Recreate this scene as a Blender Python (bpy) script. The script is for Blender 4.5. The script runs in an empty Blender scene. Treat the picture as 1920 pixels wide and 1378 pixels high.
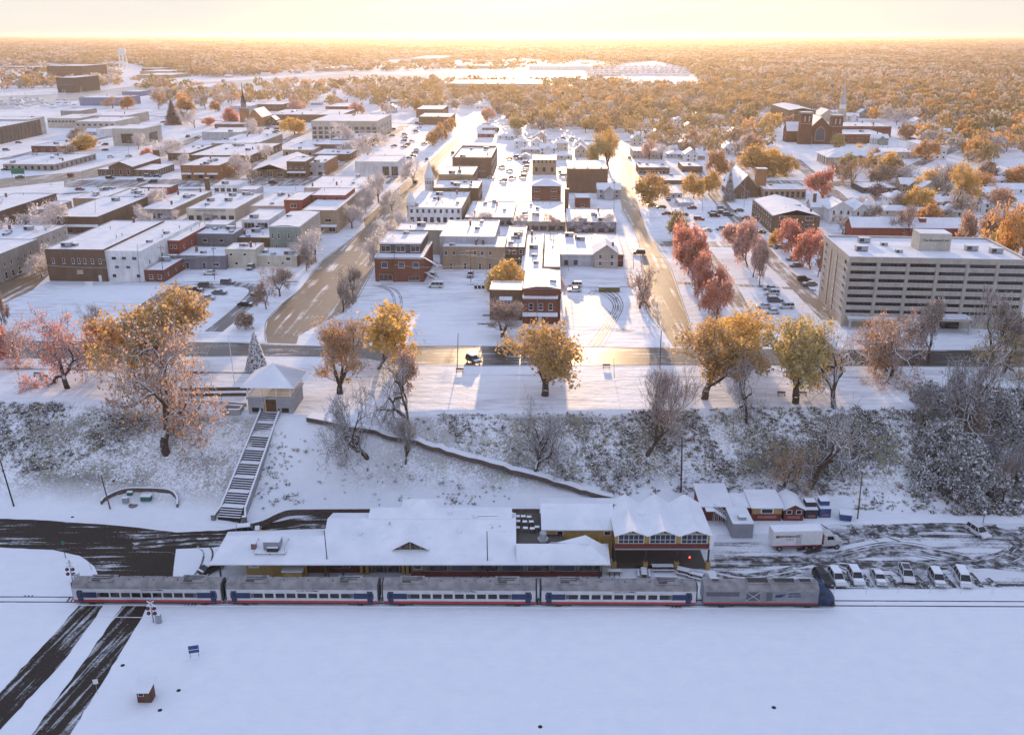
import bpy, math, random
import numpy as np
from mathutils import Vector, Matrix
R = math.radians
S = bpy.context.scene
# ---------------- camera, sky, sun, exposure ----------------
CAMZ, PITCH, FOC = 88.5, R(19.73), 1740.0
cd = bpy.data.cameras.new('camera'); cam = bpy.data.objects.new('camera', cd)
S.collection.objects.link(cam); S.camera = cam
cam.location = (0, 0, CAMZ); cam.rotation_euler = (R(90) - PITCH, 0, R(0.12) * 0)
cd.sensor_width = 36; cd.lens = 36 * FOC / 1920; cd.clip_start = 1; cd.clip_end = 120000
SUN_EL, SUN_AZ = R(6.5), R(1.6)       # azimuth clockwise from +Y
W = bpy.data.worlds.new('World'); S.world = W; W.use_nodes = True
wn, wl = W.node_tree.nodes, W.node_tree.links
bg = wn['Background']
sky = wn.new('ShaderNodeTexSky'); sky.sky_type = 'NISHITA'; sky.sun_disc = False
sky.sun_elevation = SUN_EL; sky.sun_rotation = SUN_AZ
sky.altitude = 150; sky.air_density = 1.0; sky.dust_density = 1.2; sky.ozone_density = 2.0
bg.inputs['Strength'].default_value = 0.15
# thin high cloud veil: pale grey-cream streaks laid over the clear sky
tc = wn.new('ShaderNodeTexCoord'); mp = wn.new('ShaderNodeMapping')
mp.inputs['Scale'].default_value = (1.2, 1.2, 9)
nz = wn.new('ShaderNodeTexNoise'); nz.inputs['Scale'].default_value = 2.2; nz.inputs['Detail'].default_value = 6; nz.inputs['Roughness'].default_value = 0.55
rp = wn.new('ShaderNodeValToRGB'); rp.color_ramp.elements[0].position = 0.38; rp.color_ramp.elements[1].position = 0.72
rp.color_ramp.elements[0].color = (0.93, 0.93, 0.93, 1); rp.color_ramp.elements[1].color = (0.99, 0.99, 0.99, 1)
mx = wn.new('ShaderNodeMixRGB'); 
sx = wn.new('ShaderNodeSeparateXYZ'); wl.new(tc.outputs['Generated'], sx.inputs[0])
vr = wn.new('ShaderNodeValToRGB'); e = vr.color_ramp.elements; e[0].position = 0.0; e[0].color = (0.88, 0.82, 0.745, 1); e[1].position = 0.30; e[1].color = (0.56, 0.655, 0.93, 1)
vm = wn.new('ShaderNodeMixRGB'); vm.blend_type = 'MULTIPLY'; vm.inputs[0].default_value = 1; vm.inputs[2].default_value = (4.6, 4.6, 4.6, 1)
wl.new(sx.outputs[2], vr.inputs[0]); wl.new(vr.outputs[0], vm.inputs[1]); wl.new(vm.outputs[0], mx.inputs[2])
wl.new(tc.outputs['Generated'], mp.inputs[0]); wl.new(mp.outputs[0], nz.inputs['Vector']); wl.new(nz.outputs[0], rp.inputs[0])
wl.new(rp.outputs[0], mx.inputs[0]); wl.new(sky.outputs[0], mx.inputs[1]); wl.new(mx.outputs[0], bg.inputs[0])
sl = bpy.data.lights.new('sun', 'SUN'); sl.energy = 4.3; sl.angle = R(0.55); sl.color = (1.0, 0.66, 0.36)
sun = bpy.data.objects.new('sun', sl); S.collection.objects.link(sun)
sd = Vector((math.sin(SUN_AZ) * math.cos(SUN_EL), math.cos(SUN_AZ) * math.cos(SUN_EL), math.sin(SUN_EL)))
sun.rotation_euler = sd.to_track_quat('Z', 'Y').to_euler()
S.view_settings.view_transform = 'Standard'; S.view_settings.look = 'None'
S.view_settings.exposure = 0.64; S.view_settings.gamma = 1.0
S.cycles.use_denoising = True
try: S.cycles.denoiser = 'OPENIMAGEDENOISE'
except Exception: pass
S.cycles.max_bounces = 6; S.cycles.diffuse_bounces = 3; S.cycles.glossy_bounces = 2
S.cycles.transmission_bounces = 2; S.cycles.volume_bounces = 1; S.cycles.transparent_max_bounces = 6
S.cycles.use_adaptive_sampling = True; S.cycles.adaptive_threshold = 0.02
S.cycles.caustics_reflective = False; S.cycles.caustics_refractive = False

# ---------------- pixel <-> world ----------------
cp, sp = math.cos(PITCH), math.sin(PITCH)
UP = 13.0
def ray(px, py):
    a, b = px - 960.0, 689.0 - py
    return Vector((a, FOC * cp + b * sp, -FOC * sp + b * cp))
def P(px, py, z=UP):
    r = ray(px, py); t = (z - CAMZ) / r.z
    return Vector((r.x * t, r.y * t, z))
def proj(p):
    x, y, z = p[0], p[1], p[2] - CAMZ
    d = y * cp - z * sp; u = y * sp + z * cp
    return (960 + FOC * x / d, 689 - FOC * u / d)
# ---------------- mesh + node helpers ----------------
COL = S.collection
class MB:
    def __init__(s): s.v = []; s.f = []; s.m = []
    def poly(s, pts, m=0):
        n = len(s.v); s.v += [tuple(p) for p in pts]; s.f.append(tuple(range(n, n + len(pts)))); s.m.append(m); return s
    def box(s, x0, y0, z0, x1, y1, z1, m=0, top=None, taper=0):
        n = len(s.v); t = taper
        s.v += [(x0, y0, z0), (x1, y0, z0), (x1, y1, z0), (x0, y1, z0), (x0 + t, y0 + t, z1), (x1 - t, y0 + t, z1), (x1 - t, y1 - t, z1), (x0 + t, y1 - t, z1)]
        for q in ((0, 3, 2, 1), (0, 1, 5, 4), (1, 2, 6, 5), (2, 3, 7, 6), (3, 0, 4, 7)):
            s.f.append(tuple(n + i for i in q)); s.m.append(m)
        s.f.append((n + 4, n + 5, n + 6, n + 7)); s.m.append(m if top is None else top)
        return s
    def tube(s, p0, p1, r0, r1=None, k=6, m=0, cap=True):
        r1 = r0 if r1 is None else r1
        p0, p1 = Vector(p0), Vector(p1); d = (p1 - p0)
        if d.length < 1e-6: return s
        d.normalize(); a = d.orthogonal().normalized(); b = d.cross(a); n = len(s.v)
        for p, r in ((p0, r0), (p1, r1)):
            for i in range(k):
                t = 2 * math.pi * i / k; s.v.append(tuple(p + a * (r * math.cos(t)) + b * (r * math.sin(t))))
        for i in range(k):
            j = (i + 1) % k; s.f.append((n + i, n + j, n + k + j, n + k + i)); s.m.append(m)
        if cap: s.f.append(tuple(n + i for i in range(k))[::-1]); s.m.append(m); s.f.append(tuple(n + k + i for i in range(k))); s.m.append(m)
        return s
    def path(s, pts, r, k=5, m=0):
        for a, b in zip(pts, pts[1:]): s.tube(a, b, r, r, k, m)
        return s
    def lathe(s, prof, k=16, c=(0, 0), m=0):
        n = len(s.v)
        for r, z in prof:
            for i in range(k):
                t = 2 * math.pi * i / k; s.v.append((c[0] + r * math.cos(t), c[1] + r * math.sin(t), z))
        for q in range(len(prof) - 1):
            for i in range(k):
                j = (i + 1) % k; s.f.append((n + q * k + i, n + q * k + j, n + (q + 1) * k + j, n + (q + 1) * k + i)); s.m.append(m)
        s.f.append(tuple(n + i for i in range(k))[::-1]); s.m.append(m)
        s.f.append(tuple(n + (len(prof) - 1) * k + i for i in range(k))); s.m.append(m)
        return s
    def extrude(s, pts, axis, a, b, m=0, mats=None):
        """closed outline (u,v) swept along axis x or y from a to b; pts counter-clockwise"""
        n = len(s.v); k = len(pts)
        for w in (a, b):
            for (u, v) in pts: s.v.append((w, u, v) if axis == 'x' else (u, w, v))
        for i in range(k):
            j = (i + 1) % k; q = (n + i, n + j, n + k + j, n + k + i)
            s.f.append(q); s.m.append(m if mats is None else mats[i])
        s.f.append(tuple(n + i for i in range(k))[::-1]); s.m.append(m); s.f.append(tuple(n + k + i for i in range(k))); s.m.append(m)
        return s
    def mesh(s, name, mats, smooth=False):
        me = bpy.data.meshes.new(name); me.from_pydata(s.v, [], s.f)
        for m in (mats if isinstance(mats, (list, tuple)) else [mats]): me.materials.append(m)
        if len(s.m) and max(s.m) > 0: me.polygons.foreach_set('material_index', s.m)
        if smooth: me.polygons.foreach_set('use_smooth', [True] * len(s.f))
        me.update(); return me
def link(name, me, parent=None, loc=None, rz=None, sc=None):
    o = bpy.data.objects.new(name, me); COL.objects.link(o)
    if parent is not None: o.parent = parent
    if loc is not None: o.location = loc
    if rz is not None: o.rotation_euler = (0, 0, rz)
    if sc is not None: o.scale = (sc, sc, sc) if not isinstance(sc, (tuple, list)) else sc
    return o
def part(name, mb, mats, parent, smooth=False, **k):
    return link(name, mb.mesh(name, mats, smooth), parent, **k)
def tag(o, label, cat, group=None):
    o['label'] = label; o['category'] = cat
    if group: o['group'] = group
    return o
def thing(name, label, cat, loc=(0, 0, 0), rz=0, group=None, sc=None):
    return tag(link(name, None, None, loc, rz, sc), label, cat, group)
def struct(name, me, kind='structure', label=None, cat=None):
    o = link(name, me); o['kind'] = kind
    if label: o['label'] = label
    if cat: o['category'] = cat
    return o
def dup(o, loc, rz=0, label=None, group=None, sc=None, nparts=None):
    c = o.copy(); COL.objects.link(c); c.location = loc; c.rotation_euler = (0, 0, rz)
    if sc is not None: c.scale = (sc, sc, sc) if not isinstance(sc, (tuple, list)) else sc
    if label: c['label'] = label
    if group: c['group'] = group
    for ch in o.children:
        d = ch.copy(); COL.objects.link(d); d.parent = c
        for g in ch.children:
            e = g.copy(); COL.objects.link(e); e.parent = d
    return c
class NT:
    def __init__(s, name):
        s.mat = bpy.data.materials.new(name); s.mat.use_nodes = True; s.n = s.mat.node_tree.nodes; s.l = s.mat.node_tree.links
        s.b = s.n['Principled BSDF']
    def new(s, t, **k):
        x = s.n.new('ShaderNode' + t)
        for a, v in k.items(): setattr(x, a, v)
        return x
    def coord(s, kind='Object', scale=(1, 1, 1), rot=(0, 0, 0)):
        t = s.new('TexCoord'); m = s.new('Mapping'); m.inputs['Scale'].default_value = scale; m.inputs['Rotation'].default_value = rot
        s.l.new(t.outputs[kind], m.inputs[0]); return m.outputs[0]
    def world(s, scale=(1, 1, 1), rz=0):
        t = s.new('NewGeometry'); m = s.new('Mapping'); m.inputs['Scale'].default_value = scale; m.inputs['Rotation'].default_value = (0, 0, rz)
        s.l.new(t.outputs['Position'], m.inputs[0]); return m.outputs[0]
    def noise(s, vec, scale, detail=4, rough=0.55, dist=0):
        x = s.new('TexNoise'); x.inputs['Scale'].default_value = scale; x.inputs['Detail'].default_value = detail
        x.inputs['Roughness'].default_value = rough; x.inputs['Distortion'].default_value = dist
        if vec is not None: s.l.new(vec, x.inputs['Vector'])
        return x.outputs[0]
    def ramp(s, fac, stops):
        x = s.new('ValToRGB'); e = x.color_ramp.elements
        while len(e) < len(stops): e.new(0.5)
        for i, (p, c) in enumerate(stops):
            e[i].position = p; e[i].color = (c, c, c, 1) if not isinstance(c, tuple) else (*c, 1)
        s.l.new(fac, x.inputs[0]); return x.outputs[0]
    def mix(s, fac, a, b, mode='MIX'):
        x = s.new('MixRGB', blend_type=mode)
        for i, q in ((0, fac), (1, a), (2, b)):
            if isinstance(q, (int, float)): x.inputs[i].default_value = q if i == 0 else (q, q, q, 1)
            elif isinstance(q, tuple): x.inputs[i].default_value = (*q, 1)
            else: s.l.new(q, x.inputs[i])
        return x.outputs[0]
    def math(s, op, a, b=0.0):
        x = s.new('Math', operation=op)
        for i, q in ((0, a), (1, b)):
            if isinstance(q, (int, float)): x.inputs[i].default_value = q
            else: s.l.new(q, x.inputs[i])
        return x.outputs[0]
    def out(s, col=None, rough=None, bump=None, bs=0.3, bd=0.1, spec=None, metal=None):
        if col is not None:
            if isinstance(col, tuple): s.b.inputs['Base Color'].default_value = (*col, 1)
            else: s.l.new(col, s.b.inputs['Base Color'])
        if rough is not None:
            if isinstance(rough, (int, float)): s.b.inputs['Roughness'].default_value = rough
            else: s.l.new(rough, s.b.inputs['Roughness'])
        if spec is not None: s.b.inputs['Specular IOR Level'].default_value = spec
        if metal is not None: s.b.inputs['Metallic'].default_value = metal
        if bump is not None:
            x = s.new('Bump'); x.inputs['Strength'].default_value = bs; x.inputs['Distance'].default_value = bd
            s.l.new(bump, x.inputs['Height']); s.l.new(x.outputs[0], s.b.inputs['Normal'])
        return s.mat
    def upness(s, lo=0.3, hi=0.6, vec=None, nscale=1.5, amt=0.25):
        g = s.new('NewGeometry'); sx = s.new('SeparateXYZ'); s.l.new(g.outputs['Normal'], sx.inputs[0])
        n = s.noise(vec if vec is not None else s.world(), nscale, 2)
        v = s.math('ADD', sx.outputs[2], s.math('MULTIPLY', s.math('SUBTRACT', n, 0.5), amt * 2))
        return s.ramp(v, [(lo, 0.0), (hi, 1.0)])
SNOWC = (0.80, 0.82, 0.87)
M = {}
def plain(name, c, rough=0.6, var=0.15, ns=0.6, **k):
    if name in M: return M[name]
    t = NT(name); n = t.noise(t.coord(), ns, 5)
    col = t.mix(t.ramp(n, [(0.3, 0.0), (0.7, 1.0)]), tuple(x * (1 - var) for x in c), tuple(min(1, x * (1 + var)) for x in c))
    M[name] = t.out(col, rough, **k); return M[name]
def snow_mat(name, bs=0.25):
    t = NT(name); w = t.world(); n1 = t.noise(w, 0.35, 4); n2 = t.noise(w, 3.0, 3)
    col = t.mix(t.ramp(n1, [(0.3, 0.0), (0.75, 1.0)]), (0.78, 0.80, 0.86), (0.84, 0.85, 0.88))
    M[name] = t.out(col, 0.55, bump=t.math('ADD', n1, t.math('MULTIPLY', n2, 0.25)), bs=bs, bd=0.25, spec=0.04); return M[name]
snow_mat('snow', 0.35)
t = NT('roof_snow'); w = t.world(); n1 = t.noise(w, .22, 4); n2 = t.noise(w, 2.5, 4, .7); n3 = t.noise(t.world((.3, 1, 1)), 1.1, 5, .7)
c = t.mix(t.ramp(n1, [(0.3, 0.0), (0.7, 1.0)]), (0.70, 0.72, 0.79), (0.84, 0.85, 0.88)); c = t.mix(t.math('MULTIPLY', t.ramp(n3, [(.60, 0.), (.72, .55)]), t.ramp(n1, [(.35, 0.), (.55, 1.)])), c, (.45, .44, .46))
M['roof_snow'] = t.out(c, .6, bump=t.math('ADD', n1, t.math('MULTIPLY', n2, .3)), bs=.7, bd=.35, spec=.04)
# ---------------- terrain ----------------
TOPL = [(-900, 735), (0, 748), (150, 746), (250, 757), (340, 768), (470, 772), (540, 778), (575, 782), (700, 778), (850, 770), (1000, 772), (1200, 770), (1400, 768), (1700, 762), (1920, 750), (2600, 740)]
TOEL = [(-900, 965), (0, 968), (300, 975), (400, 985), (450, 982), (520, 962), (600, 952), (900, 948), (1140, 940), (1300, 930), (1600, 950), (1920, 962), (2600, 965)]
tw = sorted([(P(x, y, UP).x, P(x, y, UP).y) for x, y in TOPL]); bw = sorted([(P(x, y, 0).x, P(x, y, 0).y) for x, y in TOEL])
TX, TY = [a for a, b in tw], [b for a, b in tw]; BX, BY = [a for a, b in bw], [b for a, b in bw]
def vnoise(x, y, s=1.0):
    return (np.sin(x * 0.61 * s + 1.3 * np.sin(y * 0.37 * s)) * np.cos(y * 0.53 * s + 0.7 * np.sin(x * 0.29 * s + 2.1)) + 0.5 * np.sin(x * 1.7 * s + y * 1.3 * s + 1.1 * np.sin(x * 0.9 * s)))
def hgt(x, y):
    x = np.asarray(x, float); y = np.asarray(y, float)
    a = np.interp(x, BX, BY); b = np.interp(x, TX, TY)
    t = np.clip((y - a) / (b - a), 0, 1); s = t * t * (3 - 2 * t); s = 0.45 * s + 0.55 * t
    z = UP * s
    m = np.clip(np.minimum(t, 1 - t) * 6, 0, 1)
    z = z + m * 0.28 * vnoise(x, y, 1.0)
    return z
def T(px, py, dz=0.0):
    """point of the ground seen at this pixel"""
    r = ray(px, py); r = r / r.y
    y = P(px, py, UP).y - 12; 
    for _ in range(4000):
        z = CAMZ + r.z * y
        if z <= float(hgt(r.x * y, y)): break
        y += 0.25
    lo, hi = y - 0.25, y
    for _ in range(12):
        m = (lo + hi) / 2
        if CAMZ + r.z * m <= float(hgt(r.x * m, m)): hi = m
        else: lo = m
    return Vector((r.x * hi, hi, float(hgt(r.x * hi, hi)) + dz))
def gz(x, y): return float(hgt(x, y))
xs = np.concatenate([[-40000, -9000, -2500, -900, -400, -300], np.arange(-240, 241, 1.6), [300, 400, 900, 2500, 9000, 40000]])
ys = np.concatenate([[-3000, -500, -50, 60], np.arange(84, 222, 1.25), np.arange(224, 420, 8), [500, 700, 1200, 2500, 6000, 14000, 50000]])
gx, gy = np.meshgrid(xs, ys); gzv = hgt(gx, gy)
nx, ny = len(xs), len(ys)
vs = np.stack([gx.ravel(), gy.ravel(), gzv.ravel()], 1)
ii = (np.arange(ny - 1)[:, None] * nx + np.arange(nx - 1)[None, :]).ravel()
fs = np.stack([ii, ii + 1, ii + nx + 1, ii + nx], 1)
def np_mesh(name, v, f, mats, smooth=False, mi=None):
    me = bpy.data.meshes.new(name); k = f.shape[1]
    me.vertices.add(len(v)); me.vertices.foreach_set('co', np.ascontiguousarray(v, dtype=np.float32).ravel())
    me.loops.add(f.size); me.loops.foreach_set('vertex_index', f.ravel().astype(np.int32))
    me.polygons.add(len(f)); me.polygons.foreach_set('loop_start', np.arange(0, f.size, k, dtype=np.int32))
    try: me.polygons.foreach_set('loop_total', np.full(len(f), k, dtype=np.int32))
    except Exception: pass
    for m in (mats if isinstance(mats, (list, tuple)) else [mats]): me.materials.append(m)
    if mi is not None: me.polygons.foreach_set('material_index', mi.astype(np.int32))
    if smooth: me.polygons.foreach_set('use_smooth', np.ones(len(f), bool))
    me.update(calc_edges=True); return me
t = NT('ground_snow'); w = t.world(); n1 = t.noise(w, .35, 4); n2 = t.noise(w, 3.0, 3); sp3 = t.new('SeparateXYZ'); t.l.new(w, sp3.inputs[0])
snc = t.mix(t.ramp(n1, [(0.3, 0.0), (0.75, 1.0)]), (0.78, 0.80, 0.86), (0.84, 0.85, 0.88))
zz = t.ramp(t.math('DIVIDE', sp3.outputs[2], 13.0), [(0.08, 0.0), (.3, 1.0), (.93, 1.0), (.99, 0.0)])     # only the bluff slope carries brush
n3 = t.noise(w, .09, 3); n4 = t.noise(w, 2.2, 5, .72, .6); n5 = t.noise(w, .6, 3)
lft = t.ramp(t.math('ADD', t.math('DIVIDE', sp3.outputs[0], 200.0), .5), [(.16, .9), (.22, .75), (.265, .0), (.31, .0), (.38, .5), (.5, .85), (.6, 1.0), (1.0, 1.0)])
v = t.math('ADD', t.math('MULTIPLY', n4, .48), t.math('ADD', t.math('MULTIPLY', n3, .38), t.math('MULTIPLY', n5, .14)))
f = t.math('MULTIPLY', t.math('MULTIPLY', t.ramp(v, [(.44, 0.), (.535, .95)]), zz), lft)
up_ = t.ramp(t.math('DIVIDE', sp3.outputs[2], 13.0), [(.985, 0.), (.999, 1.)]); n6 = t.noise(t.world((.12, .5, 1)), .9, 6, .7); n7 = t.noise(w, .035, 3)
dirt = t.math('MULTIPLY', t.math('MULTIPLY', t.ramp(n6, [(.44, 0.), (.68, .62)]), t.ramp(n7, [(.36, 0.), (.55, 1.)])), up_)
snc = t.mix(dirt, snc, (.38, .37, .38))
gr = t.mix(t.ramp(n5, [(.4, 0.), (.6, 1.)]), (.10, .085, .075), (.19, .175, .10))
M['ground_snow'] = t.out(t.mix(f, snc, gr), .6, bump=t.math('ADD', n1, t.math('ADD', t.math('MULTIPLY', n2, .25), t.math('MULTIPLY', t.noise(t.world((.12, 1.1, 1)), 1.0, 4, .6), .8))), bs=.5, bd=.3, spec=.04)
struct('ground', np_mesh('ground', vs, fs, M['ground_snow'], True))
# ---------------- roads, paths, water ----------------
GA = -math.atan(80 / 1848)            # town grid direction (rotation about z)
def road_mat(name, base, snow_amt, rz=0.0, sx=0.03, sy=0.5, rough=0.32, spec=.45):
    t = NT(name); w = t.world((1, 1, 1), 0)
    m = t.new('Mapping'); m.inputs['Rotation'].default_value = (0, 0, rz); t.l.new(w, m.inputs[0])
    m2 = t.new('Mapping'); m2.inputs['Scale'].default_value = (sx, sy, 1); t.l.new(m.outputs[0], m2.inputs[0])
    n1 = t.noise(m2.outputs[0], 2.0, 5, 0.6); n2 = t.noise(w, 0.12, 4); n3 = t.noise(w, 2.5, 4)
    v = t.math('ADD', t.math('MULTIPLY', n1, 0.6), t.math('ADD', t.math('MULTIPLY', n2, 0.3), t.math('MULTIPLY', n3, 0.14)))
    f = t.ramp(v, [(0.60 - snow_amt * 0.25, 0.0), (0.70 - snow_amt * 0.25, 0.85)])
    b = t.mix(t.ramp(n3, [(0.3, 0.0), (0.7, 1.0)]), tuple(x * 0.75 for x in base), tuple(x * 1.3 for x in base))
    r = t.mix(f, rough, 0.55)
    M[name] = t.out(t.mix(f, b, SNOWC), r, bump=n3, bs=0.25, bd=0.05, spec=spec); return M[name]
RX = -R(90)
def along(x0, y0, x1, y1, z=0.0):
    a, b = P(x0, y0, z), P(x1, y1, z); return -math.atan2(b.y - a.y, b.x - a.x)
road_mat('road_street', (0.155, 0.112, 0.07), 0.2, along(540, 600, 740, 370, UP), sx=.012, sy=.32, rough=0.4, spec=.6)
road_mat('road_cross', (0.042, 0.036, 0.033), 0.12, 0)
road_mat('road_low', (0.042, 0.033, 0.027), 0.16, 0, rough=.7, spec=.12)
road_mat('road_diag', (0.042, 0.033, 0.027), 0.26, along(60, 1330, 240, 1140), sx=0.03, sy=0.6, rough=.7, spec=.12)
road_mat('road_lot', (0.06, 0.055, 0.055), 0.70, 0, sx=0.02, sy=.25, rough=.6, spec=.15)
road_mat('road_slush', (0.13, 0.12, 0.115), 0.36, RX - GA, sx=.02, sy=.3, rough=.5)
def sheet(name, pts, z, mat, dz=0.02, sub=0):
    w = [P(x, y, z) for x, y in pts]
    if sum(a.x * b.y - b.x * a.y for a, b in zip(w, w[1:] + w[:1])) < 0: w.reverse()
    mb = MB(); mb.poly([(p.x, p.y, z + dz) for p in w]); return struct(name, mb.mesh(name, mat))
def jag(pts, step=14, amp=1.2, seed=3):
    """uneven snow edge along a closed outline"""
    rr = random.Random(seed); o = []
    for (x0, y0), (x1, y1) in zip(pts, pts[1:] + pts[:1]):
        d = math.hypot(x1 - x0, y1 - y0); n = max(1, int(d / step))
        for i in range(n):
            t = i / n; o.append((x0 + (x1 - x0) * t + rr.uniform(-amp, amp) * (t > 0), y0 + (y1 - y0) * t + rr.uniform(-amp, amp) * .4 * (t > 0)))
    return o
sheet('road', jag([(-90, 970), (60, 974), (180, 982), (260, 989), (330, 998), (420, 994), (480, 985), (560, 970), (640, 960), (700, 960), (700, 1010), (600, 1008), (500, 1012), (400, 1026), (330, 1029), (326, 1060), (322, 1128), (196, 1130), (190, 1090), (177, 1062), (150, 1042), (100, 1031), (0, 1026), (-90, 1024)]), 0, M['road_low'])
sheet('road', jag([(150, 1132), (196, 1132), (120, 1238), (0, 1368), (-90, 1460), (-190, 1500), (0, 1297), (100, 1190)], amp=1.6), 0, M['road_diag'])
sheet('road', jag([(232, 1132), (280, 1132), (225, 1225), (128, 1382), (90, 1450), (10, 1450), (58, 1378), (150, 1250)], amp=1.6), 0, M['road_diag'])
sheet('parking_lot', jag([(1150, 1085), (1160, 1040), (1335, 1030), (1345, 1002), (1470, 1000), (1560, 983), (2500, 977), (2520, 1104), (1560, 1104), (1500, 1088), (1400, 1082), (1330, 1088)]), 0, M['road_lot'])
sheet('street', [(-120, 638), (440, 643), (600, 649), (920, 650), (1260, 653), (1700, 657), (2700, 662), (2700, 692), (1660, 686), (1260, 684), (900, 685), (760, 683), (690, 672), (600, 668), (440, 667), (-120, 674)], UP, M['road_cross'])
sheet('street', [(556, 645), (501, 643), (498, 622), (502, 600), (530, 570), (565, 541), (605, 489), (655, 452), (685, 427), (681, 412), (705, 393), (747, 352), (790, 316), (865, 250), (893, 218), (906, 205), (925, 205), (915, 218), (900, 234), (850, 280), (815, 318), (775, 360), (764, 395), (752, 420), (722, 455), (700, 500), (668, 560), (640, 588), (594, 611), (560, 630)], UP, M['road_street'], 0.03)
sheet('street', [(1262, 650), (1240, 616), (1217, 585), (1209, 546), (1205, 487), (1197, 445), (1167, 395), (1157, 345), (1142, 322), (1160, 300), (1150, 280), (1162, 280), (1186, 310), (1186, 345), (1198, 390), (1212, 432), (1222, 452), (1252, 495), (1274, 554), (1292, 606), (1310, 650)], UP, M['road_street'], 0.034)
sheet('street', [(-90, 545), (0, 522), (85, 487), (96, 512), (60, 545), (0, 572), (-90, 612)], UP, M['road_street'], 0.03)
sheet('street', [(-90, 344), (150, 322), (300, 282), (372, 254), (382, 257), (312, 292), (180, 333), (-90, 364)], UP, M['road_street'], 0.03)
sheet('street', [(120, 338), (500, 335), (740, 330), (760, 338), (730, 345), (500, 350), (120, 352)], UP, M['road_slush'], 0.024)
sheet('street', [(1190, 330), (1330, 336), (1560, 340), (1950, 352), (1950, 362), (1560, 350), (1190, 342)], UP, M['road_slush'], 0.024)
sheet('street', [(1190, 452), (1560, 456), (1560, 466), (1215, 462)], UP, M['road_slush'], 0.024)
sheet('street', [(1480, 300), (1500, 299), (1660, 430), (1760, 520), (1700, 520), (1560, 380)], UP, M['road_slush'], 0.028)
sheet('alley', [(70, 529), (560, 527), (556, 534), (66, 536)], UP, M['road_lot'], 0.026)
sheet('alley', [(690, 531), (918, 531), (918, 535), (690, 536)], UP, M['road_lot'], 0.026)
sheet('alley', [(1050, 536), (1200, 537), (1200, 541), (1050, 540)], UP, M['road_lot'], 0.026)
def smooth(pts, n=8):
    o = []; p = [pts[0]] + list(pts) + [pts[-1]]
    for i in range(1, len(p) - 2):
        for k in range(n):
            t = k / n; a, b, c, d = p[i - 1], p[i], p[i + 1], p[i + 2]
            o.append(tuple(0.5 * ((2 * b[j]) + (-a[j] + c[j]) * t + (2 * a[j] - 5 * b[j] + 4 * c[j] - d[j]) * t * t + (-a[j] + 3 * b[j] - 3 * c[j] + d[j]) * t ** 3) for j in range(len(b))))
    o.append(tuple(pts[-1])); return o
def ribbon(mb, pts, w, m=0):
    L, Rr = [], []
    for i, p in enumerate(pts):
        a = Vector(pts[max(0, i - 1)]); b = Vector(pts[min(len(pts) - 1, i + 1)]); d = (b - a); d.z = 0
        if d.length < 1e-6: d = Vector((1, 0, 0))
        d.normalize(); n = Vector((-d.y, d.x, 0)) * (w / 2); L.append(Vector(p) + n); Rr.append(Vector(p) - n)
    for i in range(len(pts) - 1): mb.poly([Rr[i], Rr[i + 1], L[i + 1], L[i]], m)
def lane(name, pts, z, w, mat, dz=0.028):
    q = smooth([tuple(P(x, y, z)) for x, y in pts]); mb = MB(); ribbon(mb, [(a, b, z + dz) for a, b, c in q], w); return struct(name, mb.mesh(name, mat))
lane('driveway', [(262, 585), (300, 558), (345, 540), (400, 534)], UP, 5, M['road_slush'])
lane('driveway', [(400, 622), (440, 590), (470, 562), (482, 545), (468, 536), (430, 533)], UP, 5, M['road_slush'])
lane('driveway', [(1560, 600), (1530, 570), (1480, 520), (1440, 480), (1400, 430), (1350, 380), (1320, 340)], UP, 6, M['road_slush'])
lane('driveway', [(1408, 620), (1380, 560), (1350, 510), (1320, 470)], UP, 5, M['road_slush'], 0.03)
for nm_, pts_, w_ in (('street', [(598, 342), (632, 315), (672, 284), (712, 262), (760, 236)], 9), ('street', [(425, 342), (462, 316), (500, 290), (530, 266), (600, 238)], 8), ('street', [(0, 372), (60, 368), (150, 362), (262, 357), (400, 356)], 5), ('street', [(330, 420), (385, 398), (430, 392)], 3),
    ('street', [(960, 262), (1050, 264), (1160, 266), (1300, 272)], 8), ('street', [(900, 232), (1000, 236), (1180, 240), (1400, 250)], 8), ('street', [(1560, 400), (1600, 375), (1650, 372), (1800, 378), (1930, 392)], 7), ('street', [(1680, 330), (1740, 300), (1800, 276), (1860, 250)], 8), ('street', [(1320, 340), (1300, 312), (1285, 285), (1275, 262)], 7), ('street', [(1180, 525), (1300, 532), (1440, 538), (1530, 545)], 3), ('street', [(0, 300), (90, 280), (180, 262), (260, 246)], 8), ('street', [(250, 216), (400, 226), (520, 240)], 7), ('street', [(640, 226), (760, 232), (860, 236)], 7)):
    lane(nm_, pts_, UP, w_, M['road_slush'], .02)
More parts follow.
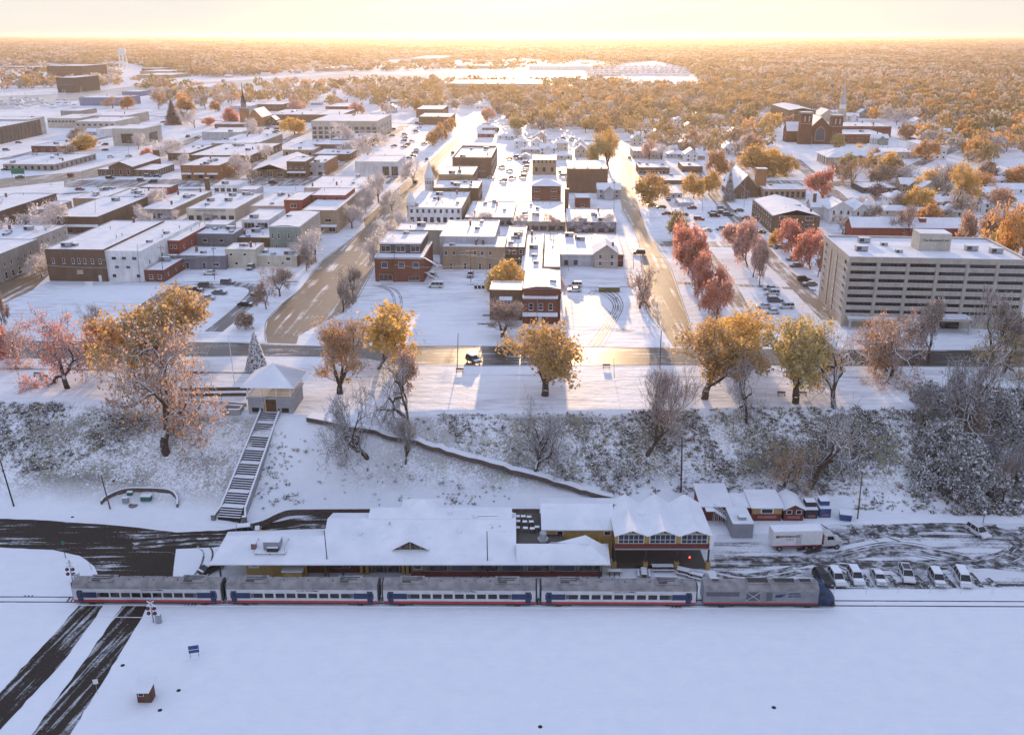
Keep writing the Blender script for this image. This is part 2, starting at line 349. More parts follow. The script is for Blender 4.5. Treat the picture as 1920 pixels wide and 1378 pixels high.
# tyre tracks pressed through the snow
t = NT('tyre_track'); w = t.world(); n = t.noise(w, 0.45, 5, 0.65)
M['track'] = t.out(t.mix(t.ramp(n, [(0.46, 0.0), (0.68, 1.0)]), (0.06, 0.055, 0.055), SNOWC), 0.5, spec=0.3)
tr = MB(); rr = random.Random(5); tk = [0]
def track(pts, z, w=0.35, gauge=1.55, px=True):
    q = smooth([tuple(P(x, y, z)) if px else (x, y, z) for x, y in pts], 7); q = [Vector(a) for a in q]
    for s in (-1, 1):
        o = []
        for i, p in enumerate(q):
            d = q[min(len(q) - 1, i + 1)] - q[max(0, i - 1)]; d.normalize(); tk[0] += 1
            o.append((p.x - d.y * s * gauge / 2, p.y + d.x * s * gauge / 2, z + 0.034 + 0.0011 * (tk[0] // 40 % 30)))
        ribbon(tr, o, w)
for i in range(13):      # loops round the lot
    a, b = rr.uniform(-25, 25), rr.uniform(-9, 9)
    track([(1500, 1035 + b * .3), (1600, 1005 + b), (1720, 990 + b * .5), (1830 + a, 992 + b * .5), (1915 + a * .6, 1015 + b * .5), (1890 + a, 1045 + b), (1780 + a, 1058 + b * .6), (1640, 1060 + b * .5), (1520, 1050)], 0, rr.uniform(.16, .3))
for i in range(8):
    a, b = rr.uniform(-20, 20), rr.uniform(-8, 8)
    track([(1340, 1050 + b), (1450, 1052 + b * .6), (1560, 1045 + b * .8), (1680 + a, 1025 + b), (1780 + a, 1040 + b), (1860, 1058 + b * .5), (1960, 1068 + b * .5)], 0, rr.uniform(.16, .3))
for i in range(6):
    a = rr.uniform(-10, 10)
    track([(1345, 1075 + a * .2), (1400, 1084 + a * .3), (1470, 1075 + a * .4), (1530 + a, 1062), (1590 + a, 1085)], 0, .3)
for x in (1600, 1660, 1705, 1760, 1815):
    track([(x + rr.uniform(-8, 8), 1092), (x - 22, 1070), (x - 50 + rr.uniform(-20, 20), 1055)], 0, .35)
for x in (1545, 1600, 1640, 1680):
    track([(x - 12, 984), (x + 10, 998), (x + 50, 1012)], 0, .35)
for i in range(5):
    a = rr.uniform(-6, 6)
    track([(250, 1020 + a), (340, 1012 + a), (430, 1008 + a * .6), (520, 998 + a * .5), (620, 985 + a * .5), (680, 975 + a * .5)], 0, .3)
track([(370, 1082), (385, 1060), (390, 1035), (375, 1020)], 0, .3)
for k in range(3): track([(1106 + k * 9, 648), (1142 + k * 5, 600), (1155 + k * 4, 575), (1140 + k * 8, 555), (1110 + k * 14, 543)], UP, .3)
track([(1125, 545), (1108, 552), (1120, 568), (1140, 588)], UP, .3)
for x in (728, 741): track([(x + 2, 600), (x + 12, 570), (x + 2, 545), (x - 30, 535)], UP, .2, .5)
for k in range(4): track([(300 + k * 9, 560), (340 + k * 12, 545), (400 + k * 8, 538)], UP, .3)
struct('tyre_tracks', tr.mesh('tyre_tracks', M['track']))
t = NT('bare_asphalt'); w = t.world(); n = t.noise(w, 1.2, 4, .65); M['bare_asphalt'] = t.out(t.mix(t.ramp(n, [(0.5, 0.0), (0.66, 1.0)]), (0.055, 0.05, 0.05), SNOWC), 0.5, spec=0.3)
for (a, b, c, d_) in [(1571, 1085, 1579, 1100), (1590, 1080, 1599, 1100), (1616, 1076, 1632, 1101), (1664, 1078, 1684, 1101), (1716, 1080, 1734, 1102), (1766, 1076, 1787, 1102), (1818, 1074, 1838, 1101), (1850, 1084, 1870, 1101)]:
    sheet('asphalt_patch', jag([(a - 6, b), (a + 5, b - 1), (c + 8, d_), (c - 5, d_)], 5, .8, int(a)), 0, M['bare_asphalt'], .027)
for (a, b) in ((1583, 986), (1617, 985), (1640, 984), (1668, 984), (1693, 983), (1850, 984), (1905, 988)):
    sheet('asphalt_patch', jag([(a, b), (a + 17, b - 1), (a + 30, b + 22), (a + 14, b + 24)], 5, 1, int(a)), 0, M['bare_asphalt'], .0272)
for (a, b, w_) in ((1060, 640, 34), (905, 590, 26), (895, 606, 30), (1155, 617, 34)): sheet('asphalt_patch', jag([(a, b), (a + w_, b), (a + w_ + 1, b + 2.5), (a, b + 3)], 6, .4, int(a)), UP, M['bare_asphalt'], .04)
plain('kerb', (.20, .19, .19), .8, .3, .5)
for pts in ([(-100, 640), (200, 641), (440, 642.5), (500, 643)], [(600, 648), (760, 649), (920, 649.5), (1110, 651), (1258, 652.5)], [(-100, 674), (440, 668), (600, 669), (690, 673), (760, 684), (900, 686), (1260, 685), (1660, 687), (2000, 689)], [(1320, 654), (1700, 656.5), (2000, 658)], [(498, 640), (497, 622), (501, 600), (529, 570), (564, 541), (604, 489), (654, 452), (684, 427)], [(642, 588), (670, 560), (702, 500), (724, 455), (754, 420), (766, 395), (777, 360), (817, 318)], [(1236, 616), (1214, 585), (1206, 546), (1202, 487), (1194, 445), (1164, 395)], [(1294, 606), (1276, 554), (1254, 495), (1224, 452)]):
    lane('kerb', pts, UP, .22, M['kerb'], .06)
lane('footpath', [(-60, 690), (200, 694), (420, 700), (470, 700)], UP, 1.6, M['road_lot'], .02)
lane('footpath', [(575, 700), (760, 702), (1040, 704), (1240, 706), (1660, 708)], UP, .5, M['road_lot'], .02)
# hillside path
pth = [(578, 786), (640, 800), (720, 818), (800, 838), (880, 862), (960, 885), (1040, 908), (1110, 926), (1150, 936)]
pq = [T(x, y) for x, y in pth]; pq = [Vector(q) for q in smooth([tuple(q) for q in pq], 6)]
mb = MB(); L, Rr = [], []
for i, p in enumerate(pq):
    d = pq[min(len(pq) - 1, i + 1)] - pq[max(0, i - 1)]; d.z = 0; d.normalize(); n = Vector((-d.y, d.x, 0))
    z = max(gz(p.x + n.x * s, p.y + n.y * s) for s in (-.2, 0, .6)) + 0.45
    L.append(Vector((p.x, p.y, z)) + n * 2.3); Rr.append(Vector((p.x, p.y, z)) - n * .9)
for i in range(len(pq) - 1):
    mb.poly([Rr[i], Rr[i + 1], L[i + 1], L[i]])
struct('path', mb.mesh('path', M['snow'], True))
plain('stone', (0.20, 0.17, 0.155), 0.85, 0.3, 1.2); plain('concrete', (0.33, 0.335, 0.35), 0.8, 0.12)
plain('dark_block', (0.11, 0.085, 0.075), 0.85, 0.3, 1.5)
def wall_run(name, pts, h, th, mat, label, snowcap=True):
    """low wall following world points; pts are its top line"""
    o = thing(name, label, 'wall', pts[0]); b = Vector(pts[0]); mb = MB(); sc = MB()
    q = [Vector(p) - b for p in pts]; A, B = [], []
    for i, p in enumerate(q):
        d = q[min(len(q) - 1, i + 1)] - q[max(0, i - 1)]; d.z = 0; d.normalize(); n = Vector((-d.y, d.x, 0)) * (th / 2); A.append(p + n); B.append(p - n)
    dz = Vector((0, 0, h)); e = Vector((0, 0, 0.10))
    for i in range(len(q) - 1):
        mb.poly([B[i] - dz, B[i + 1] - dz, B[i + 1], B[i]]); mb.poly([A[i + 1] - dz, A[i] - dz, A[i], A[i + 1]]); mb.poly([B[i], B[i + 1], A[i + 1], A[i]])
        sc.poly([B[i] + e, B[i + 1] + e, A[i + 1] + e, A[i] + e]); sc.poly([B[i], B[i + 1], B[i + 1] + e, B[i] + e]); sc.poly([A[i + 1], A[i], A[i] + e, A[i + 1] + e])
    for i in (0, -1): mb.poly([A[i] - dz, B[i] - dz, B[i], A[i]])
    part('wall_face', mb, mat, o)
    if snowcap: part('snow_cap', sc, M['snow'], o)
    return o
wall_run('retaining_wall', [p + Vector((0, 0, .1)) for p in Rr], .95, .25, M['dark_block'], 'long curving dark retaining wall below the sloping hillside path')
bk = [P(x, y, 1.3) for x, y in smooth([(455, 984), (490, 976), (520, 962), (545, 955), (600, 954), (800, 953), (1012, 953)], 5)]
wall_run('retaining_wall', bk, 1.4, .4, M['dark_block'], 'straight dark block retaining wall behind the station lane')
pk = [T(x, y) + Vector((0, 0, .75)) for x, y in smooth([(190, 946), (200, 936), (235, 922), (280, 921), (318, 924), (332, 936), (333, 952)], 5)]
wall_run('retaining_wall', pk, 1.0, .35, M['dark_block'], 'low horseshoe shaped wall round the utility boxes on the left lawn')
# ---------------- railway and train ----------------
r0, r1 = P(0, 1124, 0), P(1920, 1133, 0); TD = (r1 - r0).normalized(); TA = math.atan2(TD.y, TD.x)
def TRK(x): return r0 + TD * ((x - r0.x) / TD.x)
plain('rail', (0.06, 0.05, 0.045), 0.5)
plain('tie', (0.07, 0.06, 0.055), 0.9)
rt = thing('railway_track', 'snow covered railway track with two thin rails running across the whole scene', 'railway track', TRK(0), TA)
for s in (-1, 1):
    b = MB(); b.box(-220, s * .72 - .05, .02, 220, s * .72 + .05, .16); part('rail', b, M['rail'], rt)
b = MB()
for i in range(-366, 367): b.box(i * .6 - .11, -1.3, -.05, i * .6 + .11, 1.3, .035)
part('ties', b, M['tie'], rt)['kind'] = 'stuff'
rs = random.Random(8); b = MB()
sb = [(-220 + i * 2.0) for i in range(221)]
for i in range(220):
    for (a, c) in ((-.62, .62), (-1.6, -.84), (.84, 1.6)):
        if rs.random() < (.985 if sb[i] > -62 else .9): b.box(sb[i], a, 0, sb[i + 1], c, .06 + rs.uniform(0, .03))
part('snow_between_rails', b, M['snow'], rt)
def pm(name, c, rough=0.4, metal=0.0, spec=0.5, var=0.08, ns=1.0): 
    m = plain(name, c, rough, var, ns, spec=spec, metal=metal); return m
pm('tr_silver', (0.24, 0.24, 0.26), .38, .35, var=.25, ns=.5); pm('tr_white', (0.52, 0.52, 0.53), .4, var=.12); pm('tr_blue', (0.010, 0.028, 0.085), .35)
pm('tr_red', (0.42, 0.03, 0.04), .4); pm('tr_dark', (0.035, 0.033, 0.035), .7); pm('tr_roof', (0.24, 0.225, 0.225), .65, var=.35, ns=.7); pm('tr_grille', (0.09, 0.09, 0.10), .5)
def glass(name, c=(0.012, 0.015, 0.02), rough=0.08):
    t = NT(name); M[name] = t.out(c, rough, spec=0.5); return M[name]
glass('glass'); glass('glass_blue', (0.05, 0.07, 0.10), .15)
t = NT('glass_room'); n = t.noise(t.coord(), 1.2, 2); M['glass_room'] = t.out(t.mix(t.ramp(n, [(.4, 0.), (.65, 1.)]), (.015, .018, .022), (.12, .10, .09)), .12, spec=.5)
def emit(name, c, s):
    t = NT(name); t.b.inputs['Emission Color'].default_value = (*c, 1); t.b.inputs['Emission Strength'].default_value = s; M[name] = t.out(c, .5); return M[name]
emit('red_lamp', (1, .05, .03), 4); emit('warm_lamp', (1, .6, .25), 2.5)
def text(name, s, size, mat, parent, loc, rot, align='CENTER', ext=0.008, ital=False, sx=1.0, bold=0.0):
    c = bpy.data.curves.new(name, 'FONT'); c.body = s; c.size = size; c.align_x = align; c.align_y = 'CENTER'; c.extrude = ext; c.offset = bold
    if ital: c.shear = .3
    t0 = bpy.data.objects.new('t', c); me = bpy.data.meshes.new_from_object(t0); bpy.data.objects.remove(t0); bpy.data.curves.remove(c)
    me.materials.clear(); me.materials.append(mat); o = bpy.data.objects.new(name, me); COL.objects.link(o); o.parent = parent; o.location = loc; o.rotation_euler = rot; o.scale = (sx, 1, 1); return o
FR = (R(90), 0, 0)
def section(zs, w=1.5):
    return [(-w, zs), (w, zs)]
def coach_profile():
    p = [(-1.48, .55), (1.48, .55), (1.5, 1.0), (1.5, 3.15)]
    for i in range(1, 9):
        a = R(i * 10); p.append((1.5 * math.cos(a) ** .8, 3.15 + 1.1 * math.sin(a)))
    p.append((0, 4.27)); return p + [(-x, z) for x, z in p[2:-1][::-1]]
WHEEL = None
def bogie(parent, x, wm=None):
    b = MB(); b.box(x - 1.9, -1.15, .45, x + 1.9, 1.15, .75); 
    for s in (-1, 1): b.box(x - 2.0, s * 1.3 - .12, .35, x + 2.0, s * 1.3 + .12, .7); b.box(x - .5, s * 1.36 - .1, .2, x + .5, s * 1.36 + .1, .5)
    part('bogie', b, M['tr_dark'], parent)
    for dx in (-1.3, 1.3):
        b = MB()
        for s in (-1, 1):
            n = len(b.v); b.tube((x + dx, s * .72 - .07, .62), (x + dx, s * .72 + .07, .62), .46, .46, 16)
        b.tube((x + dx, -1.1, .62), (x + dx, 1.1, .62), .09, .09, 6)
        part('wheelset', b, M['tr_dark'], parent)
def coach(xl, xr, label, blue_both=True):
    L = (xr - xl); c = TRK((xl + xr) / 2); o = thing('passenger_coach', label, 'train car', c, TA, 'silver passenger coaches of the train')
    h = L / 2 - .25
    b = MB(); prof = coach_profile(); n = len(prof)
    mats = []
    for i in range(n):
        (a, z0), (c2, z1) = prof[i], prof[(i + 1) % n]; zm = (z0 + z1) / 2
        mats.append(0 if zm < 3.2 else 1)
    b.extrude(prof, 'x', -h, h, 0, mats); part('body', b, [M['tr_white'], M['tr_roof']], o)
    for s in (-1, 1):
        y = s * 1.503; e = s * .006
        b = MB(); b.box(-h + .02, min(y, y + e), .72, h - .02, max(y, y + e), 1.12); part('red_stripe', b, M['tr_red'], o)
        b = MB(); b.box(-h + .02, min(y, y + e), .56, h - .02, max(y, y + e), .70); part('skirt', b, M['tr_dark'], o)
        for (a, c3) in ((-h + .6, -h + 3.9), (h - 3.9, h - .6)):
            b = MB(); b.box(a, min(y, y + e), 1.5, c3, max(y, y + e), 2.55); part('blue_panel', b, M['tr_blue'], o)
        dm = None
        for a in (-h + .75, h - 1.65):
            b = MB(); e2 = s * .03; b.box(a, min(y, y + e2), .8, a + .9, max(y, y + e2), 2.9); d = part('door', b, M['tr_blue'], o)
            b = MB(); b.box(a + .2, y + s * .028 - .008, 1.8, a + .7, y + s * .028 + .012, 2.5); part('door_window', b, M['glass'], d)
        wx = np.linspace(-h + 5.2, h - 5.2, 9)
        wb = MB(); e2 = s * .03; wb.box(-.72, min(y, y + e2), 1.62, .72, max(y, y + e2), 2.45); wm = wb.mesh('window', M['glass'])
        for x in wx: link('window', wm, o, (x, 0, 0))
        for x in (-h + 4.3, h - 4.3):
            b = MB(); b.box(x - .35, min(y, y + e), 1.6, x + .35, max(y, y + e), 2.45); part('grille', b, M['tr_grille'], o)
        text('lettering', 'AMTRAK MIDWEST', .34, M['tr_blue'], o, (.6, s * 1.515, 2.95), (R(90), 0, 0 if s < 0 else R(180)), ital=True)
        b = MB(); b.extrude([(-2.9, 2.86), (-2.1, 2.86), (-1.75, 3.04), (-2.4, 3.04)], 'y', min(y, y + e), max(y, y + e)) if False else b.poly([(s * -2.9 * -1 * -1, y + e, 2.86), (s * 2.1 * -1, y + e, 2.86), (s * 1.7 * -1, y + e, 3.05), (s * 2.5 * -1, y + e, 3.05)][:: (1 if s < 0 else 1)]); part('logo', b, M['tr_blue'], o)
    # roof equipment at both ends
    for s in (-1, 1):
        x = s * (h - 4.6)
        b = MB(); b.box(x - 2.0, -1.05, 4.10, x + 2.0, 1.05, 4.30); e = part('roof_hatch', b, M['tr_roof'], o)
        b = MB(); b.box(x - 1.6, .35, 4.30, x + 1.6, .55, 4.34); b.box(x - 1.6, -.25, 4.30, x + 1.2, -.05, 4.34); b.box(x - 1.5, -.95, 4.30, x - .1, -.5, 4.34); part('vent_grille', b, M['tr_dark'], e)
        b = MB(); b.lathe([(.42, 4.30), (.42, 4.4), (.34, 4.42)], 14, (x - s * 1.3, .5)); part('fan', b, M['tr_grille'], e)
        bogie(o, s * (h - 2.9))
        b = MB(); b.box(min(s * h, s * (h + .3)), -1.05, .9, max(s * h, s * (h + .3)), 1.05, 3.9); part('gangway', b, M['tr_dark'], o)
    b = MB(); b.box(-6, -1.2, .3, 6, 1.2, .55); part('underframe', b, M['tr_dark'], o)
    rr = random.Random(int(xl))
    b = MB()
    for i in range(8): b.box(-7 + i * 2 - .1, -.5 + (i % 2) * .9, 4.2, -7 + i * 2 + .1, -.3 + (i % 2) * .9, 4.3)
    part('roof_fitting', b, M['tr_dark'], o)
    b = MB()
    for i in range(9):
        x = -h + 2.2 + i * (2 * h - 4.4) / 8
        for k in range(6): b.tube((x, -1.42 + k * .48, 3.36 + 1.0 * math.sin(math.pi * (k + .25) / 6.5)), (x, -1.42 + (k + 1) * .48, 3.36 + 1.0 * math.sin(math.pi * (k + 1.25) / 6.5)), .03, k=3)
    part('roof_seams', b, M['tr_grille'], o)['kind'] = 'stuff'
    return o
coach(-72.3, -47.5, 'end coach at the rear of the train standing over the road crossing')
coach(-47.0, -21.8, 'passenger coach second from the rear of the train under the station roof')
coach(-21.3, 4.1, 'passenger coach third from the rear standing before the long station windows')
coach(4.6, 30.3, 'passenger coach coupled directly behind the grey and blue locomotive')
def loco(xl, xr):
    L = xr - xl; h = L / 2; o = thing('diesel_locomotive', 'grey diesel locomotive with dark blue cab leading the train', 'locomotive', TRK((xl + xr) / 2), TA)
    b = MB(); pr = [(-1.5, .9), (1.5, .9), (1.5, 3.3), (1.15, 3.95), (.5, 4.25), (-.5, 4.25), (-1.15, 3.95), (-1.5, 3.3)]
    b.extrude(pr, 'x', -h + .2, h - 2.6, 0, [0, 0, 0, 1, 1, 1, 1, 0]); part('body', b, [M['tr_silver'], M['tr_roof']], o)
    # cab with sloping nose
    b = MB(); x0, x1 = h - 2.59, h
    rings = [(x0, 1.5, .9, 3.3, 4.25), (x0 + .9, 1.5, .85, 3.2, 4.15), (x0 + 1.7, 1.45, .7, 2.6, 3.4), (x0 + 2.3, 1.3, .6, 2.0, 2.5), (x1 + .25, 1.0, .6, 1.6, 1.9)]
    n0 = len(b.v)
    for (x, w, zb, zs, zt) in rings:
        for (y, z) in ((-w, zb), (w, zb), (w, zs), (w * .72, zt - .08), (0, zt), (-w * .72, zt - .08), (-w, zs)): b.v.append((x, y, z))
    for i in range(len(rings) - 1):
        for k in range(7):
            j = (k + 1) % 7; b.f.append((n0 + i * 7 + k, n0 + i * 7 + j, n0 + (i + 1) * 7 + j, n0 + (i + 1) * 7 + k)); b.m.append(0)
    b.f.append(tuple(n0 + 28 + k for k in range(7))); b.m.append(0)
    part('cab', b, M['tr_blue'], o, True)
    b = MB(); b.poly([(x0 + .98, -1.0, 4.12), (x0 + 1.72, -.95, 3.42), (x0 + 1.72, .95, 3.42), (x0 + .98, 1.0, 4.12)]); part('windshield', b, M['glass'], o)
    for s in (-1, 1):
        y = s * 1.506; e = s * .006
        b = MB(); b.box(x0 + .2, min(y, y + e), 2.4, x0 + .95, max(y, y + e), 3.1); part('cab_window', b, M['glass'], o)
        b = MB(); b.box(-h + .25, min(y, y + e), .92, h - 2.65, max(y, y + e), 1.15); part('red_stripe', b, M['tr_red'], o)
        b = MB(); b.box(-h + .6, min(y, y + e), 2.3, -h + 6.0, max(y, y + e), 3.1); part('grille', b, M['tr_grille'], o)
        for k in range(2):
            b = MB(); b.box(-3.6 + k * 3.2, min(y, y + e), 1.5, -1.4 + k * 2.0, max(y, y + e), 3.1); part('radiator_grille', b, M['tr_grille'], o)
        b = MB(); b.tube((-3.6, y + s * .03, 1.5), (-1.4, y + s * .03, 3.1), .05, k=4); b.tube((-3.6, y + s * .03, 3.1), (-1.4, y + s * .03, 1.5), .05, k=4); part('cross_brace', b, M['tr_white'], o)
        b = MB(); b.box(3.0, min(y, y + e), 2.3, h - 2.8, max(y, y + e), 3.0) ; part('grille', b, M['tr_grille'], o) if False else None
        text('lettering', 'AMTRAK\nMIDWEST', .5, M['tr_blue'], o, (3.1 if s < 0 else -3, s * 1.52, 2.55), (R(90), 0, 0 if s < 0 else R(180)), ital=True, align='LEFT', bold=.01)
        b = MB(); b.poly([(1.0, y + e, 2.1), (2.0, y + e, 2.1), (2.9, y + e, 2.75), (1.2, y + e, 2.6)]); part('logo', b, M['tr_blue'], o)
        b = MB(); b.tube((h - .35, s * .7, 1.5), (h + .02, s * .7, 1.5), .13, .15, 10); part('headlight', b, M['tr_white'], o)
    for x in (-h + 3.2, h - 4.2): bogie(o, x)
    b = MB(); b.box(-3, -1.35, .35, 2.6, 1.35, .9); part('fuel_tank', b, M['tr_dark'], o)
    b = MB(); b.box(-h + .4, -1.4, .6, h - 2.6, 1.4, .9); part('underframe', b, M['tr_dark'], o)
    for (a, c, w) in ((-h + 1.5, -h + 3, .4), (-3.5, .2, .8), (.8, 4.5, .7), (5, 7.2, .6)):
        b = MB(); b.box(a, -w, 4.24, c, w, 4.42); e = part('roof_hatch', b, M['tr_roof'], o)
        b = MB(); b.box(a + .2, -w + .15, 4.42, c - .2, w - .15, 4.45); part('vent_grille', b, M['tr_dark'], e)
    b = MB(); b.box(h - .2, -1.3, .35, h + .35, 1.3, .95, taper=.08); part('snow_plough', b, M['tr_dark'], o)
loco(31.1, 52.6)
# ---------------- station and lower level ----------------
pm('yellow', (0.42, 0.27, 0.09), .7, var=.2); pm('redwood', (0.16, 0.035, 0.028), .7, var=.2); pm('brick_d', (0.13, 0.05, 0.035), .85, var=.3); pm('cream', (0.55, 0.49, 0.38), .7)
pm('green_trim', (0.16, 0.17, 0.12), .6); pm('white_paint', (0.70, 0.70, 0.70), .5); pm('grey_paint', (0.27, 0.28, 0.31), .6); pm('dark_metal', (0.05, 0.05, 0.055), .5, .4)
pm('wood', (0.12, 0.07, 0.045), .85, var=.3); pm('metal', (0.35, 0.36, 0.38), .35, .6); pm('blue_sign', (0.02, 0.07, 0.2), .4); pm('floor_dark', (0.09, 0.08, 0.075), .8); pm('green_box', (0.02, 0.13, 0.09), .5); pm('chim', (0.20, 0.10, 0.08), .9, var=.3, ns=3)
def slab(mb, pts, th, m=0, mb2=None, eave=1):
    """roof plane with thickness: pts world, top face material m, underside/edges eave"""
    n = Vector(pts[1]) - Vector(pts[0]); n = n.cross(Vector(pts[2]) - Vector(pts[0])).normalized()
    if n.z < 0: pts = pts[::-1]
    lo = [Vector(p) - Vector((0, 0, th)) for p in pts]
    pts = [Vector(p) for p in pts]
    for i in range(1, len(pts) - 1): mb.poly([pts[0], pts[i], pts[i + 1]], m); mb.poly([lo[0], lo[i + 1], lo[i]], eave)
    for i in range(len(pts)):
        j = (i + 1) % len(pts); mb.poly([lo[i], lo[j], Vector(pts[j]) - Vector((0, 0, 0)), Vector(pts[i])], m if th < .25 else eave)
def PY(px, py, y):
    r = ray(px, py); t = y / r.y; return Vector((r.x * t, y, CAMZ + r.z * t))
def rel(pts, b): return [Vector(p) - b for p in pts]
def station():
    b0 = P(770, 1090, 0); o = thing('railway_station', 'long low depot with a broad snow covered roof beside the train', 'railway station', b0)
    ez = 4.0; rm = [M['roof_snow'], M['green_trim']]
    ey = P(770, 1058, ez).y
    def X(px, py, z): return P(px, py, z).x
    # main roof
    ridge_y = P(800, 972, 7.2).y; bk_y = 2 * ridge_y - ey
    xw, xm0, xm1, xe = X(393, 1057, ez), X(597, 1058, ez), X(968, 1060, ez), X(1145, 1062, ez)
    mb = MB()
    A, B = Vector((xm0, ey, ez)), Vector((xm1, ey, ez)); C, D = Vector((xm1, ridge_y, 7.2)), Vector((X(690, 972, 7.2), ridge_y, 7.2))
    rgy = P(800, 972, 7.2).y; wz = 5.4
    for _ in range(20): wz = ez + .05 + 3.2 * (P(500, 1005, wz).y - ey) / (rgy - ey)
    wy = P(500, 1005, wz).y
    kL = Vector((X(609, 1005, wz), wy, wz))
    D2 = Vector((X(613, 975, 7.2), ridge_y, 7.2)); A2 = Vector((xm0, ey, ez))
    slab(mb, rel([A2, B, C, D2], b0), .2)
    slab(mb, rel([D2, C, Vector((xm1, bk_y - 5, 5.6)), Vector((D2.x, bk_y - 5, 5.6))], b0), .2)
    slab(mb, rel([Vector((D.x, ridge_y - .2, 7.25)), Vector((X(960, 972, 7.2), ridge_y - .2, 7.25)), Vector((X(960, 972, 7.2), ridge_y + 3.4, 7.6)), Vector((D.x, ridge_y + 3.4, 7.6))], b0), .2)
    q = MB(); q.poly(rel([A2 + Vector((.5, 1.5, -.1)), D2 + Vector((.5, 0, -.3)), Vector((D2.x + .5, bk_y - 6, 5.6)), Vector((D2.x + .5, bk_y - 6, 0)), A2 + Vector((.5, 1.5, -4))], b0)); part('end_wall', q, M['yellow'], o)
    q = MB(); q.poly(rel([B + Vector((-.5, 1.5, -.1)), C + Vector((-.5, 0, -.3)), Vector((C.x - .5, bk_y - 6, 5.6)), Vector((C.x - .5, bk_y - 6, 0)), B + Vector((-.5, 1.5, -4))], b0)); part('end_wall', q, M['brick_d'], o)
    part('main_roof', mb, rm, o)
    mb = MB()
    slab(mb, rel([Vector((xw, ey, ez)), A, kL, Vector((X(424, 1006, wz), wy, wz))], b0), .2)
    slab(mb, rel([Vector((X(424, 1006, wz), wy, wz)), kL, kL + Vector((0, 5, -1.3)), Vector((xw, wy + 5, ez))], b0), .2)
    slab(mb, rel([Vector((xw, ey, ez)), Vector((X(424, 1006, wz), wy, wz)), Vector((xw, wy + 5, ez))], b0), .2)
    part('west_roof', mb, rm, o)
    # east hip roof with a cross gable behind
    mb = MB(); hy = P(1060, 1019, 6.0).y; hb = 2 * hy - ey; xh = X(1105, 1019, 6.0)
    slab(mb, rel([B, Vector((xe, ey, ez)), Vector((xh, hy, 6.0)), Vector((xm1, hy, 6.0))], b0), .2)
    slab(mb, rel([Vector((xe, ey, ez)), Vector((xe + .3, hb, ez)), Vector((xh, hy, 6.0))], b0), .2)
    slab(mb, rel([Vector((xm1, hy, 6.0)), Vector((xh, hy, 6.0)), Vector((xe + .3, hb, ez)), Vector((xm1, hb, ez))], b0), .2)
    g = P(1098, 1003, 6.6); slab(mb, rel([Vector((xh - .2, hy - .3, 6.02)), g, Vector((g.x - 7, g.y, 4.6)), Vector((xh - 6.5, hy + .6, 5.95))], b0), .15); slab(mb, rel([Vector((xh - .2, hy - .3, 6.02)), Vector((g.x + 3.6, g.y, 4.4)), g], b0), .15)
    part('east_roof', mb, rm, o)
    # flat patio roof behind
    p0 = P(962, 1008, 4.8); p1 = P(1012, 965, 4.8); mb = MB(); mb.box(xm1 - b0.x - .1, hy - b0.y + .5, 4.3, X(1012, 1008, 4.8) - b0.x + 4, P(1000, 962, 4.8).y - b0.y, 4.8, 0); part('patio_deck', mb, [M['floor_dark']], o)
    # walls under the eaves
    wy0 = ey + 2.6; mb = MB()
    def wseg(a, c, z0, z1, m, name='wall', y=0.0, dep=.3):
        q = MB(); q.box(a - b0.x, wy0 + y - b0.y, z0, c - b0.x, wy0 + y + dep - b0.y, z1); return part(name, q, m, o)
    xa, xb, xc, xd = X(455, 1075, 2), X(570, 1075, 2), X(768, 1075, 2), X(1132, 1075, 2)
    wseg(xa, xb, 0, 4.05, M['yellow']); wseg(xb, xc, 0, 4.05, M['brick_d'], y=1.2); wseg(xc, xd, 0, 1.0, M['redwood'], 'brick_base', y=-.02); wseg(xc, xd, 1.0, 4.05, M['green_trim'])
    q = MB(); q.box(xa - b0.x, wy0 + .3 - b0.y, 0, xa + .3 - b0.x, wy0 + 7 - b0.y, 4); q.box(xd - .3 - b0.x, wy0 + .3 - b0.y, 0, xd - b0.x, wy0 + 11 - b0.y, 4); q.box(xa - b0.x, wy0 + 8 - b0.y, 0, xd - b0.x, wy0 + 8.3 - b0.y, 4.4); part('rear_wall', q, M['yellow'], o)
    # long window bays
    n = 7; wd = (xd - xc - 2.2) / n
    for i in range(n):
        a = xc + 2.2 + i * wd
        w = wseg(a + .25, a + wd - .25, 1.05, 3.5, M['grey_paint'], 'window', -.05, .05)
        g = MB(); g.box(a + .4 - b0.x, wy0 - .08 - b0.y, 1.2, a + wd - .4 - b0.x, wy0 - .05 - b0.y, 3.4); part('pane', g, M['glass_blue' if i % 2 else 'glass_room'], w)
    w = wseg(xc + .4, xc + 1.9, 1.4, 3.1, M['cream'], 'window', -.05, .05); g = MB(); g.box(xc + .6 - b0.x, wy0 - .08 - b0.y, 1.6, xc + 1.7 - b0.x, wy0 - .05 - b0.y, 2.9); part('pane', g, M['glass'], w)
    for (a, c) in ((600, 650), (690, 715), (720, 745)):
        A2, C2 = X(a, 1075, 2), X(c, 1075, 2); w = wseg(A2, C2, 1.0 if c - a > 30 else 0.05, 3.4, M['grey_paint'], 'window' if c - a > 30 else 'door', 1.12, .06); g = MB(); g.box(A2 + .15 - b0.x, wy0 + 1.08 - b0.y, 1.1 if c - a > 30 else .2, C2 - .15 - b0.x, wy0 + 1.12 - b0.y, 3.25); part('pane', g, M['glass_room'], w)
    for px in (672, 683, 752, 760): 
        xx = X(px, 1075, 2); wseg(xx - .25, xx + .25, 0, 3.8, M['yellow'], 'pier', .6, .5)
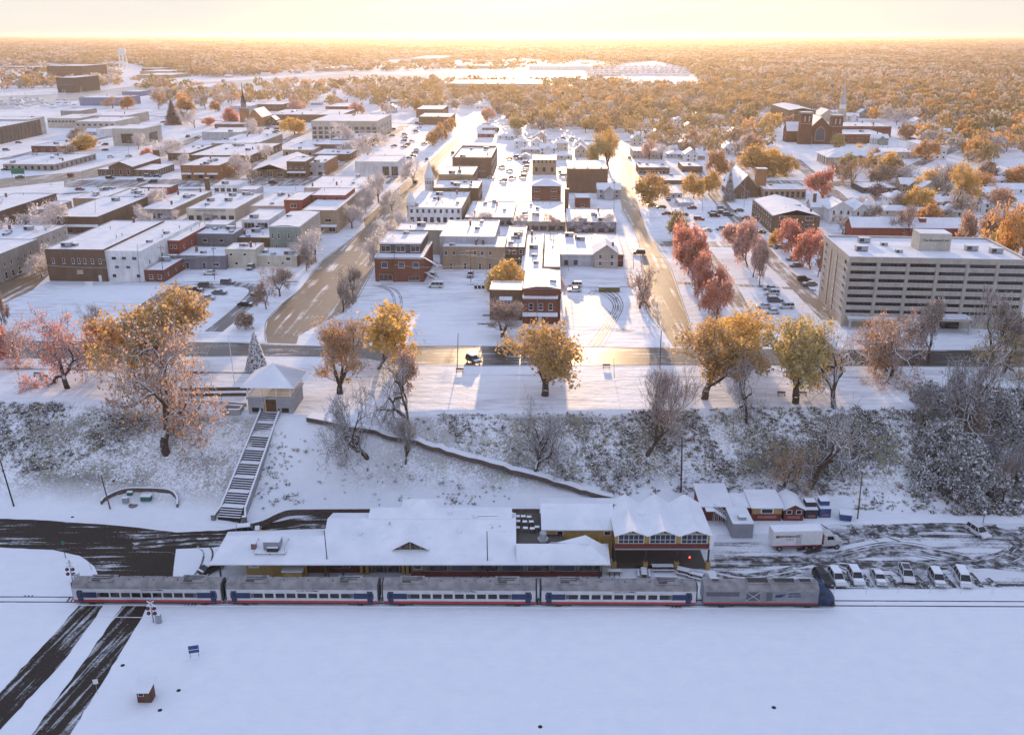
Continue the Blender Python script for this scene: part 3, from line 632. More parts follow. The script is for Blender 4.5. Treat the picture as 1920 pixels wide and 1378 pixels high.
    # west front details
    a = X(462, 1070, 2); s = wseg(a, a + 1.8, 1.7, 2.8, M['white_paint'], 'pizza_sign', -.06, .06); text('lettering', 'Pizza', .6, M['brick_d'], s, (a + .9 - b0.x, wy0 - .08 - b0.y, 2.25), FR, ital=True)
    w = wseg(a + 1.9, a + 2.8, 2.6, 3.3, M['brick_d'], 'window', -.05, .05)
    q = MB(); q.box(X(527, 1080, 1.9) - b0.x, wy0 - 1.6 - b0.y, 0, X(562, 1080, 1.9) - b0.x, wy0 - .02 - b0.y, 1.9); k = part('bay', q, M['yellow'], o)
    q = MB(); q.box(X(525, 1080, 1.9) - b0.x - .1, wy0 - 1.75 - b0.y, 1.9, X(564, 1080, 1.9) - b0.x, wy0 - .02 - b0.y, 2.1); part('bay_roof', q, M['roof_snow'], k)
    for px in (408, 640, 900, 1125):
        xx = X(px, 1062, 3.8); q = MB(); q.box(xx - .13 - b0.x, ey + .5 - b0.y, 0, xx + .13 - b0.x, ey + .76 - b0.y, 3.8); part('post', q, M['dark_metal'], o)
    # dormers
    def dormer(name, xl, xr, ye, xa2, ya, xb2, yb, z0, zt, front=True):
        L, Rr, Ap = P(xl, ye, z0), P(xr, ye, z0), P(xa2, ya, zt); yy = L.y; Rr.y = yy; L = PY(xl, ye, yy); Rr = PY(xr, ye, yy); Ap = PY(xa2, ya, yy); zz = Ap.z
        Bk = Vector((Ap.x + .0, P(xb2, yb, zz).y, zz)); bl = Vector((L.x + .4, Bk.y, L.z)); br = Vector((Rr.x - .4, Bk.y, Rr.z))
        q = MB(); slab(q, rel([L, Ap, Bk, bl], b0), .16); slab(q, rel([Ap, Rr, br, Bk], b0), .16); d = part(name, q, [M['roof_snow'], M['green_trim']], o)
        dx = Vector((0, .5, 0)); q = MB(); i = .12; q.poly(rel([L + dx + Vector((.3, 0, -.5)), Rr + dx + Vector((-.3, 0, -.5)), Rr + dx + Vector((-.3, 0, -.1)), Ap + dx + Vector((0, 0, -.22)), L + dx + Vector((.3, 0, -.1))], b0)); part('gable_wall', q, M['glass_room'], d)
        for k in (-.28, 0, .28):
            xx = Ap.x + k * (Rr.x - L.x); hz = (Ap.z - L.z) * (1 - abs(k) * 2) - .3; q = MB(); q.box(xx - .1 - b0.x, yy + .4 - b0.y, L.z - .5 - b0.z, xx + .1 - b0.x, yy + .48 - b0.y, L.z + max(.15, hz) - b0.z); part('gable_post', q, M['yellow'], d)
        return d
    dormer('dormer', 735, 804, 1030, 768, 1014, 778, 978, 5.3, 6.8)
    # pyramid lantern at the rear
    q = MB(); c = P(789, 965, 7.4) - b0; q.box(c.x - 3.4, c.y, 5.6, c.x + 3.2, c.y + 6, 7.2); d = part('lantern', q, M['yellow'], o)
    q = MB(); x0, x1, y0, y1 = c.x - 3.9, c.x + 3.8, c.y - .4, c.y + 6.5; ap = (c.x + .2, c.y + 3, 9.0); cs = [(x0, y0, 7.2), (x1, y0, 7.2), (x1, y1, 7.2), (x0, y1, 7.2)]
    for i in range(4): slab(q, [cs[i], cs[(i + 1) % 4], ap], .14)
    part('lantern_roof', q, [M['roof_snow'], M['green_trim']], d)
    # roof plant
    c = P(505, 1036, 5.2) - b0; q = MB(); q.box(c.x - 2.7, c.y, 5.0, c.x + 2.7, c.y + 3.4, 5.16, 0); pl = part('plant_platform', q, M['roof_snow'], o)
    q = MB(); q.box(c.x - 1.2, c.y + .9, 5.16, c.x + 1.6, c.y + 3, 6.7, 0, 1); part('air_handler', q, [M['grey_paint'], M['roof_snow']], pl)
    q = MB(); q.box(c.x - .5, c.y + .25, 5.16, c.x + 1.4, c.y + .85, 5.9, 0, 1); part('duct_box', q, [M['dark_metal'], M['roof_snow']], pl)
    q = MB()
    for x in (-2.6, 2.6): q.path([(c.x + x, c.y + .1, 6.1), (c.x + x, c.y + 3.3, 6.1)], .04); q.tube((c.x + x, c.y + .1, 5.1), (c.x + x, c.y + .1, 6.1), .04); q.tube((c.x + x, c.y + 3.3, 5.1), (c.x + x, c.y + 3.3, 6.1), .04)
    part('railing', q, M['metal'], pl)
    for x in (-2.4, 0, 2.4): q = MB(); q.box(c.x + x - .1, c.y + .3, 4.0, c.x + x + .1, c.y + .5, 5.0); part('platform_leg', q, M['dark_metal'], pl)
    c = P(476, 1034, 4.6) - b0; q = MB(); q.box(c.x - .4, c.y, 4.2, c.x + .4, c.y + .7, 6.1, 0, 1); part('chimney', q, [M['chim'], M['roof_snow']], o)
    for (px, py, z, r, h) in ((676, 1003, 5.9, .42, .7), (862, 998, 6.1, .45, .7), (844, 964, 7.2, .45, .9), (892, 972, 7.0, .5, 1.0), (731, 985, 6.6, .12, .8), (923, 992, 6.3, .1, .6), (937, 990, 6.3, .1, .6)):
        c = P(px, py, z) - b0; q = MB(); q.lathe([(r * .7, z - .5), (r * .7, z + h * .4), (r, z + h * .5), (r * .9, z + h * .8), (r * .2, z + h)], 10, (c.x, c.y)); part('roof_vent', q, M['metal'] if r < .2 else M['roof_snow'], o)
    c = P(1018, 1015, 5.2) - b0; q = MB(); q.lathe([(.5, 4.8), (.5, 5.5), (.95, 5.6), (.95, 5.9), (.65, 6.0), (.65, 6.9), (.5, 7.1)], 14, (c.x, c.y), 0); part('exhaust_stack', q, M['metal'], o)
    return o, b0
st, sb0 = station()
plain('table_top', SNOWC, .6, .02)
tb = MB(); tb.box(-.75, -.65, .62, .75, .65, .86); ti = 0
PT = []
for k, (px, py) in enumerate([(970, 975), (981, 975), (992, 976), (971, 984), (984, 985), (996, 985), (970, 996), (985, 997), (998, 998), (1007, 995), (958, 970), (945, 968)]):
    c = P(px, py, 4.8); names = 'far left,far middle,far right,middle left,centre,middle right,near left,near middle,near right,right edge,upper left,top left corner'.split(',')
    lb = 'snow topped patio table at the ' + names[k] + ' of the rooftop patio'
    if not PT:
        t = thing('patio_table', lb, 'table', c, 0, 'patio tables on the station roof'); part('table_top', MB().box(-.42, -.4, .68, .42, .4, .86, 0, 1), [M['wood'], M['snow']], t)
        for x in (-.33, .33):
            for y in (-.3, .3): part('leg', MB().box(x - .05, y - .05, 0, x + .05, y + .05, .68), M['dark_metal'], t)
        PT.append(t)
    else: dup(PT[0], c, 0, lb)
tag(part('patio_cover', MB().box(-2.2, -.8, 0, 2.2, .8, 1.5, 0, 1), [M['wood'], M['snow']], None, loc=P(910, 977, 5.9)), 'long snow topped wooden serving counter on the station roof patio', 'counter')
def pizza_house():
    b0 = P(1240, 1068, 0); o = thing('restaurant_on_posts', 'yellow restaurant raised on posts under three snowy gables', 'restaurant', b0)
    Y0 = P(1240, 1068, 0).y; xl, xr = PY(1153, 1028, Y0).x, PY(1330, 1028, Y0).x; zf = PY(1240, 1028, Y0).z; ze = PY(1240, 1000, Y0).z; D = 10.5; W3 = (xr - xl) / 3
    q = MB(); q.box(xl - b0.x, 0, zf, xr - b0.x, D, zf + .95); part('brick_band', q, M['redwood'], o)
    q = MB(); q.box(xl - b0.x + .03, .03, zf + .95, xr - b0.x - .03, D - .03, ze); part('wall', q, M['yellow'], o)
    q = MB(); q.box(xl - b0.x, 0.02, zf - .3, xr - b0.x, D, zf - .003); part('floor_slab', q, M['concrete'], o)
    for i in range(4):
        x = xl + i * W3 - b0.x
        for y in (.1, D - .6):
            q = MB(); q.box(x - .14, y, 1.4, x + .14, y + .3, zf - .3); p = part('post', q, M['dark_metal'], o)
            q = MB(); q.box(x - .38, y - .25, 0, x + .38, y + .5, 1.5); part('pier', q, M['yellow'], p)
    for i in range(3):
        a = xl + i * W3 - b0.x; cx = a + W3 / 2
        q = MB(); q.box(a + .45, -.06, zf + 1.0, a + W3 - .45, .04, ze - .12); w = part('window', q, M['white_paint'], o)
        q = MB(); q.box(a + .6, -.1, zf + 1.12, a + W3 - .6, -.06, ze - .25); part('pane', q, M['glass_blue'], w)
        q = MB(); 
        for k in range(1, 5): xx = a + .6 + (W3 - 1.2) * k / 5; q.box(xx - .04, -.13, zf + 1.12, xx + .04, -.1, ze - .25)
        q.box(a + .6, -.134, zf + 1.75, a + W3 - .6, -.104, zf + 1.83); part('mullions', q, M['white_paint'], w)
        h = 1.35; oh = .9; bk = D + .6
        q = MB(); ov = .25 if i == 0 else 0; ov2 = .25 if i == 2 else 0
        L, Rr = (a - ov, -oh, ze - .05 * ov), (a + W3 + ov2, -oh, ze)
        slab(q, [L, (cx, -oh - .5, ze + h), (cx, bk, ze + h + .5), (a - ov, bk, ze)], .14); slab(q, [(cx, -oh - .5, ze + h), Rr, (Rr[0], bk, ze), (cx, bk, ze + h + .5)], .14); g = part('gable_roof', q, [M['roof_snow'], M['green_trim']], o)
        q = MB(); q.poly([(a + .3, -.02, ze), (a + W3 - .3, -.02, ze), (cx, -.02, ze + h - .25)]); part('gable_wall', q, M['glass_room'], g)
        q = MB(); q.poly([(a, D, ze), (cx, D, ze + h), (a + W3, D, ze)]); part('rear_gable', q, M['yellow'], g)
        q = MB(); q.box(cx - .09, -.12, ze, cx + .09, -.04, ze + h - .3); q.box(a + 1.0, -.11, ze - .02, a + W3 - 1.0, -.05, ze + .12); part('gable_post', q, M['cream'], g)
    # left wing
    x0, x1 = P(1015, 993, 6.2).x - b0.x, xl - b0.x - .01; y0 = P(1015, 993, 6.2).y - b0.y; y1 = P(1015, 944, 8.2).y - b0.y; 
    q = MB(); q.box(x0 + .6, y0 + .8, 0, x1, y1 + 5, 6.1); w = part('wing_wall', q, M['yellow'], o)
    q = MB(); slab(q, [(x0, y0, 6.2), (x1 + .4, y0, 6.2), (x1 + .4, y1, 8.2), (x0, y1, 8.2)], .18); slab(q, [(x0, y1, 8.2), (x1 + 2, y1, 8.2), (x1 + 2, y1 + 6, 6.2), (x0, y1 + 6, 6.2)], .18); part('wing_roof', q, [M['roof_snow'], M['green_trim']], o)
    for px in (1050, 1139):
        xx = P(px, 1000, 5.2).x - b0.x; q = MB(); q.box(xx - .6, y0 + .74, 4.6, xx + .6, y0 + .8, 5.6); ww = part('window', q, M['white_paint'], o); q = MB(); q.box(xx - .48, y0 + .7, 4.72, xx + .48, y0 + .74, 5.48); part('pane', q, M['glass'], ww)
    q = MB(); q.box(xl - b0.x, 0.4, 0.006, xr - b0.x, D, .03); part('paving', q, M['floor_dark'], o)
    return o
pizza_house()
tag(part('car_tail_light', MB().box(-.12, -.05, 0, .12, .05, .3), M['red_lamp'], None, loc=P(1293, 1046, 1.2)), 'small red car tail light glowing in the shade under the raised restaurant', 'lamp')  # tail light of a car under the building; the car is not modelled
# picnic area in front of the restaurant
q = MB()
pd = P(1260, 1085, 0)
sheet('patio', [(1150, 1092), (1155, 1072), (1210, 1060), (1340, 1070), (1352, 1092)], 0, M['snow'], .03)
t = None
for k, (px, py, rz, nm) in enumerate([(1248, 1090, 0, 'square snow topped picnic table nearest the train'), (1207, 1078, 1.5, 'narrow picnic bench standing end on beside the leftmost restaurant pier'), (1242, 1068, 0, 'long snowy picnic table just in front of the restaurant posts'), (1282, 1076, -.45, 'slanting snowy picnic table left of its twin by the low wall'), (1305, 1083, -.45, 'slanting snowy picnic table nearest the low white patio wall'), (1152, 1077, 0, 'small snowy box by the left restaurant pier')]):
    c = P(px, py, 0); q = thing('picnic_table', nm, 'picnic table', c, rz, 'picnic tables before the restaurant')
    L = 1.9 if k in (0, 2) else 1.2
    part('table_top', MB().box(-L, -.5, .72, L, .5, .88, 0, 1), [M['wood'], M['snow']], q)
    if k not in (0, 5):
        for y in (-.95, .95): part('bench_seat', MB().box(-L, y - .18, .42, L, y + .18, .55, 0, 1), [M['wood'], M['snow']], q)
    for x in (-L * .7, L * .7): part('leg', MB().box(x - .05, -.85, 0, x + .05, .85, .08).box(x - .06, -.35, .08, x + .06, .35, .72), M['wood'], q)
wall_run('patio_wall', [P(x, y, .8) for x, y in ((1270, 1062), (1328, 1074), (1337, 1092))], .8, .3, M['white_paint'], 'low white patio wall right of the picnic tables')
# ---------------- sheds, containers, truck ----------------
def shed(px0, px1, pyb, h, d, walls, label, roof='mono', band=None, win=1, banner=False, name='shed', cat='shed', rise=.6):
    a, c = P(px0, pyb, 0), P(px1, pyb, 0); w = c.x - a.x; o = thing(name, label, cat, a)
    part('wall', MB().box(0, 0, 0, w, d, h), walls, o)
    if band: part('wall_band', MB().box(-.01, -.02, 0, w + .01, -.001, h * .5), band, o)
    q = MB(); e = .35
    if roof == 'mono': slab(q, [(-e, -e, h + .05), (w + e, -e, h + .05), (w + e, d + e, h + rise), (-e, d + e, h + rise)], .16)
    elif roof == 'gable':
        r = w * .28; slab(q, [(-e, -e, h - .12), (w / 2, -e, h + r), (w / 2, d + e, h + r), (-e, d + e, h - .12)], .14); slab(q, [(w / 2, -e, h + r), (w + e, -e, h - .12), (w + e, d + e, h - .12), (w / 2, d + e, h + r)], .14)
        part('gable_wall', MB().extrude([(0.01, h), (w - .01, h), (w / 2, h + r - .05)], 'y', .01, d - .01), walls, o)
    else: q.box(-.05, -.05, h, w + .05, d + .05, h + .14)
    part('roof', q, [M['roof_snow'], M['white_paint']], o)
    for i in range(win):
        cx = w * (i + .5) / win if win > 1 else w / 2; ww = min(.55, w / win * .3) if win > 1 else w * .22
        f = part('window', MB().box(cx - ww, -.06, h * .55, cx + ww, -.02, h * .9), M['white_paint'], o); part('pane', MB().box(cx - ww * .8, -.09, h * .59, cx + ww * .8, -.06, h * .86), M['glass'], f)
    if banner: part('banner', MB().box(w * .18, -.12, h * .2, w * .82, -.09, h * .42), plain('banner_red', (.35, .12, .12), .6), o)
    return o
shed(1314, 1368, 976, 3.2, 7.5, M['redwood'], 'dark red shed with stairs nearest the raised restaurant', win=0, rise=.9)
shed(1372, 1412, 972, 2.6, 4.2, M['redwood'], 'low red shed between the stair shed and the yellow shed', win=0)
shed(1409, 1464, 976, 2.9, 6.0, M['yellow'], 'yellow and red snack shed with a banner under its window', band=M['redwood'], win=1, banner=True)
shed(1469, 1505, 976, 2.6, 6.0, M['redwood'], 'small red cabin with a white trimmed gable and two windows', roof='gable', win=2, banner=True)
shed(1372, 1411, 1009, 3.0, 6.5, M['grey_paint'], 'pale grey refrigerator box with a fan unit on its snowy roof', roof='flat', win=0, name='cold_store', cat='cold store')
tag(part('fan_unit', MB().box(-.7, -.6, 0, .7, .6, .6, 0, 1), [M['metal'], M['snow']], None, loc=P(1391, 972, 3.15)), 'square fan unit on the snowy roof of the grey refrigerator box', 'fan unit')
for k, (x0, x1, yb, lb, m) in enumerate([(1509, 1532, 972, 'black and orange bin shed left of its blue twin', 'dark_metal'), (1536, 1557, 970, 'dark blue bin shed between the black one and the blue dumpster', 'blue_sign')]):
    o = shed(x0, x1, yb, 1.9, 2.4, M[m], lb, roof='flat', win=0, banner=True, name='bin_shed', cat='bin shed'); w = P(x1, yb, 0).x - P(x0, yb, 0).x
    part('upper_box', MB().box(.3, 1.0, 2.04, w - .1, 2.9, 3.0, 0, 1), [M[m], M['snow']], o)
a = P(1574, 976, 0); o = thing('dumpster', 'bright blue dumpster with a snowy lid left of the tall leaning pole', 'dumpster', a, -.25); part('bin_body', MB().box(0, 0, .15, 2.1, 1.9, 1.4, taper=-.08), M['blue_sign'], o); part('lid', MB().box(-.1, -.1, 1.4, 2.2, 2.0, 1.6, taper=.03), M['snow'], o)
for x in (.2, 1.9): part('wheel', MB().tube((x, .2, .1), (x + .1, .2, .1), .12, k=10), M['tr_dark'], o)
# stair on the shed next to the restaurant
a = P(1338, 985, 0); o = thing('outdoor_staircase', 'white railed outdoor staircase beside the dark red shed', 'staircase', a, 0)
q = MB()
for i in range(12): q.box(i * .36, 0, 3.0 - i * .25 - .25, i * .36 + .38, 1.3, 3.0 - i * .25, 0)
part('steps', q, [M['snow']], o)
for y in (0, 1.3):
    q = MB(); q.tube((0, y, 4.0), (4.3, y, 1.1), .06, k=4); q.tube((0, y, 3.5), (4.3, y, .6), .05, k=4)
    for i in range(0, 12, 2): q.tube((i * .36 + .1, y, 0), (i * .36 + .1, y, 3.95 - i * .25), .05, k=4)
    part('railing', q, M['white_paint'], o)
part('landing', MB().box(-1.6, -.1, 2.85, 0, 2.0, 3.05, 0, 1), [M['wood'], M['snow']], o); part('stair_cabin', MB().box(1.9, 1.5, 0, 4.4, 3.6, 2.2, 0, 1), [M['redwood'], M['snow']], o)
pm('tyre', (0.02, 0.02, 0.02), .9); pm('rim', (0.35, 0.35, 0.37), .35, .7)
def wheel(o, x, y, r, w, s):
    wh = part('wheel', MB().tube((x, y, r), (x, y + w * s, r), r, r, 18), M['tyre'], o); part('rim', MB().tube((x, y + w * s * .9, r), (x, y + w * s * 1.04, r), r * .58, r * .5, 12), M['rim'], wh)
def truck():
    a, c = P(1447, 1034, 0), P(1578, 1030, 0); d = c - a; o = thing('delivery_truck', 'white delivery truck with a long box body parked below the sheds', 'truck', a, math.atan2(d.y, d.x))
    L = d.length; bl = L * .70
    part('box_body', MB().box(0, 0, 1.15, bl, 2.5, 3.95, 0), M['white_paint'], o); part('roof_snow', MB().box(.04, .04, 3.953, bl - .04, 2.46, 4.08), M['snow'], o)
    part('side_rail', MB().box(0, -.03, 1.0, bl, .05, 1.18), M['tr_red'], o); part('chassis', MB().box(.3, .4, .7, L - .6, 2.1, 1.14), M['tr_dark'], o)
    part('side_door', MB().box(bl * .47, -.025, 1.3, bl * .58, -.002, 3.4), M['tr_white'], o)
    text('lettering', 'PERFORMANCE', .62, M['brick_d'], o, (bl * .30, -.04, 3.0), FR, bold=.012); text('lettering', 'Foodservice', .28, M['dark_metal'], o, (bl * .34, -.04, 2.45), FR)
    part('logo', MB().poly([(bl * .05, -.03, 2.8), (bl * .1, -.03, 2.75), (bl * .12, -.03, 3.15), (bl * .06, -.03, 3.25)]), M['tr_red'], o)
    x = bl + .5
    cb = MB(); cb.extrude([(x, .75), (x + 3.4, .75), (x + 3.5, 1.5), (x + 3.2, 1.75), (x + 2.2, 1.95), (x + 1.75, 2.9), (x, 3.0)], 'y', .12, 2.4); k = part('cab', cb, M['tr_white'], o)
    part('cab_window', MB().poly([(x + .55, .1, 2.0), (x + 1.9, .1, 2.0), (x + 1.6, .1, 2.7), (x + .55, .1, 2.75)]), M['glass'], k); part('windshield', MB().poly([(x + 2.21, .25, 2.02), (x + 2.21, 2.25, 2.02), (x + 1.8, 2.2, 2.85), (x + 1.8, .3, 2.85)]), M['glass'], k)
    part('fuel_tank', MB().tube((x - .3, .3, .8), (x + .9, .3, .8), .3, k=12), M['metal'], o); part('hood_stripe', MB().box(x - .45, .5, 1.1, x - .02, 2.0, 2.6), M['tr_red'], o)
    for s in (.35, 2.15): part('headlight', MB().box(x + 3.42, s - .15, 1.0, x + 3.53, s + .15, 1.25), M['warm_lamp'] if False else M['white_paint'], k)
    for (wx) in (1.4, bl - 2.7, bl - 1.3, x + 2.5):
        wheel(o, wx, .35, .5, .3, -1); wheel(o, wx, 2.2, .5, .3, 1)
truck()
# ---------------- cars ----------------
def car_paint(name, c, rough=.3):
    return plain(name, c, rough, .03, 1.0, spec=.5)
for n, c in dict(car_white=(.62, .63, .65), car_black=(.012, .012, .014), car_grey=(.12, .125, .135), car_silver=(.36, .37, .39), car_red=(.22, .02, .02), car_blue=(.03, .06, .16), car_tan=(.25, .2, .14), car_green=(.05, .09, .06)).items(): car_paint(n, c)
CAR = {}
def car_proto(kind, snow):
    L, Wd = {'sedan': (4.6, 1.8), 'suv': (4.7, 1.9), 'van': (5.0, 1.95)}[kind]; H = {'sedan': 1.42, 'suv': 1.72, 'van': 1.85}[kind]
    low = [(-L / 2, .35), (-L / 2 + .15, .28), (L / 2 - .15, .28), (L / 2, .4), (L / 2 - .03, .72), (L / 2 - .35, .86), (L * .2, .98), (-L * .36 if kind == 'sedan' else -L / 2 + .08, 1.0), (-L / 2 + .02, .85)]
    w = Wd / 2; b = MB(); n = len(low); rings = [(-w + .06, -.0), (-w, 0), (w, 0), (w - .06, 0)]
    b.extrude(low, 'y', -w, w)
    body = b.mesh('body', M['car_white'])
    if kind == 'sedan': g = [(-L * .40, .97), (L * .22, .95), (L * .06, H), (-L * .20, H)]
    elif kind == 'suv': g = [(-L * .485, .97), (L * .24, .95), (L * .08, H), (-L * .43, H)]
    else: g = [(-L * .49, .97), (L * .34, .90), (L * .17, H), (-L * .46, H)]
    gb = MB(); n0 = 0
    for (x, z), yy in zip(g, (w - .04, w - .04, w - .24, w - .24)): gb.v += [(x, -yy, z), (x, yy, z)]
    for q in ((0, 2, 4, 6), (7, 5, 3, 1), (2, 3, 5, 4), (1, 0, 6, 7), (4, 5, 7, 6)): gb.f.append(q); gb.m.append(0)
    glass_m = gb.mesh('cabin', M['glass'])
    (x3, z3), (x4, z4) = g[2], g[3]; yy = w - .22
    rf = MB(); rf.box(x4 - .04, -yy, H, x3 + .04, yy, H + .05 + (.10 if snow else 0), taper=.04)
    roof = rf.mesh('roof', M['snow'] if snow else M['car_white'])
    pl = MB()
    for s in (-1, 1):
        for fx in ((g[1][0] * .25 + g[2][0] * .15) * 0, g[3][0] * .55): 
            pl.tube((fx, s * (w - .05), .97), (fx, s * (w - .24), H), .045, k=4)
        pl.tube((g[1][0], s * (w - .05), .95), (g[2][0], s * (w - .24), H), .05, k=4); pl.tube((g[0][0], s * (w - .05), .97), (g[3][0], s * (w - .24), H), .06, k=4)
    pillars = pl.mesh('pillar', M['car_white'])
    hood = MB().box(L * .24, -w + .12, .90, L / 2 - .3, w - .12, 1.02, taper=.06).mesh('hood_snow', M['snow']) if snow else None
    back = MB().box(-L / 2 + .08, -w + .12, .96, g[0][0] - .05, w - .12, 1.08, taper=.05).mesh('boot_snow', M['snow']) if snow and kind == 'sedan' else None
    tm = MB().tube((0, -.11, 0), (0, .11, 0), .33, .33, 16).mesh('wheel', M['tyre']); rm = MB().tube((0, -.125, 0), (0, .125, 0), .2, .2, 10).mesh('rim', M['rim'])
    hl = MB().box(-.04, -.2, -.07, .04, .2, .07).mesh('headlight', M['white_paint']); tl = MB().box(-.03, -.16, -.1, .03, .16, .1).mesh('taillight', M['tr_red'])
    return dict(body=body, cabin=glass_m, roof=roof, pillar=pillars, hood=hood, back=back, wheel=tm, rim=rm, hl=hl, tl=tl, L=L, w=w, g=g)
def car(p, rz, kind, paint, label, snow=True, full=True, group=None, name='parked_car', cat='car'):
    k = (kind, snow)
    if k not in CAR: CAR[k] = car_proto(kind, snow)
    c = CAR[k]; o = thing(name, label, cat, p, rz, group); L, w = c['L'], c['w']
    def slotlink(nm, me, par=o, loc=(0, 0, 0), mat=None):
        x = link(nm, me, par, loc)
        if mat is not None: x.material_slots[0].link = 'OBJECT'; x.material_slots[0].material = mat
        return x
    b = slotlink('body', c['body'], mat=M[paint]); slotlink('windows', c['cabin']); slotlink('roof', c['roof'], mat=None if snow else M[paint])
    slotlink('pillars', c['pillar'], mat=M[paint])
    if c['hood']: slotlink('hood_snow', c['hood'])
    if c['back']: slotlink('boot_snow', c['back'])
    for x in (-L * .3, L * .32):
        for y in (-w + .08, w - .08):
            q = slotlink('wheel', c['wheel'], loc=(x, y, .33))
            if full: slotlink('rim', c['rim'], q)
    if full:
        for y in (-w * .7, w * .7): slotlink('headlight', c['hl'], loc=(L / 2 - .03, y, .66)); slotlink('taillight', c['tl'], loc=(-L / 2 + .02, y, .8))
    return o
def car_px(x0, y0, x1, y1, z, *a, **k):
    """rear and front points of a car in the photo -> its place and heading"""
    p, q = P(x0, y0, z + .6), P(x1, y1, z + .6); d = q - p; m = (p + q) / 2; m.z = z + .03
    return car(m, math.atan2(d.y, d.x), *a, **k)
ROWG = 'cars parked in the row behind the locomotive'
for (x0, y0, x1, y1, kd, pt, sn, lb) in [
    (1534, 1074, 1551, 1095, 'suv', 'car_black', False, 'black car clear of snow just behind the locomotive cab'),
    (1560, 1069, 1578, 1097, 'suv', 'car_white', True, 'snow buried white car right of the black one'),
    (1595, 1065, 1614, 1097, 'suv', 'car_white', True, 'white suv with red tail lamps second from the black car'),
    (1640, 1068, 1655, 1097, 'sedan', 'car_silver', True, 'silver sedan with a dark windscreen parked between two white suvs'),
    (1692, 1060, 1708, 1094, 'suv', 'car_white', False, 'tall white suv with a dark glass sunroof'),
    (1750, 1072, 1764, 1097, 'suv', 'car_silver', True, 'grey car between the sunroof suv and the white van'),
    (1797, 1070, 1813, 1099, 'van', 'car_white', True, 'white van at the right end of the parked row'),
]: 
    c = car_px(x0, y0, x1, y1, 0, kd, pt, lb, sn, group=ROWG)
    if 'sunroof' in lb: part('sunroof', MB().box(-1.6, -.6, 1.775, .1, .6, 1.79), M['glass'], c)
car_px(1822, 988, 1847, 1004, 0, 'suv', 'car_white', 'white car driving through the tyre tracks on the right', False, name='moving_car')
car_px(452, 996, 480, 993, 0, 'suv', 'car_grey', 'grey suv with a snowy roof behind the station roof corner')
car_px(388, 1068, 404, 1060, 0, 'sedan', 'car_black', 'dark car parked at the left end of the station roof')
# ---------------- posts, signals, signs ----------------
pm('pole_wood', (0.13, 0.085, 0.06), .9, var=.3, ns=3); pm('pole_dark', (0.04, 0.03, 0.03), .8)
def topz(base, px, py):
    """height at which a vertical over base meets this pixel row"""
    r = ray(px, py); t = base.y / r.y; return CAMZ + r.z * t
def pole(bx, by, tx, ty, r, mat, label, name='utility_pole', cat='utility pole', ground=None, arms=(), lamp=None, group=None):
    b = T(bx, by) if ground is None else P(bx, by, ground); t = PY(tx, ty, b.y); o = thing(name, label, cat, b, 0, group); d = t - b
    part('shaft', MB().tube((0, 0, -.3), tuple(d), r, r * .7, 8), M[mat], o)
    for (z, w) in arms:
        c = d * z; part('crossarm', MB().box(c.x - w, c.y - .08, c.z - .08, c.x + w, c.y + .08, c.z + .08, 0, 1), [M[mat], M['snow']], o)
        q = MB()
        for k in (-.9, -.45, .45, .9): q.lathe([(.05, c.z + .08), (.07, c.z + .3)], 6, (c.x + k * w, c.y))
        part('insulators', q, M['grey_paint'], o)['kind'] = 'stuff'
    if lamp:
        dx, dz = lamp; part('lamp_arm', MB().tube((d.x, d.y, d.z - .6), (d.x + dx, d.y, d.z + dz), .05, k=5), M['metal'], o); part('lamp_head', MB().box(d.x + dx - .35, d.y - .15, d.z + dz - .06, d.x + dx + .35, d.y + .15, d.z + dz + .08), M['metal'], o)
    return o
pole(26, 948, 0, 862, .16, 'pole_dark', 'dark leaning utility pole at the far left edge of the lawn', arms=())
pole(207, 954, 189, 890, .15, 'pole_wood', 'brown pole with a lamp arm beside the horseshoe wall', lamp=(-2.0, -.9))
pole(617, 1089, 608, 994, .10, 'dark_metal', 'thin radio mast rising over the left half of the station roof', 'radio_mast', 'mast', 0)
pole(915, 1091, 913, 996, .10, 'dark_metal', 'thin radio mast rising over the right half of the station roof', 'radio_mast', 'mast', 0)
pole(1608, 972, 1617, 885, .15, 'pole_wood', 'tall leaning wooden pole beside the blue dumpster')
pole(1277, 922, 1279, 820, .17, 'pole_dark', 'tall slope pole with two snowy crossarms above the restaurant', arms=((.97, 1.3), (.86, .9)))
pole(857, 694, 859, 624, .13, 'metal', 'grey lamp post beside the parked suv on the bluff road', 'street_lamp', 'street lamp', UP)
pole(1237, 692, 1240, 620, .14, 'pole_wood', 'wooden post at the corner of the sunlit right street', arms=())
pole(440, 720, 428, 628, .10, 'white_paint', 'white flagpole left of the pyramid of snowy boughs', 'flagpole', 'flagpole')
pole(1152, 708, 1151, 672, .06, 'dark_metal', 'short dark post in the sunlit park beyond the golden tree', 'signpost', 'post')
pole(418, 950, 418, 925, .05, 'dark_metal', 'small post at the foot of the stair wall', 'signpost', 'post') if False else None
def wire(pts, sag, label):
    q = []
    for a, b in zip(pts, pts[1:]):
        for i in range(12): t = i / 12; p = a.lerp(b, t); p.z -= sag * 4 * t * (1 - t); q.append(p)
    q.append(pts[-1]); o = MB().path([tuple(p) for p in q], .018, 3); tag(part('overhead_wire', o, M['dark_metal'], None), label, 'wire')
b1 = T(26, 948); b2 = T(207, 954)
wire([PY(10, 880, b1.y), PY(189, 892, b2.y)], 1.2, 'upper sagging wire between the two poles on the left lawn'); wire([PY(13, 886, b1.y), PY(189, 896, b2.y)], 1.3, 'lower sagging wire between the two poles on the left lawn')
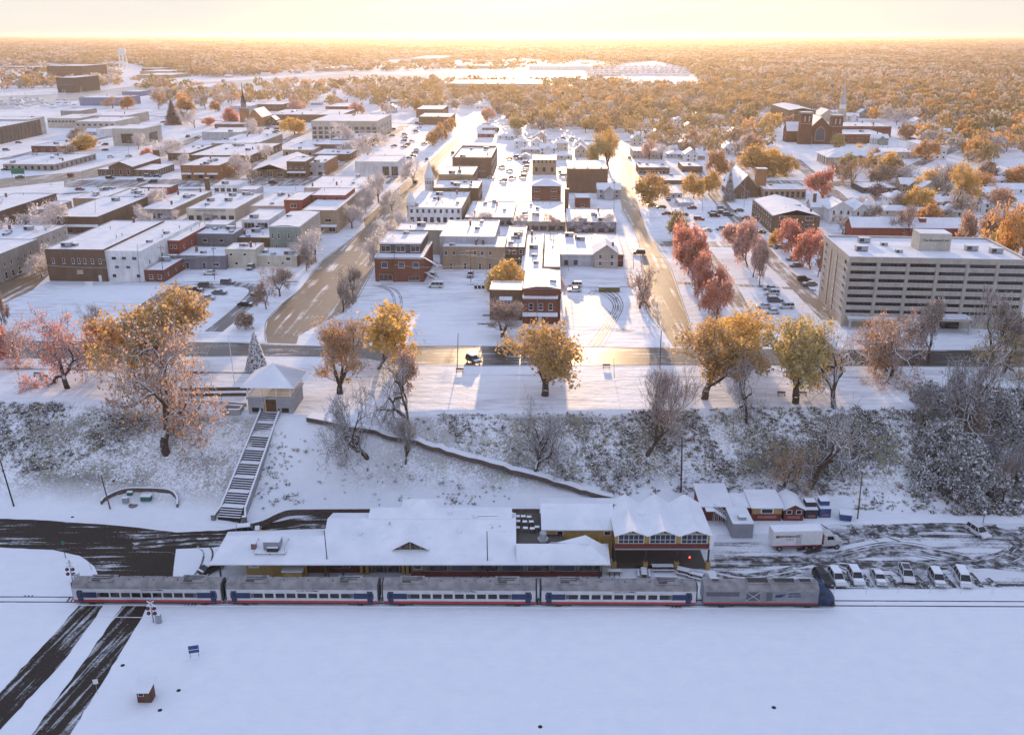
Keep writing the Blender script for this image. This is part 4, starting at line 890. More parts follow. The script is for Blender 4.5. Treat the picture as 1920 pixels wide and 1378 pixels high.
def signal(px, py, top, s, label):
    b = P(px, py, 0); o = thing('crossing_signal', label, 'crossing signal', b); h = topz(b, px, top)
    part('post', MB().tube((0, 0, 0), (0, 0, h), .1, k=8), M['metal'], o)
    q = MB()
    for a in (-1, 1): q.tube((-.55, -.12 - a * .012, h - .75 + a * .38 - .0), (.55, -.12 - a * .012, h - .75 - a * .38), .1, k=4)
    part('crossbuck', q, M['white_paint'], o)
    for x in (-.5, .5):
        for z in (h - 1.7, h - 2.6):
            p = part('lamp', MB().tube((x, -.1, z), (x, -.28, z), .3, k=14), M['tyre'], o); part('lens', MB().tube((x, -.281, z), (x, -.3, z), .13, k=10), M['tr_red'], p)
    part('control_box', MB().box(.5, -.4, 0, 1.3, .2, 1.5, 0, 1), [M['metal'], M['snow']], o); part('snow_cap', MB().box(-.7, -.2, h - 1.38, .7, .1, h - 1.28), M['snow'], o)
    part('gate_arm', MB().tube((0, -.35, 1.1), (s * 8.3, -.5, 1.35), .06, k=5), M['white_paint'], o)
signal(288, 1166, 1122, -1, 'snow crusted railway crossing signal in front of the train')
signal(136, 1088, 1050, 1, 'snow crusted railway crossing signal behind the end coach')
b = P(365, 1231, 0); o = thing('information_sign', 'slanted blue information sign standing alone in the snowfield', 'sign', b, .25); part('panel', MB().box(-.75, -.05, .75, .75, .05, 2.0), M['blue_sign'], o); part('snow_strip', MB().box(-.75, -.06, 1.3, .75, -.051, 1.38), M['snow'], o)
for x in (-.6, .6): part('post', MB().box(x - .04, -.04, 0, x + .04, .04, .75), M['metal'], o)
b = P(183, 1300, 0); o = thing('road_sign', 'small white road sign on a thin post beside the crossing road', 'sign', b, .2); part('post', MB().tube((0, 0, 0), (0, 0, 2.3), .03, k=5), M['metal'], o); part('sign_face', MB().box(-.35, -.05, 1.7, .35, -.03, 2.5), M['white_paint'], o)
b = P(272, 1317, 0); o = thing('ticket_kiosk', 'little brick kiosk with a tilted snowy roof in the snowfield', 'kiosk', b)
part('wall', MB().box(-1.0, 0, 0, .95, 1.5, 2.3), M['brick_d'], o); q = MB(); slab(q, [(-1.5, -.8, 2.35), (1.1, -.8, 2.35), (1.4, 2.0, 3.0), (-1.2, 2.0, 3.0)], .12); part('roof', q, [M['roof_snow'], M['wood']], o)
w = part('window', MB().box(-.8, -.04, 1.1, 0, -.005, 2.0), M['white_paint'], o); part('pane', MB().box(-.72, -.07, 1.18, -.08, -.04, 1.92), M['glass'], w); part('door', MB().box(.15, -.04, .05, .85, -.005, 2.0), M['wood'], o)
# utility boxes inside the horseshoe wall
for (px, py, w, h, m, lb) in [(275, 937, 1.0, .95, 'green_box', 'larger green utility box with a snowy lid'), (244, 928, .5, .7, 'green_box', 'smaller green utility box next to the grey pump'), (236, 942, .55, 1.1, 'grey_paint', 'rounded grey pump housing inside the horseshoe wall')]:
    b = T(px, py); o = thing('utility_box', lb, 'utility box', b); part('box_body', MB().box(-w, -w * .6, 0, w, w * .6, h, taper=.04), M[m], o); part('lid', MB().box(-w - .04, -w * .6 - .04, h, w + .04, w * .6 + .04, h + .14, taper=.04), M['snow'], o)
b = T(250, 947); tag(part('manhole', MB().lathe([(.9, -.1), (.9, .12), (.8, .16)], 16), M['stone'], None, loc=b), 'round brown manhole rim inside the horseshoe wall', 'manhole')
for k, (px, py, lb) in enumerate([(230, 1247, 'dark pit cover just right of the road'), (335, 1294, 'dark pit cover to the upper right of the kiosk'), (300, 1331, 'dark pit cover to the lower right of the kiosk'), (1451, 1326, 'tiny dark pit cover alone in the lower right snowfield'), (1013, 1362, 'tiny dark pit cover at the bottom middle of the snowfield'), (213, 901, 'small dark hole in the snow left of the tall pole'), (136, 969, 'dark clump of brush at the upper edge of the left road')]):
    b = T(px, py); q = MB(); q.lathe([(.32, 0), (.3, .05), (.18, .07)], 9); tag(part('pit_cover', q, M['tyre'], None, loc=b), lb, 'pit cover', 'dark covers in the snow')
for i, x in enumerate((1563, 1623, 1683, 1743, 1801, 1860)):
    b = P(x, 1112, 0); o = thing('fence_post', ['first', 'second', 'third', 'fourth', 'fifth', 'last'][i] + ' white post right of the locomotive along the railway', 'post', b, 0, 'white posts between lot and railway'); part('shaft', MB().tube((0, 0, 0), (.1, 0, 1.1), .06, k=6), M['white_paint'], o); part('snow_cap', MB().lathe([(.1, 1.1), (.1, 1.18), (.03, 1.22)], 6, (.1, 0)), M['snow'], o)
b = T(1843, 980); o = thing('street_lamp', 'short lamp with a snowy globe at the right edge of the parking lot', 'street lamp', b); part('shaft', MB().tube((0, 0, 0), (0, 0, 1.9), .07, k=6), M['pole_dark'] if 'pole_dark' in M else M['dark_metal'], o); part('globe', MB().lathe([(.12, 1.9), (.3, 2.1), (.32, 2.4), (.1, 2.6)], 10), M['white_paint'], o)
b = P(123, 1046, 0); o = thing('street_lamp', 'slim lamp standing left of the crossing road bend', 'street lamp', b); part('shaft', MB().tube((0, 0, 0), (0, 0, 2.8), .06, k=6), M['dark_metal'], o); part('globe', MB().lathe([(.12, 2.8), (.28, 3.0), (.25, 3.3), (.05, 3.5)], 10), M['green_box'], o)
b = T(178, 1078) if False else P(172, 1068, 0); o = thing('road_sign', 'thin leaning sign post inside the road bend', 'sign', b); part('post', MB().tube((0, 0, 0), (-.3, 0, 1.6), .04, k=5), M['metal'], o)
# ---------------- stair, pavilion and terraces ----------------
def stair():
    top, bot = T(506, 777), T(430, 977); o = thing('hillside_stair', 'long straight snow dusted stair running down the bluff below the pavilion', 'staircase', bot); d = top - bot; run = Vector((d.x, d.y, 0)); n = 60
    f = run.normalized(); s = Vector((f.y, -f.x, 0)); w0, w1 = 2.25, 1.75
    st_, sn = MB(), MB()
    land = [i % 8 >= 5 for i in range(n)]; rise = d.z / land.count(False); zc = .5
    for i in range(n):
        t0, t1 = i / n, (i + 1) / n; a, c = d * t0, d * t1; w = w0 + (w1 - w0) * t0; p = [a - s * w, a + s * w, c + s * w, c - s * w]; z1 = zc + (0 if land[i] else rise)
        st_.poly([(p[0].x, p[0].y, zc - .8), (p[1].x, p[1].y, zc - .8), (p[1].x, p[1].y, z1), (p[0].x, p[0].y, z1)])
        sn.poly([(p[0].x, p[0].y, z1), (p[1].x, p[1].y, z1), (p[2].x, p[2].y, z1 + .01), (p[3].x, p[3].y, z1 + .01)]); zc = z1
    part('risers', st_, M['tyre'], o); part('treads', sn, M['snow'], o)
    for sg in (-1, 1):
        q = MB(); c = MB()
        for i in range(12):
            t0, t1 = i / 12, (i + 1) / 12; a, b2 = d * t0, d * t1; wa, wb = w0 + (w1 - w0) * t0 + .1, w0 + (w1 - w0) * t1 + .1
            if i == 0: wa += .8
            pa, pb = a + s * sg * wa, b2 + s * sg * wb; o2 = s * sg * .4
            za, zb = d.z * t0 + .9, d.z * t1 + .9
            A = [(pa.x, pa.y), (pb.x, pb.y), ((pb + o2).x, (pb + o2).y), ((pa + o2).x, (pa + o2).y)]; Z = [za, zb, zb, za]
            q.poly([(A[0][0], A[0][1], za - 2), (A[1][0], A[1][1], zb - 2), (A[1][0], A[1][1], zb), (A[0][0], A[0][1], za)]); q.poly([(A[3][0], A[3][1], za - 2), (A[2][0], A[2][1], zb - 2), (A[2][0], A[2][1], zb), (A[3][0], A[3][1], za)])
            c.poly([(x, y, z + .004) for (x, y), z in zip(A, Z)])
        k = part('side_wall', q, M['concrete'], o); part('snow_cap', c, M['snow'], k)
    for sg in (-1, 1):
        b2 = s * sg * 3.1; part('end_pillar', MB().box(b2.x - .4, b2.y - .4, -.2, b2.x + .4, b2.y + .4, 1.3, 0, 1), [M['stone'], M['snow']], o)
stair()
def pavilion():
    fl = PY(466, 772, T(506, 777).y + .3); fr_ = PY(549, 772, fl.y); b0 = Vector(((fl.x + fr_.x) / 2, fl.y, fl.z - 1)); W2 = (fr_.x - fl.x) / 2; zf = 1 + topz(Vector((0, fl.y, 0)), 500, 745) - fl.z; D = 2 * W2 * .95
    o = thing('park_pavilion', 'open pavilion with a ribbed pyramid roof at the top of the stair', 'pavilion', b0, GA)
    ze = 1 + topz(Vector((0, fl.y, 0)), 500, 735) - fl.z + 1.0
    q = MB(); q.box(-W2, 0, 0, -W2 * .28, .4, zf - .4); q.box(W2 * .28, 0, 0, W2, .4, zf - .4); q.box(-W2, .4, 0, -W2 + .4, D, zf - .4); q.box(W2 - .4, .4, 0, W2, D, zf - .4); part('lower_wall', q, M['concrete'], o)
    part('floor_slab', MB().box(-W2 - .25, -.25, zf - .4, W2 + .25, D + .2, zf), M['concrete'], o); part('dark_recess', MB().box(-W2 * .28, 1.2, 0, W2 * .28, 1.3, zf - .42), M['wood'], o)
    for s in (-1, 1): f = part('opening', MB().box(s * W2 * .68 - .75, -.03, .9, s * W2 * .68 + .75, -.003, 1.9), M['tyre'], o); part('narrow_window', MB().box(s * W2 * .38 - .15, -.03, .9, s * W2 * .38 + .15, -.003, 1.8), M['tyre'], o)
    zt = zf + 2.5
    for x in (-1, -.33, .33, 1):
        for y in (0, 1):
            part('post', MB().box(x * (W2 - .15) - .09, y * D - .09 + .1 * (1 - y), zf, x * (W2 - .15) + .09, y * D + .09 + .1 * (1 - y), zt), M['white_paint'], o)
    for y in (.33, .66):
        for x in (-1, 1): part('post', MB().box(x * (W2 - .15) - .09, y * D - .09, zf, x * (W2 - .15) + .09, y * D + .09, zt), M['white_paint'], o)
    q = MB()
    for z in (.45, 1.0):
        q.path([(-W2, 0, zf + z), (W2, 0, zf + z), (W2, D, zf + z), (-W2, D, zf + z), (-W2, 0, zf + z)], .05, 4)
    part('railing', q, M['white_paint'], o)
    e = 1.0; cs = [(-W2 - e, -e, zt), (W2 + e, -e, zt), (W2 + e, D + e, zt), (-W2 - e, D + e, zt)]; ap = (0, D / 2, zt + 3.6); q = MB()
    for i in range(4): slab(q, [cs[i], cs[(i + 1) % 4], ap], .14)
    r = part('pyramid_roof', q, [M['roof_snow'], M['white_paint']], o)
    q = MB()
    for i in range(1, 22):     # standing seams showing on the wind-swept right face
        y = -e + (D + 2 * e) * i / 22; t = min(i, 22 - i) / 11; q.tube((W2 + e - .01, y, zt + .05), (W2 + e - t * (W2 + e), y, zt + .05 + t * 3.6), .035, k=3)
    part('seams', q, M['metal'], r)
    part('deck_snow', MB().box(-W2 + .1, .1, zf + .003, -W2 * .2, D - .5, zf + .06), M['snow'], o)
pavilion()
for k, (pts, lb, m) in enumerate([([(338, 733), (470, 731)], 'uppermost dark timber terrace wall left of the pavilion', 'wood'), ([(334, 743), (462, 742)], 'middle dark timber terrace wall left of the pavilion', 'wood'), ([(334, 755), (400, 757), (462, 762)], 'lowest grey terrace wall left of the pavilion', 'concrete')]):
    q = [T(x, y) + Vector((0, 0, .75)) for x, y in pts]; wall_run('terrace_wall', q, .9, .35, M[m], lb)
def planter(pts, lb):
    q = [T(x, y) + Vector((0, 0, .9)) for x, y in pts]; z = max(p.z for p in q)
    for p in q: p.z = z
    wall_run('stepped_planter', q, 1.6, .4, M['concrete'], lb)
planter([(318, 781), (364, 783), (376, 766), (336, 764), (318, 781)], 'larger stepped concrete planter below the terraces')
planter([(419, 778), (450, 778), (456, 768), (425, 766), (419, 778)], 'smaller concrete planter near the pavilion corner')
# pyramid of snowy boughs
b = P(482, 692, UP); h = topz(b, 474, 618) - UP; o = thing('christmas_tree', 'tall slim cone of snow covered boughs beside the pavilion', 'christmas tree', b)
rr = random.Random(4); q = MB(); R0 = 2.6
for i in range(2600):
    z = h * (1 - math.sqrt(rr.random())) * .99; r = R0 * (1 - z / h) + .05; a = rr.uniform(0, 6.283); s = .16; c = Vector((r * math.cos(a), r * math.sin(a), z)); u = Vector((-math.sin(a), math.cos(a), 0)) * s; v = Vector((math.cos(a) * .5, math.sin(a) * .5, rr.uniform(-.8, .2))).normalized() * s * 1.3
    q.poly([c - u - v, c + u - v, c + u + v, c - u + v], int(rr.random() < .8))
part('boughs', q, [plain('bough', (.03, .05, .035), .8), M['snow']], o); part('core', MB().lathe([(R0 * .9, 0), (.05, h * .98)], 12), M['bough'], o); part('topper', MB().lathe([(.05, h), (.3, h + .3), (.05, h + .7)], 6), M['warm_lamp'] if False else M['yellow'], o)
# ---------------- town buildings ----------------
for n, c in dict(w_brown=(.13, .085, .06), w_church=(.11, .05, .038), w_red=(.22, .065, .05), w_redbrick=(.15, .06, .045), w_tan=(.30, .225, .155), w_cream=(.46, .42, .34), w_grey=(.16, .165, .19), w_lgrey=(.36, .37, .39), w_white=(.60, .61, .64), w_green=(.20, .245, .23), w_beige=(.38, .33, .28), w_orange=(.28, .14, .075), w_blue=(.16, .2, .3), w_dark=(.07, .065, .065), w_stone=(.27, .245, .215), w_yel=(.42, .34, .18), w_concrete=(.40, .37, .32)).items():
    c = tuple(min(.72, x * 1.22) for x in c); t = NT(n); w = t.coord('Object'); n1 = t.noise(w, .25, 4); n2 = t.noise(w, 2.5, 4, .7); m = t.new('Mapping'); m.inputs['Scale'].default_value = (1.3, 1.3, .12); t.l.new(w, m.inputs[0]); n3 = t.noise(m.outputs[0], 1.0, 3)
    v = t.math('ADD', t.math('MULTIPLY', n1, .4), t.math('ADD', t.math('MULTIPLY', n2, .35), t.math('MULTIPLY', n3, .25)))
    M[n] = t.out(t.mix(t.ramp(v, [(.36, 0.), (.64, 1.)]), tuple(x * .72 for x in c), tuple(x * 1.22 for x in c)), .85, spec=.2)
WC = {}
def winmesh(w, h, fr='white_paint', gl='glass'):
    k = (round(w, 2), round(h, 2), fr, gl)
    if k not in WC:
        b = MB(); b.box(-w / 2, -.05, 0, w / 2, .05, h, 0); b.box(-w / 2 + .09, -.07, .09, w / 2 - .09, -.05, h - .09, 1)
        if h > 1.2 and w < 2: b.box(-w / 2 + .09, -.085, h / 2 - .03, w / 2 - .09, -.07, h / 2 + .03, 0)
        if w > 1.9:
            n = int(w / 1.1)
            for i in range(1, n): x = -w / 2 + w * i / n; b.box(x - .035, -.085, .09, x + .035, -.07, h - .09, 0)
        b.box(-w / 2 - .06, -.14, -.08, w / 2 + .06, .0, .0, 2)
        WC[k] = b.mesh('window', [M[fr], M[gl], M['snow']])
    return WC[k]
def solve(f, lo, hi):
    a = f(lo)
    for _ in range(40):
        m = (lo + hi) / 2
        if (f(m) > 0) == (a > 0): lo = m
        else: hi = m
    return (lo + hi) / 2
UN = {}
def unit_mesh(k):
    if k not in UN:
        b = MB()
        if k == 0: b.box(-.9, -.7, 0, .9, .7, .9, 0, 1); b.box(-.8, -.72, .15, -.1, -.7, .75, 2)
        elif k == 1: b.box(-1.6, -.9, .2, 1.6, .9, 1.5, 0, 1); b.box(-1.4, -.92, .4, -.2, -.9, 1.3, 2); b.box(-1.5, -.8, 0, 1.5, .8, .2, 2)
        elif k == 2: b.lathe([(.12, 0), (.12, .8), (.25, .85), (.22, 1.1), (.05, 1.15)], 8)
        elif k == 3: b.box(-.35, -.35, 0, .35, .35, 1.8, 3, 1)
        UN[k] = b.mesh('roof_unit', [M['metal'], M['snow'], M['dark_metal'], M['chim']])
    return UN[k]
BLD = []
def bld(label, xl, yf, xr, yb, mat, base=None, h=None, z0=UP, side=None, wins=(), swins=(), par=.35, units=3, rot=GA, yfr=None, depth=None, name='shop_building', cat='building', cornice=None, awn=None, roofh=0, seed=None, group=None, door=(), snowf='roof_snow', deck=None):
    """flat roofed building: front roof corners, back roof row and base row as seen, walls stand on the town grid"""
    if h is None:
        b = P(xl, base, z0); h = topz(b, xl, yf) - z0
    p0 = P(xl, yf, z0 + h); 
    if yfr is not None: p1 = P(xr, yfr, z0 + h); rot = math.atan2(p1.y - p0.y, p1.x - p0.x)
    ux, uy = Vector((math.cos(rot), math.sin(rot), 0)), Vector((-math.sin(rot), math.cos(rot), 0))
    w = solve(lambda s: proj(p0 + ux * s)[0] - xr, .5, 400)
    d = depth if depth else solve(lambda s: -(proj(p0 + uy * s)[1] - yb), .5, 400)
    o = thing(name, label, cat, (p0.x, p0.y, z0), rot, group); T_ = .28
    q = MB(); q.box(0, 0, -.6, w, d, h - par, 0, 0); wl_ = part('wall', q, [M[mat]] , o)
    if side:   # side walls of another colour, 3 mm proud
        s = part('side_wall', MB().box(w + .003, 0.01, -.5, w + .05, d - .01, h - par), M[side], o); s = part('side_wall', MB().box(-.05, 0.01, -.5, -.003, d - .01, h - par), M[side], o)
    # parapet with snow on its top
    q = MB(); zt, zb = h, h - par
    q.box(-.03, -.03, zb, w + .03, T_, zt, 0, 1); q.box(-.03, d - T_, zb, w + .03, d + .03, zt, 0, 1); q.box(-.03, T_, zb, T_, d - T_, zt, 0, 1); q.box(w - T_, T_, zb, w + .03, d - T_, zt, 0, 1)
    part('parapet', q, [M[cornice or mat], M['roof_snow']], o)
    # uneven roof snow
    nx_, ny_ = max(2, int(w / 3)), max(2, int(d / 3)); v = []; rr = random.Random(len(BLD) * 7 + 1)
    for j in range(ny_ + 1):
        for i in range(nx_ + 1):
            e = min(i, nx_ - i) == 0 or min(j, ny_ - j) == 0
            v.append((T_ + (w - 2 * T_) * i / nx_, T_ + (d - 2 * T_) * j / ny_, zb + .08 + (.12 if e else rr.uniform(0, .07)) + roofh * (1 - abs(2 * i / nx_ - 1))))
    q = MB(); q.v = v; q.f = [(j * (nx_ + 1) + i, j * (nx_ + 1) + i + 1, (j + 1) * (nx_ + 1) + i + 1, (j + 1) * (nx_ + 1) + i) for j in range(ny_) for i in range(nx_)]; q.m = [0] * len(q.f)
    part('roof', q, M[deck] if deck else M[snowf], o, True)
    rr = random.Random(len(BLD) + 50)
    for i in range(int(units * 1.7)):
        k = rr.choice([0, 0, 1, 2, 2, 3]) if min(w, d) > 6 else 2
        x, y = rr.uniform(1.5, max(1.6, w - 1.5)), rr.uniform(1.5, max(1.6, d - 1.5)); link('roof_unit', unit_mesh(k), o, (x, y, zb + .1), rr.choice([0, 0, 1.57]))
    for row in wins:      # (z, height, width, positions or count[, frame, glass])
        z, hh, ww, ps = row[:4]; fr, gl = (row[4] if len(row) > 4 else 'white_paint'), (row[5] if len(row) > 5 else 'glass')
        ps = [(i + .5) / ps for i in range(ps)] if isinstance(ps, int) else ps
        for f in ps: link('window', winmesh(ww, hh, fr, gl), o, (w * f, -.012, z))
    if swins:
        right = p0.x < 0 or swins[0] == 'R'
        for row in [r for r in swins if not isinstance(r, str)]:
            z, hh, ww, n = row[:4]; fr, gl = (row[4] if len(row) > 4 else 'white_paint'), (row[5] if len(row) > 5 else 'glass')
            for i in range(n):
                y = d * (i + .5) / n; x = w + .06 if right else -.06
                link('window', winmesh(ww, hh, fr, gl), o, (x, y, z), R(90) if right else R(-90))
    for f in door: part('door', MB().box(w * f - .5, -.06, 0, w * f + .5, -.01, 2.1), M['white_paint'], o)
    if awn:
        for (a, b2, z, m) in awn:
            q = MB(); slab(q, [(w * a, -1.3, z), (w * b2, -1.3, z), (w * b2, -.05, z + .7), (w * a, -.05, z + .7)], .12, 0, eave=1); part('awning', q, [M['roof_snow'], M[m]], o)
    o['_d'] = 1; del o['_d']; BLD.append(o); o_w[o.name] = (w, d, h); return o
o_w = {}
SW = lambda z, n, w=.9, h=1.5, f='white_paint', g='glass': (z, h, w, n, f, g)
# --- left block facing the bluff
b = bld('dark brown brick corner block with a row of upper windows and utility wires', 83, 467, 193, 413, 'w_brown', base=527, wins=[(5.9, 1.7, .8, [.12, .3, .46, .56, .66, .79, .92]), (2.6, 1.2, 2.0, [.55], 'w_beige', 'w_beige')], units=4, door=(.88,), name='brick_block')
bld('white painted three storey block with a wide garage door', 194, 470, 264, 413, 'w_white', base=527, side='w_white', wins=[(7.0, 1.1, 1.6, [.25, .52, .8]), (4.2, 1.0, 1.5, [.3, .6]), (1.2, 1.2, 1.3, [.2, .85])], swins=[SW(4.5, 5)], units=3, cornice='w_white', name='painted_block')
bld('low red brick annex with snowy roof beside the white painted block', 271, 506, 307, 481, 'w_redbrick', base=528, wins=[(.9, 1.4, 1.2, [.3, .75])], swins=[SW(1.4, 3, .7, 1)], units=2)
bld('orange red brick building rising behind the low annex', 311, 451, 336, 414, 'w_red', h=9, wins=[(6.2, 1.2, .9, [.35, .65])], swins=[SW(5.6, 5, .8, 1.2)], units=2)
bld('long low dark grey building with snowy roof beside the red annex', 332, 479, 421, 462, 'w_grey', base=505, wins=[(.3, 2.1, 1.2, [.2, .55]), (1.2, 1.1, 2.2, [.8])], units=3)
bld('dark slate blue two storey wall behind the long low grey building', 360, 438, 437, 426, 'w_grey', h=8.3, wins=[(5.2, 1.2, 1.6, [.3, .7])], units=2)
bld('small grey penthouse storey behind the slate blue wall', 385, 421, 426, 412, 'w_lgrey', h=9.6, wins=[(7.4, 1.2, .8, 5)], units=0)
bld('cream painted house with small windows right of the grey building', 421, 467, 478, 455, 'w_cream', base=502, wins=[(4.2, .9, 1.0, [.2, .65]), (1.0, 1.1, 1.0, [.35, .8])], units=3)
bld('long cream rear building with a brown end wall by the frosty street tree', 467, 479, 556, 464, 'w_cream', base=500, side='w_brown', wins=[(2.3, 1.1, 1.6, [.82], 'white_paint', 'glass'), (.9, .9, .8, [.15, .4, .7])], units=3)
bld('grey green three storey house block with arched white windows', 504, 424, 562, 396, 'w_green', h=11, side='w_beige', wins=[(6.5, 1.9, .8, [.1, .3, .62, .88]), (2.6, 1.7, .7, [.2, .5, .8])], swins=[SW(6, 4, .6, 1.5)], units=1, cornice='w_white', roofh=.5)
bld('white modern storey with two big dark windows left of the green block', 452, 412, 504, 392, 'w_white', h=9.5, wins=[(6.2, 2.2, 4.0, [.28, .76], 'white_paint', 'glass_room')], units=1)
bld('brown lower terrace storey in front of the white modern storey', 438, 445, 504, 420, 'w_brown', h=6.2, wins=[(3.0, 1.4, 1.6, [.3, .7])], units=4)
bld('tan stone corner store with a display window on the curving street', 566, 394, 630, 352, 'w_tan', base=437, side='w_tan', wins=[(4.5, 1.3, 2.6, [.75]), (.5, 2.2, 2.6, [.5, .85])], swins=[SW(4.2, 8, .9, 1.6)], units=1, awn=[(.45, 1.0, 2.8, 'w_dark')])
bld('pink red rooftop room with a dark window on the tan corner store', 532, 375, 567, 359, 'w_red', h=11.2, wins=[(8.0, 1.6, 2.6, [.5])], units=1)
bld('wide pink red penthouse with terrace doors on the tan corner store', 583, 366, 647, 352, 'w_red', h=11.0, wins=[(7.9, 2.1, 1.8, [.15, .4, .75], 'w_beige', 'glass')], units=1)
bld('low white roofed shop row behind the pink red penthouses', 570, 352, 690, 330, 'w_beige', h=6.5, swins=[SW(3, 5)], units=5)
bld('wide plain white roof left of the pink rooftop room', 470, 386, 540, 362, 'w_beige', h=6.8, units=4)
# --- far left blocks
bld('long tan side walled shop at the far left edge with arched ground floor', -130, 476, -3, 447, 'w_stone', base=530, swins=[SW(1, 6, 1.4, 2.2), SW(5, 6, .9, 1.5)], units=4)
bld('pale shop block behind the far left one with a long beige side wall', -110, 447, 58, 421, 'w_beige', h=8.5, swins=[SW(5.3, 6, .9, 1.5), SW(1, 5, 1.6, 2)], units=6)
bld('brown brick block with a high side wall at the far left edge', -90, 396, -2, 362, 'w_brown', h=8, units=3)
bld('tan shop with a row of dark arches facing the frosted trees', 16, 392, 87, 376, 'w_tan', base=414, wins=[(.8, 2.4, 1.5, 7, 'w_brown', 'glass')], units=2, cornice='w_lgrey')
bld('wide low theatre block with bright roof and a yellow lit canopy', 90, 406, 182, 368, 'w_brown', h=7, wins=[(.4, 1.6, 2.8, 4, 'w_dark', 'glass_room')], units=2, awn=[(.3, 1.0, 3.2, 'w_yel')])
bld('weathered stone shop with a dark roof edge right of the theatre', 262, 392, 322, 358, 'w_stone', base=412, side='w_tan', wins=[(.5, 2.2, 2.4, 4, 'w_lgrey', 'glass')], units=4)
bld('broad cream shop with dark horizontal bands under its roof', 349, 391, 440, 362, 'w_cream', base=415, side='w_beige', wins=[(.5, 2.0, 2.2, 6, 'w_dark', 'glass'), (5.0, .25, 13, [.5], 'w_dark', 'w_dark'), (4.3, .25, 13, [.5], 'w_dark', 'w_dark')], units=6)
bld('low white roofed shop among the theatres at the left', 136, 372, 190, 352, 'w_tan', h=4.5, units=5)
bld('low wide shop behind the theatre with three roof vents', 195, 372, 262, 353, 'w_beige', h=4.5, units=5)
bld('small red trimmed filling station canopy by the slushy cross street', 262, 351, 318, 345, 'w_red', h=3.6, units=0, name='canopy', cat='canopy')
bld('small white canopy building beside a tall brown chimney', 400, 347, 445, 338, 'w_white', h=4, wins=[(.5, 2, 2.2, 4)], units=1)
bld('flat white kiosk roof right of the white canopy building', 445, 355, 480, 348, 'w_lgrey', h=3.4, units=0)
bld('long single storey office with arched openings near the green road sign', 5, 308, 102, 288, 'w_stone', base=320, wins=[(.5, 2.2, 1.6, 8, 'w_dark', 'glass')], swins=[SW(.5, 9, 1.6, 2.2, 'w_dark')], units=5)
bld('small dark brick office with white arched windows', 58, 274, 133, 264, 'w_redbrick', base=286, wins=[(1.0, 1.4, 1.6, 5)], units=3)
bld('angular dark striped government block at the far left edge', -40, 246, 75, 236, 'w_dark', base=None, h=12, yfr=224, depth=40, wins=[(.6, 10.2, .9, 16, 'w_concrete', 'glass')], units=2, name='courthouse', cat='public building')
bld('pale concrete wing behind the dark striped block', -30, 224, 52, 212, 'w_concrete', h=13, depth=25, units=1)
# museum-like library with big amber openings
bld('square white modern library with huge glazed openings', 209, 241, 268, 231, 'w_concrete', base=274, wins=[(1.6, 7.0, 9.5, [.48], 'w_beige', 'glass_room')], swins=[SW(1.8, 1, 15, 6.5, 'w_beige', 'glass_room')], depth=32, units=0, name='library', cat='library', cornice='w_white')
bld('tan brick tavern with awnings and a roof deck by the cross street', 338, 310, 410, 294, 'w_orange', base=337, side='w_orange', wins=[(5, 1.3, 1.1, [.2]), (.5, 2, 2.2, [.2, .5, .8], 'w_dark', 'glass')], swins=[SW(4.5, 5)], units=5, awn=[(.02, .28, 3.0, 'w_lgrey'), (.34, .62, 3.0, 'w_lgrey'), (.68, .96, 3.0, 'w_lgrey')])
bld('flat roofed tan shop left of the long awning row', 314, 287, 356, 272, 'w_brown', h=5, wins=[(.5, 1.8, 1.6, 5, 'w_dark', 'glass')], units=3)
bld('long low building with a row of side awnings in the left town', 356, 291, 470, 268, 'w_brown', h=5, swins=[SW(.8, 8, 1.8, 2)], units=9)
bld('broad flat store behind the long awning row', 396, 269, 480, 251, 'w_tan', h=5, units=4)
bld('pale grey hall near the church steeple', 378, 248, 452, 239, 'w_lgrey', base=263, units=2)
bld('small hall with dark wall left of the brick church', 402, 233, 464, 227, 'w_brown', h=4, units=1)
bld('flat roofed hall with a bright front behind the long store', 530, 281, 588, 263, 'w_tan', base=293, wins=[(.6, 1.8, 1.6, 4, 'w_dark', 'glass')], units=5)
bld('low brown wing joined to the bright fronted hall', 588, 289, 655, 279, 'w_brown', h=4, swins=[SW(1, 3)], units=3)
bld('long flat roof tucked below the cream office block', 590, 271, 668, 261, 'w_brown', h=5.5, swins=[SW(1, 4)], units=1)
bld('brown flat roofed shop directly below the cream office block', 620, 261, 692, 250, 'w_brown', h=6, units=2)
bld('cream three storey office with a grid of square dark windows', 583, 227, 707, 214, 'w_concrete', base=262, wins=[(7.2, 2.3, 3.0, 11, 'w_stone', 'glass_blue'), (3.9, 2.3, 3.0, 11, 'w_stone', 'glass_blue'), (.8, 2.2, 3.0, 11, 'w_stone', 'glass_blue')], swins=[SW(7.2, 5, 3, 2.3, 'w_stone', 'glass_blue'), SW(3.9, 5, 3, 2.3, 'w_stone', 'glass_blue'), SW(.8, 5, 3, 2.2, 'w_stone', 'glass_blue')], units=2, name='office_block', cat='office building')
bld('white modern bank with a wide flat roof beside the sunlit street', 665, 303, 745, 291, 'w_white', base=330, wins=[(.2, 5.2, 3.8, [.72, .93], 'white_paint', 'glass_room')], units=1, name='bank', cat='bank')
bld('arched roof market hall with big barred front windows', 474, 319, 537, 294, 'w_brown', base=334, wins=[(.6, 2.4, 3.2, [.2, .8], 'white_paint', 'glass_room'), (.6, 3.4, 3.0, [.5], 'white_paint', 'glass_room')], roofh=3.0, units=1, par=.2, name='market_hall', cat='hall')
bld('brown brick shopfront between the arched hall and the blue grey one', 537, 303, 572, 294, 'w_brown', base=334, wins=[(5, 1.3, 1.1, 3), (.5, 2, 2.4, 3, 'w_dark', 'glass')], awn=[(0, 1, 3.0, 'w_grey')], units=1)
